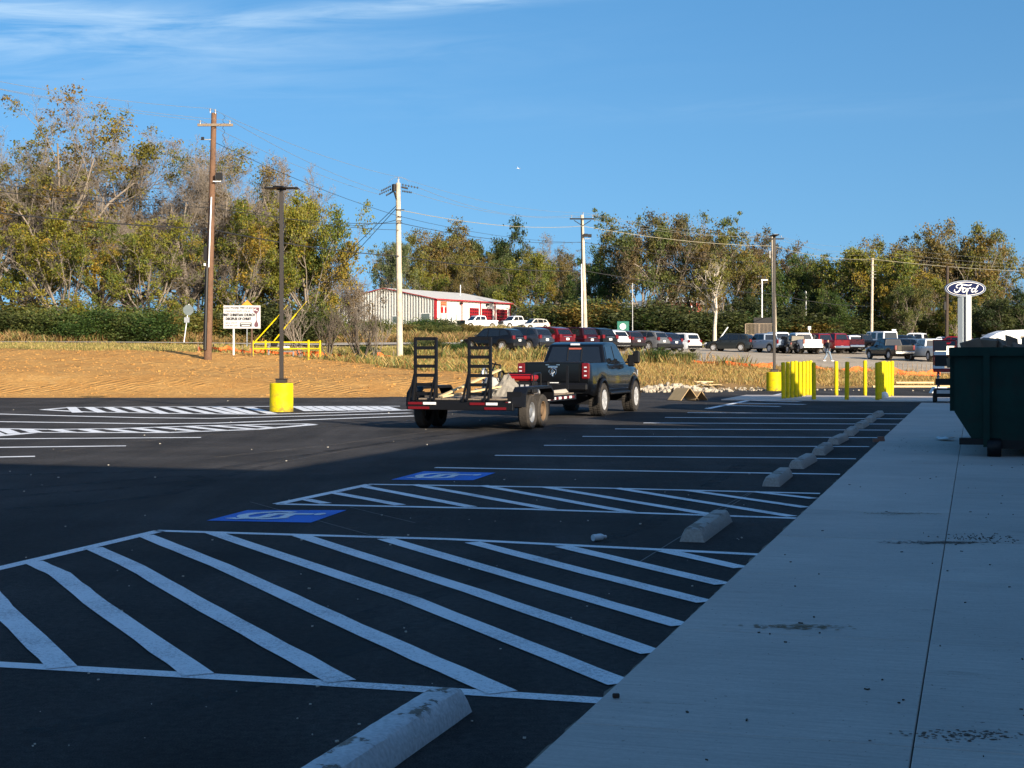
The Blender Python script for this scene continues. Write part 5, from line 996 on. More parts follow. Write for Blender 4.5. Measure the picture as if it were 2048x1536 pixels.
def brush(pts, ws_):                                       # script stroke of varying width; coordinates in photo pixels from the oval centre
    # smooth with Catmull-Rom
    P_ = [Vector((x * k_, 0, -y * k_)) for x, y in pts]; Q = []; W2 = []
    for i in range(len(P_) - 1):
        p0, p1, p2, p3 = P_[max(i - 1, 0)], P_[i], P_[i + 1], P_[min(i + 2, len(P_) - 1)]
        for s in range(5):
            t = s / 5; Q.append(.5 * ((2 * p1) + (-p0 + p2) * t + (2 * p0 - 5 * p1 + 4 * p2 - p3) * t * t + (-p0 + 3 * p1 - 3 * p2 + p3) * t ** 3)); W2.append((ws_[i] + (ws_[i + 1] - ws_[i]) * t) * k_)
    Q.append(P_[-1]); W2.append(ws_[-1] * k_)
    Q = [q + Vector((0, -.275, zc)) for q in Q]; b.ribbon(Q, W2, up=Vector((0, 1, 0)))
brush([(12, -8.5), (6, -6.5), (-2, -7.5), (-10, -9), (-17, -7), (-19, -3), (-16, -1)], [1, 2.2, 2.6, 2.2, 1.8, 1.8, 1])
brush([(-7, -7.5), (-10, -1), (-14, 5), (-19, 7.5), (-23, 5), (-22, 1.5)], [2, 2.8, 2.8, 2.2, 1.6, 1.2]); brush([(-14, -1), (-8, -1), (-3, -2.5)], [1, 1.6, 1])
brush([(-2, -1), (-6, 2), (-6.5, 6), (-3, 6.5), (.5, 3), (0, -.5), (-2, -1), (1, .5), (4, -1)], [1.3, 2.2, 2.2, 1.8, 2, 1.6, 1.3, 1.1, 1]); brush([(6, -1), (4, 3), (2.2, 7)], [2, 2.2, 2]); brush([(4.5, 2), (8, -1.5), (10.5, -.5)], [1.2, 1.8, 2])
brush([(18, .5), (14.5, -.5), (11.5, 3), (12.5, 6.5), (16, 5.5), (19, 1)], [1.3, 1.6, 2.2, 2, 1.7, 1.3]); brush([(24.5, -6.5), (21, -1), (18, 4), (19, 6.8), (23.5, 4)], [2.2, 2.4, 2.4, 1.8, .9])
b.build('script_lettering', M_white, ov_, fixn=False)
# silt fence: low orange fabric on stakes
def silt(pts, hgt, lab, step=1.1, ragged=.25):
    g = [on(px, Y) for px, Y in pts]; t = thing('silt_fence', lab, 'fence', g[0], 0, 'orange silt fences'); rng = random.Random(int(pts[0][0])); Q = []
    for p, q in zip(g[:-1], g[1:]):
        n = max(2, int((q - p).length / .28))
        for i in range(n): Q.append(p.lerp(q, i / n))
    Q.append(g[-1]); v = []; 
    for i, p in enumerate(Q):
        z = gzs(p.x, p.y); h = hgt * (1 - ragged * abs(math.sin(i * .31 + rng.uniform(-.2, .2))) - rng.uniform(0, ragged * .6)); o = rng.uniform(-.05, .05)
        v += [(p.x - g[0].x, p.y + o - g[0].y, z - .05 - g[0].z), (p.x - g[0].x, p.y + o * 2 - .03 - g[0].y, z + h * .5 - g[0].z), (p.x - g[0].x, p.y - o - g[0].y, z + h - g[0].z)]
    f = [(3 * i + j, 3 * i + 3 + j, 3 * i + 4 + j, 3 * i + 1 + j) for i in range(len(Q) - 1) for j in range(2)]
    MB().add(v, f).build('fabric', M_orange, t, fixn=False)
    for i in range(0, len(Q), max(1, int(step / .28))):
        p = Q[i]; MB().box((p.x - g[0].x, p.y + .03 - g[0].y, gzs(p.x, p.y) - g[0].z + hgt * .55), (.045, .045, hgt * 1.2)).build('stake', M_wood, t)
silt([(396, 81.5), (408, 83), (455, 84), (500, 83)], .38, 'low slumped orange silt fence round the foot of the brown pole', 2.0, .5); silt([(500, 83.2), (560, 83.5), (620, 84), (700, 84.5)], .42, 'orange silt fence behind the yellow pipe rail', 2.4, .4); silt([(755, 100), (800, 101.5)], .5, 'scrap of orange silt fence at the foot of the pale pole', 1.5, .5)
silt([(1378, 101), (1450, 99), (1545, 98)], .42, 'orange silt fence along the gravel left of the right lamp post', 2.2, .35); silt([(1625, 97), (1680, 96), (1745, 96)], .5, 'torn orange silt fence behind the lone bollards', 1.8, .6)
silt([(1787, 91), (1835, 91), (1880, 91.5)], .72, 'tall frayed orange silt fence with closely set stakes right of the bollards', .42, .45); silt([(1290, 104), (1340, 103), (1378, 101.5)], .3, 'faded orange silt fence half sunk in weeds right of the pickup mirror', 3, .5)
# ------------------------------------------------------------------ wooden deck by the road
dk = thing('wooden_deck', 'raised grey wooden porch deck with picket railing behind the dark grey-green crossover', 'deck', (X(1517, 172), 172, gzs(X(1517, 172), 172)))
zf = zpy(672, 172) - dk.location.z; wdk = 58 / F * 172; MB().box((0, 0, zf), (wdk + .3, 2.4, .18)).build('floor', M_wood, dk)
for x in (-wdk / 2, -.1, wdk / 2): 
    MB().box((x, -1.1, zf / 2 + .65), (.12, .12, zf + 1.3)).build('post', M_wood, dk)
MB().box((0, -1.1, zf + 1.35), (wdk, .12, .08)).build('top_rail', M_wood, dk); MB().box((0, -1.1, zf + .15), (wdk, .06, .1)).build('bottom_rail', M_wood, dk)
for i in range(22): MB().box((-wdk / 2 + (i + .5) * wdk / 22, -1.1, zf + .72), (.05, .04, 1.15)).build('picket', M_wood, dk)
MB().box((wdk * .22, 1.6, zf + 1.0), (2.0, .3, 2.2)).build('back_wall', M_dark, dk)
# bus-like white vehicle at the right edge
rv = thing('white_camper', 'large white camper vehicle at the right edge behind the dumpster', 'camper', (X(2035, 150), 150, gzs(X(2035, 150), 150)), R(4))
pz = zpy(660, 150) - rv.location.z
MB().prism([(-3.2, .5), (-3.25, pz * .70), (-2.5, pz * .86), (-1.6, pz * .97), (0, pz), (5, pz), (5, .5)], -1.2, 1.2, 'Y').build('body', M_white, rv)
for k in range(4): MB().box((-1.4 + k * 1.5, -1.21, pz * .70), (.6, .03, .3)).build('window', M_glass, rv)
for x in (-2, 3): MB().lathe([(0, -.15), (.4, -.15), (.4, .15), (0, .15)], 16, 'Y', (x, -1.0, .4)).build('wheel', M_rubber, rv)
sh_ = thing('white_shed', 'low white roofline left of the camper, glimpsed under the dark evergreen', 'shed', (X(1997, 165), 165, gzs(X(1997, 165), 165))); MB().box((0, 0, .9), (2.6, 2, 1.8)).build('wall', M_white, sh_); MB().box((0, 0, 1.85), (2.9, 2.3, .12)).build('roof', M_roof, sh_)
# ------------------------------------------------------------------ dumpster (roll-off) on the sidewalk
Yd = 25.2; dp = thing('dumpster', 'dark green roll-off dumpster with sloped lower edge and ground roller, full of boxes', 'dumpster', (X(1909, Yd), Yd, .035), ANG)
rim = zpy(697, Yd) - .035; W_, L_ = 2.35, 5.4; z1, z2 = .72, .27
prof = [(0, rim), (0, z1), (.28, z2), (W_ - .28, z2), (W_, z1), (W_, rim)]
b = MB(); inn = [(.05, rim), (.05, z1 + .03), (.31, z2 + .06), (W_ - .31, z2 + .06), (W_ - .05, z1 + .03), (W_ - .05, rim)]
n = len(prof)
for y0 in (0.0, L_):
    pass
V = [(x, 0, z) for x, z in prof] + [(x, L_, z) for x, z in prof]; b.add(V, [tuple(range(n)), tuple(range(n, 2 * n))[::-1]] + [(i, i + 1, n + i + 1, n + i) for i in range(n - 1)])
V = [(x, .05, z) for x, z in inn] + [(x, L_ - .05, z) for x, z in inn]; b.add(V, [tuple(range(n))[::-1], tuple(range(n, 2 * n))] + [(i, n + i, n + i + 1, i + 1) for i in range(n - 1)])
b.build('hull', M_green, dp, fixn=False)
b = MB(); b.box((-.03, L_ / 2, rim - .04), (.12, L_ + .1, .12)).box((W_ + .03, L_ / 2, rim - .04), (.12, L_ + .1, .12)).box((W_ / 2, -.035, rim - .05), (W_ + .17, .12, .14)).box((W_ / 2, L_, rim - .05), (W_ + .17, .12, .14)); b.build('top_rim', M_green, dp)
for x in (.50, 1.45, 2.1): MB().box((x, -.05, (rim + .12) / 2), (.10, .11, rim - .2)).build('rib', M_green, dp)
for k in range(8): MB().box((-.04, .5 + k * .62, (rim + z1) / 2), (.08, .1, rim - z1)).build('side_rib', M_green, dp)
MB().box((W_ / 2, L_ / 2, .20), (1.1, L_, .14)).box((.30, .1, z2 - .03), (.45, .3, .1)).build('skid_rail', M_black, dp)
for x in (.62, 1.75): MB().lathe([(0, -.11), (.14, -.11), (.15, -.09), (.15, .09), (.14, .11), (0, .11)], 20, 'X', (x, -.02, .15)).build('roller', M_black, dp, smooth=40)
def dl_(x, y, z): v = Matrix.Rotation(ANG, 3, 'Z') @ Vector((x, y, z)); return dp.location + v
rng = random.Random(12)
blabs = ['wide low brown cardboard box lid at the left rim of the dumpster', 'flat folded carton beside the first lid in the dumpster', 'dark ridge of cardboard in the middle of the dumpster load', 'tilted carton flap standing up like a peak above the dumpster', 'second peaked carton flap right of the first in the dumpster', 'opened carton leaning right at the dumpster edge of the frame', 'crumpled carton low between the peaks in the dumpster', 'large dark carton at the far right in the dumpster', 'small carton behind the left lid in the dumpster']
for i, (x, y, z, d, rx_, ry, rz_) in enumerate(((.26, .40, rim - .06, (.30, .5, .20), 0, -16, 4), (.55, .42, rim - .03, (.27, .5, .18), 4, 5, -6), (.80, .32, rim - .09, (.26, .4, .16), 18, 18, 16), (.90, .30, rim - .01, (.30, .22, .025), 70, 40, 10), (1.16, .36, rim + .0, (.32, .26, .025), 66, -42, -8), (1.30, .45, rim - .04, (.30, .3, .12), 24, 38, 24), (1.02, .18, rim - .12, (.26, .2, .12), 30, 16, 10), (1.6, .3, rim - .02, (.45, .5, .22), 10, 25, -20), (.5, 1.3, rim - .10, (.5, .6, .16), 0, 9, 0))):
    b = MB().box((0, 0, 0), d, rot=(Matrix.Rotation(R(rx_), 3, 'X') @ Matrix.Rotation(R(ry), 3, 'Y')), bev=.008)
    o = b.build('cardboard_box', M_cardd); o.location = dl_(x, y, z + .10); o.rotation_euler = (0, 0, ANG + R(rz_)); tag(o, blabs[i], 'box', 'cardboard boxes filling the dumpster')
b = MB(); 
for i in range(60): b.box((rng.uniform(.2, W_ - .2), rng.uniform(.2, L_ - .2), rim - .22 + rng.uniform(-.05, .05)), (rng.uniform(.3, .6), rng.uniform(.3, .6), rng.uniform(.05, .2)), rot=Matrix.Rotation(rng.uniform(0, 3), 3, 'Z') @ Matrix.Rotation(rng.uniform(-.4, .4), 3, 'X'))
o = b.build('trash_fill', M_cardd); o.location = dp.location; o.rotation_euler = (0, 0, ANG); tag(o, 'mass of flattened cartons and rubbish filling the green dumpster', 'rubbish', kind='stuff')
# ------------------------------------------------------------------ scissor lift
Ys = 52.0; sl2 = thing('scissor_lift', 'red and black scissor lift parked on the sidewalk end left of the dumpster', 'scissor lift', (X(1889, Ys), Ys, .03), ANG)
k2 = Ys / F
MB().box((0, .9, .33), (.74, 1.8, .28), bev=.02).build('chassis', M_black, sl2)
for x in (-.33, .33):
    for y in (.25, 1.55): MB().lathe([(0, -.06), (.15, -.06), (.17, -.04), (.17, .04), (.15, .06), (0, .06)], 18, 'X', (x, y, .17)).build('wheel', M_rubber, sl2, smooth=40)
b = MB()
for k in range(5):
    z = .52 + k * .11
    for x in (-.24, .24): b.tube((x, .1, z), (x, 1.7, z + .10), .028, n=4).tube((x * .85, .1, z + .10), (x * .85, 1.7, z), .028, n=4)
b.build('scissor_stack', M_steel, sl2)
MB().box((0, .9, 1.10), (.74, 1.8, .12), bev=.01).build('platform', M_redp, sl2); MB().box((-.18, -.03, 1.22), (.36, .04, .10)).build('nameplate', M_white, sl2)
b = MB()
for x in (-.36, .36): b.path([(x, 0, 1.1), (x, 0, 2.12), (x, 1.8, 2.12), (x, 1.8, 1.1)], .022).path([(x, 0, 1.6), (x, 1.8, 1.6)], .018)
b.path([(-.36, 0, 2.12), (.36, 0, 2.12)], .022).path([(-.36, 1.8, 2.12), (.36, 1.8, 2.12)], .022).path([(-.36, 0, 1.6), (.36, 0, 1.6)], .018); b.build('guard_rail', M_redp, sl2)
MB().box((-.14, -.05, 1.93), (.42, .12, .34), bev=.02).build('control_box', mat('grey_brown_box', (.10, .08, .07), .6), sl2); MB().box((-.14, -.06, 1.68), (.42, .10, .12)).build('white_placard', M_white, sl2); MB().box((-.1, -.03, 1.42), (.42, .05, .35)).build('dark_panel', M_black, sl2); MB().box((.22, -.03, 1.36), (.26, .04, .3)).build('pale_panel', M_conc, sl2)
MB().box((0, -.04, .72), (.6, .1, .22)).build('battery_door', M_black, sl2); MB().box((0, -.06, .38), (.5, .05, .12)).build('bumper', M_steel, sl2)
# ------------------------------------------------------------------ person walking on the gravel
def skin(name, V, E, Rr, m, par, root=0, sub=1):
    me = bpy.data.meshes.new(name); me.from_pydata(V, E, []); o = bpy.data.objects.new(name, me); C.objects.link(o); o.parent = par
    s = o.modifiers.new('skin', 'SKIN'); 
    for i, r in enumerate(Rr): me.skin_vertices[0].data[i].radius = (r if isinstance(r, tuple) else (r, r))
    me.skin_vertices[0].data[root].use_root = True; ss_ = o.modifiers.new('sub', 'SUBSURF'); ss_.levels = sub; ss_.render_levels = sub; me.materials.append(m); return o
pe = thing('person', 'person in a black jacket and light blue jeans walking across the gravel lot', 'person', (X(1655, 120), 120, gzs(X(1655, 120), 120) + .02), R(-60))
M_skin = mat('skin', (.42, .24, .16), .6); M_jean = mat('light_denim', (.17, .22, .28), .85); M_jack = mat('black_jacket', (.012, .012, .015), .8)
# walking along local +Y; left/right in x
V = [(0, 0, .95), (0, .01, 1.15), (0, .02, 1.38), (0, .03, 1.50), (0, .05, 1.60), (0, .05, 1.70), (.10, 0, .90), (.11, .20, .50), (.11, .34, .09), (.11, .46, .05), (-.10, 0, .90), (-.11, .02, .49), (-.11, -.28, .14), (-.11, -.18, .04), (.20, .02, 1.40), (.25, -.10, 1.15), (.25, -.02, .90), (.25, .02, .82), (-.20, .02, 1.40), (-.25, .08, 1.14), (-.24, .24, .93), (-.24, .30, .87)]
E = [(0, 1), (1, 2), (2, 3), (3, 4), (4, 5), (0, 6), (6, 7), (7, 8), (8, 9), (0, 10), (10, 11), (11, 12), (12, 13), (2, 14), (14, 15), (15, 16), (16, 17), (2, 18), (18, 19), (19, 20), (20, 21)]
Rr = [.13, .13, .15, .055, .09, .085, .09, .06, .045, .04, .09, .06, .045, .04, .06, .045, .035, .03, .06, .045, .035, .03]
skin('body', V, E, Rr, M_skin, pe, 0, 2)
skin('jeans', [V[i] for i in (0, 6, 7, 8, 10, 11, 12)], [(0, 1), (1, 2), (2, 3), (0, 4), (4, 5), (5, 6)], [.155, .105, .08, .07, .105, .08, .07], M_jean, pe)
skin('jacket', [V[i] for i in (0, 1, 2, 3, 14, 15, 16, 18, 19, 20)], [(0, 1), (1, 2), (2, 3), (2, 4), (4, 5), (5, 6), (2, 7), (7, 8), (8, 9)], [.17, .165, .18, .08, .085, .065, .05, .085, .065, .05], M_jack, pe)
skin('hair', [(0, .02, 1.64), (0, .02, 1.73)], [(0, 1)], [.085, .088], M_jack, pe)
for s, y, z in ((.11, .42, .05), (-.11, -.20, .06)): MB().box((s, y, z), (.10, .28, .09), bev=.03).build('shoe', M_white, pe)
# ------------------------------------------------------------------ small things lying about
def bottle():
    b = MB().lathe([(0, 0), (.030, 0), (.033, .02), (.030, .06), (.033, .075), (.033, .13), (.026, .16), (.013, .19), (.013, .205), (0, .205)], 16, 'X'); return b
M_pet = mat('clear_plastic', (.55, .62, .66), .08, spec=.9)
wb = thing('water_bottle', 'crumpled clear plastic water bottle lying on the asphalt left of the lone wheel stop', 'bottle', (0, 0, 0)); g = G(1186, 1083); wb.location = (g.x, g.y, .033); wb.rotation_euler = (0, 0, R(38)); wb.scale = (.72, 1, 1); bottle().build('shell', M_pet, wb, smooth=40); MB().lathe([(0, .2), (.015, .2), (.015, .215), (0, .215)], 10, 'X').build('cap', M_white, wb)
cbx = []
g = G(1372, 801)
for i, (dx, dy, s, lab) in enumerate(((0, 0, 1, 'larger tent-shaped folded cardboard sheet standing on the asphalt by the rubble'), (.50, .15, .72, 'smaller folded cardboard sheet right behind the larger tent-shaped one'))):
    t = thing('folded_cardboard', lab, 'cardboard', (g.x + dx - .1, g.y + dy, .01), R(-62), 'folded cardboard on the asphalt')
    for q in (-1, 1): MB().box((0, q * .21 * s, .22 * s), (.85 * s, .02, .56 * s), rot=Matrix.Rotation(q * R(40), 3, 'X')).build('panel', M_card, t)
rng = random.Random(21)
def clods(cx, cy, n, sx_, sy, s0, s1, m, name, lab, cat='rubble', base=0.0):
    b = MB()
    for i in range(n):
        x, y = rng.gauss(0, sx_), rng.gauss(0, sy); r = rng.uniform(s0, s1) * (1.3 if rng.random() < .1 else 1); q = Matrix.Rotation(rng.uniform(0, 6), 3, 'Z') @ Matrix.Rotation(rng.uniform(0, 6), 3, 'X')
        V = [q @ Vector((rng.uniform(.6, 1) * math.cos(t) * math.cos(p), rng.uniform(.6, 1) * math.sin(t) * math.cos(p), math.sin(p) * .6)) * r for p in (-1.2, -.4, .4, 1.2) for t in (0, 1.26, 2.51, 3.77, 5.03)]
        zz = base + max(0, (1 - math.hypot(x / (sx_ * 2), y / (sy * 2)))) * s1 * 2.2 * rng.random() + r * .2
        V = [v + Vector((x, y, zz)) for v in V]; f = [(j * 5 + k, j * 5 + (k + 1) % 5, (j + 1) * 5 + (k + 1) % 5, (j + 1) * 5 + k) for j in range(3) for k in range(5)] + [(0, 1, 2, 3, 4), (15, 16, 17, 18, 19)]
        b.add(V, f)
    o = b.build(name, m); o.location = (cx, cy, 0); tag(o, lab, cat, kind='stuff'); return o
clods(6.9, 68.0, 420, 1.1, .45, .05, .17, M_rock, 'rubble_pile', 'pale rubble and broken concrete heap at the asphalt edge beside the front wheel')
clods(10.5, 70.5, 240, 2.6, .45, .02, .07, M_rock, 'gravel_spill', 'scattered small stones along the asphalt edge left of the right lamp drum', 'gravel')
t = thing('scrap_pile', 'heap of bent scrap boards and sheet metal with one board on top', 'scrap', (X(1408, 69.6), 69.6, 0))
for i in range(22): 
    MB().box((rng.uniform(-.5, .55), rng.uniform(-.2, .2), .05 + .35 * rng.random() * (1 if i % 2 else .5)), (rng.uniform(.5, 1.1), .1, .02), rot=Matrix.Rotation(R(rng.uniform(-25, 25)), 3, 'Y') @ Matrix.Rotation(R(rng.uniform(-40, 40)), 3, 'Z')).build('scrap_board', [M_wood, M_newwood, M_dark, M_conc][i % 4], t)
MB().box((.05, 0, .42), (.72, .2, .05)).build('top_board', M_newwood, t)
for i, (p0, p1, py, w, m, lab) in enumerate(((1740, 1895, 770, .22, M_wood, 'long weathered plank farthest behind the bollards'), (1792, 1862, 772.5, .18, M_newwood, 'short bright plank lying on the weathered ones'), (1745, 1900, 776.5, .25, M_newwood, 'long pale plank in front of the weathered ones behind the bollards'), (1700, 1790, 769, .2, M_wood, 'dark plank end left of the plank stack'))):
    a, c = G(p0, py), G(p1, py - .4); Y = a.y; b = MB().box(((a.x + c.x) / 2, Y, .09 + .05 * (i == 1) * 2), (c.x - a.x, w, .09)); tag(b.build('plank', m), lab, 'plank', 'planks behind the bollards')
g = G(1877, 786); o = MB().prism([(-.35, 0), (.38, 0), (.30, .24), (-.2, .27)], -.25, .25, 'Y').build('white_block', M_white); o.location = (g.x, g.y, 0); tag(o, 'white painted block left of the scissor lift in the sun', 'block')
g = G(1776, 795); o = MB().lathe([(0, 0), (.12, .02), (.15, .12), (.11, .24), (0, .28)], 12).build('plastic_bag', M_white, smooth=60); o.location = (1765 and G(1766, 799).x, G(1766, 799).y - .25, .02); tag(o, 'small white bag at the foot of the right hand bollard group', 'bag')
g = G(1889, 884); o = MB().add([(x * .13 + rng.uniform(-.01, .01), y * .30, (0.012 + rng.uniform(0, .05))) for x in (-1, -.3, .4, 1) for y in (-1, -.3, .4, 1)], [(i * 4 + j, i * 4 + j + 1, i * 4 + j + 5, i * 4 + j + 4) for i in range(3) for j in range(3)]).build('paper_sheet', M_white); o.location = (g.x, g.y, .045); tag(o, 'crumpled white plastic sheet on the sidewalk left of the dumpster', 'plastic sheet')
g = G(1764, 884) if False else G(1757, 886); b = MB().box((0, 0, .05), (.22, .10, .06)).box((.05, .02, .10), (.12, .08, .05)); o = b.build('brick_scrap', mat('brick_scrap_red', (.22, .12, .09), .9)); o.location = (g.x, g.y, .0); tag(o, 'small reddish brick scrap at the sidewalk edge', 'scrap')
g = G(1232, 1411); o = MB().box((0, 0, .012), (.035, .02, .022), bev=.004).build('wood_chip', mat('dark_chip', (.05, .03, .02), .9)); o.location = (g.x, g.y, .036); tag(o, 'tiny dark wood chip at the nearest corner of the sidewalk edge', 'chip')
for i, (px, py, sl, ss2, nn, lab) in enumerate(((1590, 1253, .15, .045, 150, 'thin tan mud streak across the near sidewalk'), (1800, 1027, .2, .07, 170, 'faint brown mud streak in the middle of the sidewalk'), (1880, 1085, .22, .05, 420, 'dark brown dirt smear crossing the sidewalk joint'), (1850, 893, .45, .5, 500, 'reddish dirt trail on the sidewalk left of the dumpster'), (1930, 1470, .16, .05, 160, 'small dirt smudge at the lower right of the sidewalk'))):
    b = MB(); c0 = G(px, py, .037)
    for k in range(nn):
        x, y = rng.gauss(0, sl), rng.gauss(0, ss2); r = rng.uniform(.003, .013); a0 = rng.uniform(0, 6)
        V = [(c0.x + x + r * (1.8 if i < 3 else 1) * math.cos(a0 + t) * rng.uniform(.6, 1.2), c0.y + y + r * math.sin(a0 + t) * rng.uniform(.6, 1.2), .0375 + .0001 * (k % 9)) for t in (0, 1.2, 2.5, 3.7, 5)]
        b.add(V, [(0, 1, 2, 3, 4)])
    tag(b.build('mud_smear', mat('dry_mud' if i in (0, 1) else 'dark_mud', (.24, .17, .10) if i in (0, 1) else (.10, .065, .045), .95), fixn=False), lab, 'mud', kind='stuff')
b = MB()
for i in range(260):
    n_ = rng.uniform(-1.6, 2.4); s_ = 6 + 30 * rng.random() ** 1.6
    if i < 90: n_ = rng.gauss(.05, .22); s_ = rng.gauss(14.6, .18)
    p = NS(n_, s_, .038); b.box(p, (rng.uniform(.006, .03), rng.uniform(.004, .012), .006), rot=Matrix.Rotation(rng.uniform(0, 3), 3, 'Z'))
tag(b.build('leaf_litter', mat('dry_bits', (.06, .045, .03), .9), None), 'scattered dark dry bits and crumbs over the sidewalk slabs', 'litter', kind='stuff')
b = MB()
for i in range(130):
    p = G(rng.uniform(0, 1500), 800 + 700 * rng.random() ** 1.2); s = rng.uniform(.0015, .005) * (1 + p.y / 14)
    if p.dot(NV) < -1.9: b.box((p.x, p.y, .006), (s * 2, s * 1.4, s), rot=Matrix.Rotation(rng.uniform(0, 3), 3, 'Z'))
tag(b.build('pale_grit', mat('pale_bits', (.45, .42, .36), .9)), 'pale bits of grit scattered over the dark asphalt', 'grit', kind='stuff')
# clods of clay over the graded field
b = MB()
for i in range(2000):
    x = rng.uniform(-27, -1); y = rng.uniform(60, 81)
    r = rng.uniform(.010, .036) * (2.2 if rng.random() < .04 else 1); z = gzs(x, y) if i % 1 == 0 else 0
    b.box((x, y, z + r * .3), (r * 2, r * 1.5, r), rot=Matrix.Rotation(rng.uniform(0, 3), 3, 'Z') @ Matrix.Rotation(rng.uniform(-.5, .5), 3, 'X'))
tag(b.build('clay_clods', M_dirt), 'clods of orange clay strewn over the graded field', 'clods', kind='stuff')
# airliner high over the trees
pa = P(1037, 337, 2600); ap = thing('airliner', 'tiny bright airliner in the blue sky above the fire station trees', 'airplane', pa, R(65))
MB().lathe([(0, -4), (.7, -2.5), (.75, 2.5), (.4, 4), (0, 4.4)], 12, 'X').build('fuselage', M_white, ap); MB().prism([(-.8, -4.5), (.6, -4.5), (1.4, 0), (.6, 4.5), (-.8, 4.5), (0.2, 0)], -.05, .08, 'Z').build('wing', M_white, ap); MB().prism([(-4, .4), (-2.6, .4), (-3.6, 2), (-4.2, 2)], -.06, .06, 'Y').build('tail_fin', M_white, ap)
# ------------------------------------------------------------------ trees and plants
def leaf_mat(name, trans=.35):
    m = bpy.data.materials.new(name); m.use_nodes = True; n, l = _lnk(m); b = n['Principled BSDF']; out = n['Material Output']
    a = n.new('ShaderNodeAttribute'); a.attribute_name = 'tint'; oi = n.new('ShaderNodeObjectInfo'); mx = n.new('ShaderNodeMix'); mx.data_type = 'RGBA'; mx.blend_type = 'MULTIPLY'; mx.inputs['Factor'].default_value = 1; l.new(a.outputs['Color'], mx.inputs[6]); l.new(oi.outputs['Color'], mx.inputs[7])
    l.new(mx.outputs[2], b.inputs['Base Color']); b.inputs['Roughness'].default_value = .55; b.inputs['Specular IOR Level'].default_value = .3
    t = n.new('ShaderNodeBsdfTranslucent'); l.new(mx.outputs[2], t.inputs[0]); s = n.new('ShaderNodeMixShader'); s.inputs[0].default_value = trans; l.new(b.outputs[0], s.inputs[1]); l.new(t.outputs[0], s.inputs[2]); l.new(s.outputs[0], out.inputs[0]); return m
M_leaf = leaf_mat('foliage'); M_blade = leaf_mat('grass_blades', .25)
M_bark = mat('grey_bark', (.21, .175, .14), .9, vary=.3, scale=2); M_barkd = mat('dark_bark', (.10, .08, .06), .9, vary=.3, scale=2); M_barkp = mat('pale_bark', (.52, .46, .38), .9, vary=.2, scale=2)
def np_mesh(name, V, Q, m, tint=None):
    me = bpy.data.meshes.new(name); V = np.asarray(V, np.float32); Q = np.asarray(Q, np.int32); k = Q.shape[1]
    me.vertices.add(len(V)); me.vertices.foreach_set('co', V.ravel()); me.loops.add(Q.size); me.loops.foreach_set('vertex_index', Q.ravel()); me.polygons.add(len(Q)); me.polygons.foreach_set('loop_start', np.arange(0, Q.size, k, dtype=np.int32)); me.update()
    if tint is not None:
        at = me.attributes.new('tint', 'FLOAT_COLOR', 'FACE'); at.data.foreach_set('color', np.concatenate([tint, np.ones((len(tint), 1))], 1).astype(np.float32).ravel())
    me.materials.append(m); return me
def seg_mesh(name, segs, m):
    S = np.array([(*a, *b, r0, r1) for a, b, r0, r1 in segs]); p0, p1, r0, r1 = S[:, :3], S[:, 3:6], S[:, 6], S[:, 7]; d = p1 - p0; d /= np.linalg.norm(d, axis=1, keepdims=True) + 1e-9
    ref = np.where(np.abs(d[:, 2:3]) > .9, np.array([[1., 0, 0]]), np.array([[0, 0, 1.]])); a = np.cross(d, ref); a /= np.linalg.norm(a, axis=1, keepdims=True); b = np.cross(d, a); Vs = []; Qs = []; off = 0
    for big, k in ((r0 > .06, 7), (r0 <= .06, 3)):
        if not big.any(): continue
        idx = np.nonzero(big)[0]; t = np.arange(k) * 2 * np.pi / k; ring = np.cos(t)[None, :, None] * a[idx][:, None] + np.sin(t)[None, :, None] * b[idx][:, None]
        lo = p0[idx][:, None] + ring * r0[idx][:, None, None]; hi = p1[idx][:, None] + ring * r1[idx][:, None, None]; V = np.concatenate([lo, hi], 1).reshape(-1, 3)
        j = np.arange(k); q = np.stack([j, (j + 1) % k, k + (j + 1) % k, k + j], 1); Q = (q[None] + (np.arange(len(idx)) * 2 * k)[:, None, None]).reshape(-1, 4) + off; Vs.append(V); Qs.append(Q); off += len(V)
    return np_mesh(name, np.concatenate(Vs), np.concatenate(Qs), m)
PAL = {'golden': [(.29, .25, .035), (.22, .22, .03), (.14, .17, .03), (.32, .22, .03)], 'ochre': [(.25, .20, .04), (.19, .18, .04), (.25, .16, .035), (.15, .16, .035)], 'olive': [(.15, .16, .04), (.11, .14, .035), (.19, .16, .04), (.09, .11, .03)],
       'rust': [(.20, .13, .045), (.17, .14, .045), (.21, .15, .04), (.13, .13, .04)], 'green': [(.07, .12, .025), (.10, .15, .03), (.05, .09, .02), (.14, .16, .03)], 'dark': [(.035, .06, .018), (.06, .085, .022), (.09, .10, .03), (.03, .045, .014)],
       'pale': [(.16, .18, .08), (.12, .15, .05), (.20, .20, .09), (.08, .11, .03)], 'brown': [(.16, .11, .05), (.13, .09, .045), (.19, .13, .05), (.10, .09, .04)]}
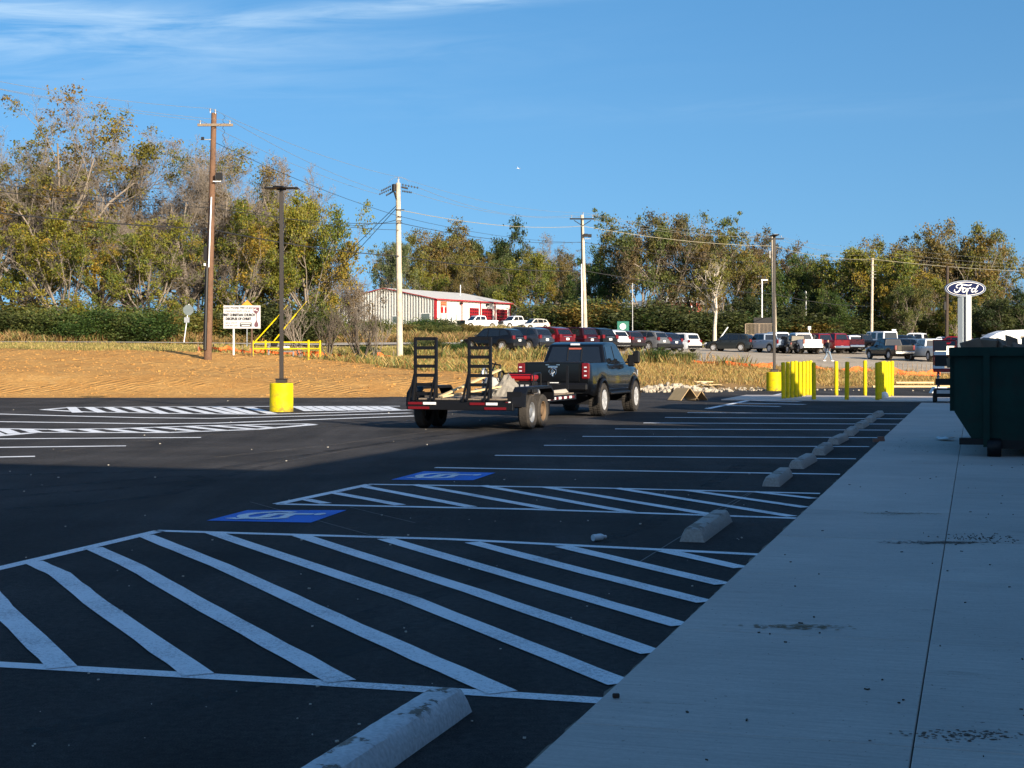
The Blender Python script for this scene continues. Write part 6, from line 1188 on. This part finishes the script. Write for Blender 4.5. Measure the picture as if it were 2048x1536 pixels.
def grow(seed, H, spread=.5, trunk=.22, limbs=6, up=.5, lv=4, r0=None, twig=1.0, lean=0.0, low=False, kids_=(6, 6, 6), fork=False):
    rng = random.Random(seed); segs = []; ends = []; r0 = r0 or H * .018
    def rv(): return Vector((rng.gauss(0, 1), rng.gauss(0, 1), rng.gauss(0, 1)))
    def branch(p, d, L, r, lev):
        n = 5 if lev < 2 else 4 if lev == 2 else 3; st = L / n; nk = kids_[min(lev, len(kids_) - 1)] if lev < lv else 0; q = p
        for i in range(n):
            wob = .16 if lev == 0 else .22 if lev < 3 else .3
            d = (d + rv() * wob + Vector((0, 0, 1)) * (.10 if lev else .04) * up * 2).normalized(); q2 = q + d * st; ra = r * (1 - .72 * i / n); rb = r * (1 - .72 * (i + 1) / n)
            segs.append((q, q2, max(ra, .008 * twig), max(rb, .006 * twig)));
            if lev >= 2: ends.append((q2, lev))
            if lev < lv and (i >= 1 or lev > 1):
                m = nk / (n - 1) ; m = int(m) + (rng.random() < m % 1)
                for _ in range(m):
                    a = rng.uniform(0, 2 * math.pi); side = d.orthogonal().normalized(); side.rotate(Matrix.Rotation(a, 3, d)); ang = rng.uniform(.5, 1.0)
                    nd = (d * math.cos(ang) + side * math.sin(ang)).normalized(); branch(q.lerp(q2, rng.random()), nd, L * rng.uniform(.42, .62) * (1 - .35 * i / n) , ra * .55, lev + 1)
            q = q2
    tz = H * trunk; p = Vector((0, 0, -.3)); d = Vector((lean, 0, 1)).normalized(); q = p
    for i in range(4):
        d = (d + Vector((rng.gauss(0, .05), rng.gauss(0, .05), .1))).normalized(); q2 = q + d * (tz + .3) / 4; segs.append((q, q2, r0 * (1.25 - .12 * i), r0 * (1.13 - .12 * i))); q = q2
    for i in range(limbs):
        a = 2 * math.pi * (i + rng.random() * .7) / limbs; tl = (.15 if i == 0 else rng.uniform(.45, 1.05)) * spread * 1.5
        nd = Vector((math.cos(a) * tl, math.sin(a) * tl, 1)).normalized(); q0 = q - Vector((0, 0, rng.uniform(0, tz * .35 if i else 0)))
        branch(q0, nd, (H - tz) * rng.uniform(.56, .70) * (.82 if i == 0 else .95), r0 * (.75 if i == 0 else .52), 0)
    if low:
        for i in range(5): a = rng.uniform(0, 6.28); branch(Vector((0, 0, tz * rng.uniform(.3, .9))), Vector((math.cos(a), math.sin(a), .25)), H * .30, r0 * .3, 1)
    zs = sorted(s[1].z for s in segs); zmax = zs[int(len(zs) * .9975)]; k = H / zmax
    segs = [(a * k, b * k, r, s) for a, b, r, s in segs]; ends = [(e * k, l_) for e, l_ in ends]; return segs, ends
def leaves(seed, ends, n, size, pal, patch=1.0, spreadr=.45, mixcol=.75):
    r = np.random.default_rng(seed); E = np.array([tuple(e[0]) for e in ends]); ph = r.uniform(0, 6, 6)
    den = np.sin(E[:, 0] * .9 + ph[0]) * np.sin(E[:, 1] * .8 + ph[1]) * np.sin(E[:, 2] * .9 + ph[2]) + .5 * np.sin(E[:, 0] * 2.1 + ph[3]) * np.sin(E[:, 2] * 1.9 + ph[4])
    w = np.clip(.55 + den * patch, .02, None) ** (1 + patch); w /= w.sum(); nc = max(60, n // 34); ci = r.choice(len(E), nc, p=w); cc = E[ci] + r.normal(0, spreadr * .35, (nc, 3)); cr = r.uniform(.35, 1.15, nc) * spreadr; j = r.integers(0, nc, n); i = ci[j]; c = cc[j] + r.normal(0, 1, (n, 3)) * cr[j][:, None] * [1, 1, .62]; c[:, 2] = np.maximum(c[:, 2], .1)
    nrm = r.normal(0, 1, (n, 3)); nrm[:, 2] += .5; nrm /= np.linalg.norm(nrm, axis=1, keepdims=True); a = np.cross(nrm, r.normal(0, 1, (n, 3))); a /= np.linalg.norm(a, axis=1, keepdims=True); b = np.cross(nrm, a); s = size * r.uniform(.5, 1.2, (n, 1))
    V = np.stack([c - a * s, c + b * s * .62 - a * s * .1, c + a * s, c - b * s * .62 + a * s * .1], 1).reshape(-1, 3); Q = np.arange(n * 4).reshape(n, 4)
    P_ = np.array(PAL[pal]); cl = (np.sin(E[:, 0] * .55 + ph[5]) + np.sin(E[:, 1] * .5 + ph[0]) + np.sin(E[:, 2] * .6 + ph[1])) ; base = ((cl[i] + 3) / 6 * 3.999).astype(int); rnd = r.integers(0, 4, n); sel = np.where(r.random(n) < mixcol, base, rnd)
    return V, Q, P_[sel] * r.uniform(.75, 1.25, (n, 1))
TP = {}
def tree_proto(key, seed, H, n, size, pal, bark=None, patch=1.0, lr=.45, **k):
    segs, ends = grow(seed, H, **k); tm = seg_mesh('trunk', segs, bark or M_bark); V, Q, T = leaves(seed, ends, n, size, pal, patch, lr); cm = np_mesh('crown', V, Q, M_leaf, T); TP[key] = (tm, cm, H)
def put_tree(key, px, Y, top, lab, grp, base=None, wide=1.0, rot=0.0, tint=(1, 1, 1), name='tree', cat='tree', scale=None, z=None):
    tm, cm, H = TP[key]; x = X(px, Y); zg = gzs(x, Y) if z is None else z; s = ((zpy(top, Y) - zg) / H) if scale is None else scale
    t = thing(name, lab, cat, (x, Y, zg), rot, grp); t.scale = (s * wide, s * wide, s)
    for nm, me in (('trunk', tm), ('crown', cm)):
        if me is None: continue
        o = bpy.data.objects.new(nm, me); C.objects.link(o); o.parent = t; o.color = (tint[0] * .76, tint[1] * .80, tint[2] * .80, 1)
    return t
# near-left wood: own trees
tree_proto('L1', 11, 18, 24000, .125, 'ochre', patch=1.3, spread=.85, limbs=9, trunk=.14, kids_=(7, 6, 6, 4), r0=.42)
tree_proto('L2', 12, 16, 4000, .10, 'brown', patch=1.0, spread=.65, limbs=9, trunk=.16, kids_=(7, 7, 6, 5), r0=.34)
tree_proto('L3', 13, 16, 9000, .11, 'ochre', patch=1.5, spread=.65, limbs=9, trunk=.16, kids_=(7, 7, 6, 5), r0=.34)
tree_proto('L4', 14, 16, 26000, .15, 'golden', patch=.8, spread=.65, limbs=8, trunk=.12, kids_=(6, 6, 5), lv=3, low=True)
tree_proto('L5', 15, 12, 36000, .14, 'golden', patch=.7, spread=.85, limbs=9, trunk=.12, kids_=(6, 6, 5), lv=3, low=True)
tree_proto('L6', 16, 9, 1500, .13, 'brown', patch=.8, spread=1.0, limbs=9, trunk=.12, kids_=(6, 6, 6, 4), r0=.16)
# far wood kinds
for i, (key, pal, n, H, sp, patch, lm, size) in enumerate((('ochre', 'ochre', 12000, 17, .55, .7, 8, .26), ('rust', 'rust', 12000, 17, .6, .7, 8, .26), ('golden', 'golden', 13000, 14, .7, .5, 8, .26), ('olive', 'olive', 13000, 17, .65, .6, 8, .26), ('green', 'green', 13000, 15, .6, .5, 8, .26), ('dark', 'dark', 14000, 14, .5, .4, 8, .28), ('bare', 'brown', 1500, 17, .5, .8, 7, .2), ('brownolive', 'brown', 8000, 17, .6, .9, 8, .25), ('paleg', 'pale', 9000, 15, .5, .8, 7, .26))):
    tree_proto(key, 40 + i, H, int(n * 1.6), size * .76, pal, patch=patch, spread=sp, limbs=lm, trunk=.13, kids_=(6, 5, 5, 3) if key == 'bare' else (6, 5, 4), lv=4 if key == 'bare' else 3, low=key != 'bare', bark=M_bark if key not in ('dark', 'green') else M_barkd, lr=.6)
# shrubs
def shrub_proto(key, seed, n, pal, size=.14, stems=10, H=2.0, W=1.3, bark=None):
    r = np.random.default_rng(seed); rng = random.Random(seed); segs = []; ends = []
    for i in range(stems):
        a = rng.uniform(0, 6.28); p = Vector((0, 0, 0)); d = Vector((math.cos(a) * .7, math.sin(a) * .7, 1)).normalized()
        for k in range(5):
            d = (d + Vector((rng.gauss(0, .2), rng.gauss(0, .2), .05))).normalized(); q = p + d * H / 4.2; segs.append((p, q, .03 * (1 - k / 6), .03 * (1 - (k + 1) / 6))); ends.append((q, 2)); 
            for _ in range(2): e = q + Vector((rng.gauss(0, .3), rng.gauss(0, .3), rng.gauss(.1, .2))); segs.append((q, e, .012, .006)); ends.append((e, 3))
            p = q
    V, Q, T = leaves(seed, ends, n, size, pal, .4, .28 * W); V[:, :2] *= W; TP[key] = (seg_mesh('stems', segs, bark or M_barkd), np_mesh('leaves', V, Q, M_leaf, T), H)
shrub_proto('s_green', 71, 11000, 'green', size=.085, W=1.6); shrub_proto('s_dark', 72, 11000, 'dark', size=.085, W=1.7); shrub_proto('s_ochre', 73, 11000, 'ochre', size=.10, W=1.4); shrub_proto('s_olive', 74, 12000, 'olive', size=.085, W=1.6); shrub_proto('s_rust', 75, 5000, 'rust', size=.10, W=1.2)
gL = 'trees of the wood at the left behind the road'
for i, (key, px, Y, top, wd, rot, lab) in enumerate((('L1', 62, 118, 212, 1.0, 0, 'big spreading oak at the far left with sparse rusty golden leaves, tallest of the wood'), ('L1', -120, 124, 250, 1.0, 2.2, 'oak cut by the left edge of the photo'), ('L2', 205, 128, 285, .9, .4, 'bare grey tree just right of the big far-left oak'), ('L3', 262, 132, 274, .95, 1.2, 'bare tree with a fine twig top, second crown from the left'),
        ('L2', 372, 122, 288, 1.0, 2.9, 'bare grey-twigged tree whose crown rises just left of the brown utility pole'), ('L3', 505, 126, 296, .85, 5.2, 'tall half-bare tree between brown pole and left lamp post'), ('L4', 478, 119, 395, .85, .8, 'golden leafed tree right of the brown pole'),
        ('L5', 615, 121, 402, .66, 1.0, 'broad golden-green tree directly right of the left lamp post, the brightest crown'), ('L5', 562, 127, 385, .66, 2.6, 'golden tree behind the lamp post top'), ('L4', 120, 112, 430, 1.0, 4.1, 'lower ochre-green tree under the big oak'), ('L4', 300, 116, 430, .95, 5.0, 'lower golden-brown tree in the left middle'), ('L4', 20, 122, 380, 1.0, 1.9, 'yellow-green tree at the left edge under the oak'),
        ('L6', 688, 142, 520, .8, 0, 'low bare fuzzy tree left of the fire station'), ('L6', 664, 150, 500, .8, 2, 'bare rounded tree behind the golden one'), ('L4', 395, 128, 455, .9, 2.0, 'ochre tree filling low behind the pole'))):
    put_tree(key, px, Y, top, lab, gL, wide=wd, rot=rot, tint=(1, 1, 1) if i % 3 else (1.08, 1.0, .9))
gM = 'trees behind the fire station'
seq = 0
for key, px, Y, top, wd, lab in (('paleg', 788, 262, 478, .6, 'slim pale green tree at the left edge of the station wood'), ('ochre', 830, 285, 470, .8, 'ochre tree behind the pale utility pole'), ('rust', 868, 292, 446, .8, 'tall rusty tree right of the pale pole'), ('ochre', 905, 288, 470, .7, 'ochre tree above the station roof middle'), ('brownolive', 935, 305, 478, .7, 'dull brown-green tree beside the rusty one'), ('rust', 958, 280, 520, .7, 'lower rust tree above the station front corner'),
        ('dark', 1000, 296, 448, .62, 'dark round-topped evergreen, the highest behind the station'), ('bare', 1085, 318, 466, .8, 'pale bare trees top right of the evergreen'), ('golden', 1058, 268, 512, .8, 'yellow-green tree above the white parked truck'), ('rust', 1108, 275, 520, .75, 'rusty tree right of the yellow-green one'), ('olive', 1020, 290, 500, .8, 'olive tree below the evergreen'), ('golden', 862, 275, 545, .8, 'mustard tree just above the station ridge'),
        ('rust', 925, 272, 555, .7, 'brown tree just above the station doors'), ('green', 1150, 262, 545, .7, 'green-brown tree left of the v-braced pole'), ('olive', 1000, 268, 560, .8, 'low olive tree over the right end of the station'), ('brownolive', 1130, 300, 500, .8, 'hazy brown tree behind the v-braced pole')):
    put_tree(key, px, Y, top, lab, gM, wide=wd, rot=seq * 1.7); seq += 1
gR = 'trees of the wood at the right'
for key, px, Y, top, wd, lab in (('green', 1212, 240, 492, .7, 'dark green tree just right of the v-braced pole'), ('brownolive', 1188, 250, 520, .7, 'brownish tree behind the v-braced pole'), ('olive', 1282, 226, 428, .72, 'tall grey-green tree with feathery top at the left of the high crown'), ('brownolive', 1335, 228, 424, .8, 'tall olive-brown tree, middle of the high crown'), ('olive', 1392, 232, 430, .75, 'tall green-brown tree right part of the high crown'), ('ochre', 1440, 226, 468, .75, 'ochre tree right of the high crown'),
        ('bare', 1375, 240, 440, .6, 'half bare tree inside the high crown'), ('rust', 1490, 236, 490, .75, 'rusty tree left of the right lamp post'), ('brownolive', 1532, 242, 462, .7, 'thin-topped brown tree behind the right lamp post'), ('green', 1580, 232, 508, .75, 'green tree right of the right lamp post'), ('rust', 1622, 240, 500, .65, 'reddish-brown tree before the long yellow crowns'), ('olive', 1655, 236, 520, .7, 'olive tree beside the reddish-brown one'),
        ('golden', 1712, 226, 500, .85, 'bright yellow-green tree left of the tall pale pole'), ('golden', 1782, 222, 500, .9, 'brightest yellow-green tree right of the tall pale pole'), ('ochre', 1765, 246, 482, .8, 'ochre crown behind the yellow trees'), ('rust', 1838, 240, 458, .8, 'rust-brown tall tree left of the oval sign'), ('rust', 1885, 244, 462, .75, 'rust-brown tree above the oval sign'), ('ochre', 1955, 238, 447, .75, 'tall golden-brown tree ending the wood at the right'), ('ochre', 1985, 242, 470, .5, 'slender ochre tree at the right rim of the wood'),
        ('brownolive', 1860, 226, 540, .7, 'grey-brown thin tree behind the dark pole'), ('dark', 2010, 178, 580, 1.0, 'dark low evergreen right of the oval sign pylon'), ('dark', 1968, 184, 600, .9, 'dark evergreen just right of the pylon'), ('dark', 2060, 178, 590, 1.0, 'dark evergreen cut by the right edge'), ('bare', 2055, 240, 545, .5, 'bare twigs at the right edge of the photo'), ('golden', 1912, 214, 560, .7, 'yellow-brown tree behind the pylon'),
        ('green', 1660, 214, 580, .8, 'low green tree above the red trucks'), ('dark', 1610, 216, 590, .9, 'low dark tree right of the black lamp post'), ('olive', 1820, 214, 560, .8, 'low olive tree above the back row of white trucks'), ('dark', 1500, 222, 580, .9, 'dark low tree above the wooden deck')):
    put_tree(key, px, Y, top, lab, gR, wide=wd, rot=seq * 1.7); seq += 1
# pale forked sycamore and a dark-trunked neighbour
segs, ends = grow(91, 11, spread=.55, trunk=.33, limbs=5, up=.6, lv=3, r0=.30, kids_=(5, 5, 5)); V, Q, T = leaves(91, ends, 1500, .22, 'ochre', .8); TP['syc'] = (seg_mesh('trunk', segs, M_barkp), np_mesh('crown', V, Q, M_leaf, T), 11)
put_tree('syc', 1429, 198, 520, 'pale-barked forked tree standing alone before the right wood', 'single trees by the road', wide=.8); 
for i in range(26):                                        # understory behind the road
    pass
def shrubs(spec, grp, prefix):
    for i, (key, px, Y, hgt, lab, wd) in enumerate(spec): put_tree(key, px, Y, 0, lab, grp, wide=wd, rot=i * 2.1, name='shrub', cat='shrub', scale=hgt / 3.4)
shrubs([('s_green', 20, 108, 2.6, 'tall green shrub at the far left under the oak', 1.1), ('s_olive', 75, 106, 2.8, 'olive shrub at the foot of the big oak trunk', 1.1), ('s_green', 135, 106, 2.2, 'green shrub second clump right of the oak trunk', 1.1), ('s_green', 190, 107, 3.0, 'large fresh green shrub in the left middle', 1.1), ('s_olive', 232, 107, 2.4, 'olive green shrub between two fresh green ones', 1.1), ('s_green', 278, 108, 2.9, 'rounded green shrub at the right end of the green clump', 1.05),
        ('s_ochre', 335, 112, 2.6, 'brown-gold shrub beside the leaning road sign', 1.1), ('s_ochre', 388, 114, 2.6, 'brown-gold shrub left of the brown pole foot', 1.1), ('s_olive', 445, 116, 3.2, 'olive shrub behind the church sign', 1.1), ('s_dark', 530, 116, 3.6, 'dark shrub seen between church sign and lamp post', 1.1), ('s_dark', 590, 117, 3.0, 'dark shrub right of the left lamp post', 1.1), ('s_olive', 640, 122, 3.0, 'olive shrub below the bright golden tree', 1.1), ('s_rust', 690, 128, 1.4, 'rusty scrub left of the station wall', 1.1),
        ('s_dark', -30, 107, 3.0, 'dark shrub cut by the left edge', 1.2), ('s_olive', 110, 112, 3.3, 'tall olive undergrowth behind the green shrubs', 1.2), ('s_olive', 250, 114, 3.4, 'olive undergrowth behind the right green shrub', 1.2), ('s_ochre', 320, 118, 3.0, 'ochre undergrowth in the left wood', 1.2), ('s_ochre', 400, 122, 3.0, 'ochre undergrowth left of the brown pole', 1.2), ('s_ochre', 500, 124, 3.2, 'ochre undergrowth behind the orange diamond sign', 1.2), ('s_ochre', 30, 114, 3.8, 'ochre undergrowth at the far left', 1.2)], 'shrubs under the left wood', '')
spec = []; rng = random.Random(6)
w1 = ['left of the white fire trucks', 'right of the silver-beige crossover', 'left of the white slim pole', 'right of the v-braced pole', 'behind the green square sign', 'right of the green square sign', 'behind the thin flag pole', 'behind the grey crossover', 'behind the white minivan', 'left of the pale forked tree', 'right of the pale forked tree', 'behind the leaning gate arm', 'left of the wooden deck', 'behind the wooden deck', 'right of the right lamp post', 'above the first red truck', 'above the walking person', 'above the charcoal pickup', 'left of the tall pale pole', 'right of the tall pale pole', 'behind the small white road sign', 'above the dark blue crossover', 'left of the dark pole', 'right of the dark pole', 'behind the pylon', 'right of the pylon', 'far right behind the dumpster', 'right edge behind the camper']
for i, lab in enumerate(w1):
    px = 1094 + i * 35.3 + rng.uniform(-8, 8); Y = np.interp(px, [1060, 1400, 1900, 2100], [236, 212, 224, 236]) + rng.uniform(-4, 6); hgt = rng.uniform(2.4, 6.8) if not 1320 < px < 1400 else 2.2
    if 1330 < px < 1392: hgt = 2.0
    spec.append((['s_dark', 's_olive', 's_dark', 's_ochre', 's_dark', 's_green'][i % 6], px, float(Y), hgt, ['dark', 'olive', 'deep green', 'ochre', 'shadowy', 'green'][i % 6] + ' undergrowth shrub ' + lab, 1.35))
shrubs(spec, 'undergrowth of the right wood', '')
spec = []
for i, (key, px, Y, h, lab) in enumerate((('s_green', 848, 176, 2.4, 'green bush below the station left of the front corner'), ('s_rust', 820, 168, 1.8, 'rusty bush right of the pale utility pole'), ('s_dark', 884, 180, 2.2, 'dark bush under the station corner'), ('s_olive', 868, 158, 1.8, 'olive bush on the slope above the road'), ('s_rust', 940, 172, 2.0, 'rust-red bush below the first white fire truck'), ('s_olive', 765, 152, 2.0, 'olive bush left of the pale pole across the road'), ('s_green', 740, 165, 2.0, 'green bush below the ribbed wall'),
        ('s_rust', 720, 176, 2.4, 'tawny bush at the left end of the ribbed wall'), ('s_olive', 905, 150, 1.5, 'low olive bush left of the black crossover'), ('s_green', 850, 108, 1.1, 'green weedy bush between the trailer ramps, near side of the road'), ('s_dark', 866, 106, 1.2, 'dark purple-green weedy bush between the ramps'), ('s_green', 905, 104, 1.1, 'green bush just left of the black crossover wheel'), ('s_green', 730, 100, 1.0, 'small green bush left of the pale pole foot'), ('s_olive', 820, 103, .9, 'small olive bush right of the pale pole foot'), ('s_green', 1303, 99, 1.15, 'pale green weed clump right of the pickup mirror'), ('s_olive', 1365, 101, 1.0, 'grey-green weed below the white minivan'), ('s_olive', 1103, 99, .9, 'green weed above the pickup roof left'))):
    spec.append((key, px, Y, h, lab, 1.2))
shrubs(spec, 'bushes around the road', '')
# multi-stem bare crape myrtles by the pipe rail
def multistem(seed, H, n, m, lab, px, Y, w=.35, r=.05):
    rng = random.Random(seed); segs = []
    def br(p, d, L, r, lev):
        for i in range(4):
            d = (d + Vector((rng.gauss(0, .10), rng.gauss(0, .10), .10))).normalized(); q = p + d * L / 4; segs.append((p, q, max(r * (1 - i * .17), .006), max(r * (1 - (i + 1) * .17), .005)))
            if lev < 3 and i >= 1:
                for _ in range(2 if rng.random() < .3 else 1): nd = (d + Vector((rng.gauss(0, .45), rng.gauss(0, .45), .1))).normalized(); br(q, nd, L * rng.uniform(.4, .6), r * .5, lev + 1)
            p = q
    for i in range(n): a = rng.uniform(0, 6.28); br(Vector((math.cos(a) * .12, math.sin(a) * .12, 0)), Vector((math.cos(a) * w, math.sin(a) * w, 1)).normalized(), H * rng.uniform(.55, .75), r, 0)
    k = H / max(s[1].z for s in segs); segs = [(a * k, b * k, r1, r2) for a, b, r1, r2 in segs]
    t = thing('bare_shrub', lab, 'shrub', (X(px, Y), Y, gzs(X(px, Y), Y) - .05), 0, 'bare many-stemmed shrubs'); me = seg_mesh('stems', segs, m); o = bpy.data.objects.new('stems', me); C.objects.link(o); o.parent = t
multistem(1, 3.0, 9, M_barkd, 'dark many-stemmed bare shrub right of the yellow pipe rail', 656, 82, .30, .055); multistem(2, 3.2, 12, M_barkd, 'larger dark bare shrub before the left end of the station wall', 722, 82.5, .42, .055); multistem(5, 3.1, 7, M_bark, 'grey-stemmed bare shrub inside the yellow pipe rail', 603, 82, .45, .04); multistem(7, 2.4, 8, M_bark, 'thin grey bare shrub right of the large dark one', 752, 84, .4, .02)
# weeds and grass: blades as thin triangles
def blades(name, pts, h0, h1, w, pal, lab, seed=0, lean=.45, cat='weeds'):
    r = np.random.default_rng(seed); n = len(pts); p = np.asarray(pts); z = gz(p[:, 0], p[:, 1]); hh = r.uniform(h0, h1, n) * (0.6 + .4 * np.abs(np.sin(p[:, 0] * .9) * np.sin(p[:, 1] * .8 + 1))); a = r.uniform(0, np.pi, n); ww = w * r.uniform(.6, 1.4, n)
    dx, dy = np.cos(a) * ww, np.sin(a) * ww; lx, ly = r.normal(0, lean, n) * hh, r.normal(0, lean, n) * hh; c = np.stack([p[:, 0], p[:, 1], z - .03], 1)
    V = np.stack([c - np.stack([dx, dy, 0 * dx], 1), c + np.stack([dx, dy, 0 * dx], 1), c + np.stack([lx * .6 + dx * .6, ly * .6 + dy * .6, hh * .7], 1), c + np.stack([lx, ly, hh], 1)], 1).reshape(-1, 3); P_ = np.array(pal); T = P_[r.integers(0, len(P_), n)] * r.uniform(.7, 1.25, (n, 1))
    me = np_mesh(name, V, np.arange(n * 4).reshape(n, 4), M_blade, T); o = bpy.data.objects.new(name, me); C.objects.link(o); tag(o, lab, cat, kind='stuff')
rr_ = np.random.default_rng(77)
def scatter(n, x0, x1, f0, f1, clump=.5, thr=0):
    x = rr_.uniform(x0, x1, n); t = rr_.random(n); y = f0(x) + (f1(x) - f0(x)) * t; k = hnoise(x * .6 + 3, y * .6) ; keep = k > thr + rr_.normal(0, .25, n) * clump; return np.stack([x[keep], y[keep]], 1)
dry = [(.40, .25, .07), (.34, .22, .07), (.28, .15, .05), (.44, .31, .11), (.20, .19, .05)]; grn = [(.13, .17, .04), (.20, .20, .05), (.28, .22, .06), (.10, .13, .035)]
blades('weeds', scatter(90000, -7, 26, lambda x: np.maximum(edgeY(x) + 1.5, dirt_far(x) + 1), lambda x: gravel_near(x) - .6, thr=-.3), .10, .42, .016, dry, 'golden dry weeds covering the bank between asphalt and gravel lot', 1)
blades('tall_weeds', scatter(9000, -6, 15, lambda x: gravel_near(x) - 7, lambda x: gravel_near(x) + .5, thr=.05), .5, 1.15, .02, dry + grn, 'taller mixed weeds along the gravel edge', 2, .3)
blades('verge_grass', scatter(60000, -40, 3, lambda x: dirt_far(x) - 1.0, lambda x: road_near(x), thr=-.5), .08, .30, .02, [(.36, .27, .09), (.26, .22, .06), (.20, .20, .05), (.42, .30, .11)], 'dry yellow-green grass verge before the road', 3, cat='grass')
blades('rough_weeds', scatter(9000, -11, 4, lambda x: dirt_far(x) - 3, lambda x: dirt_far(x) + 7, thr=.0), .2, .7, .02, dry + grn, 'rough weeds around the bare shrubs and pale pole', 4)
blades('roadside_brush', scatter(60000, -45, 12, lambda x: road_far(x) + .4, lambda x: road_far(x) + 14, thr=-.5), .3, 1.1, .03, [(.28, .16, .06), (.20, .14, .05), (.14, .15, .04), (.33, .21, .08)], 'brown and green brush on the far side of the road', 5)
blades('slope_brush', scatter(40000, -32, 6, lambda x: road_far(x) + 14, lambda x: 0 * x + 226, thr=-.3), .3, 1.1, .04, [(.33, .22, .08), (.20, .18, .05), (.38, .26, .10), (.14, .16, .045)], 'mixed brush on the slope below the fire station', 6)
blades('far_grass', scatter(12000, 12, 60, lambda x: gravel_near(x) * 0 + 166, lambda x: road_near(x), thr=-.4), .08, .25, .04, [(.24, .24, .07), (.33, .27, .09)], 'short grass strip before the right road', 8, cat='grass')
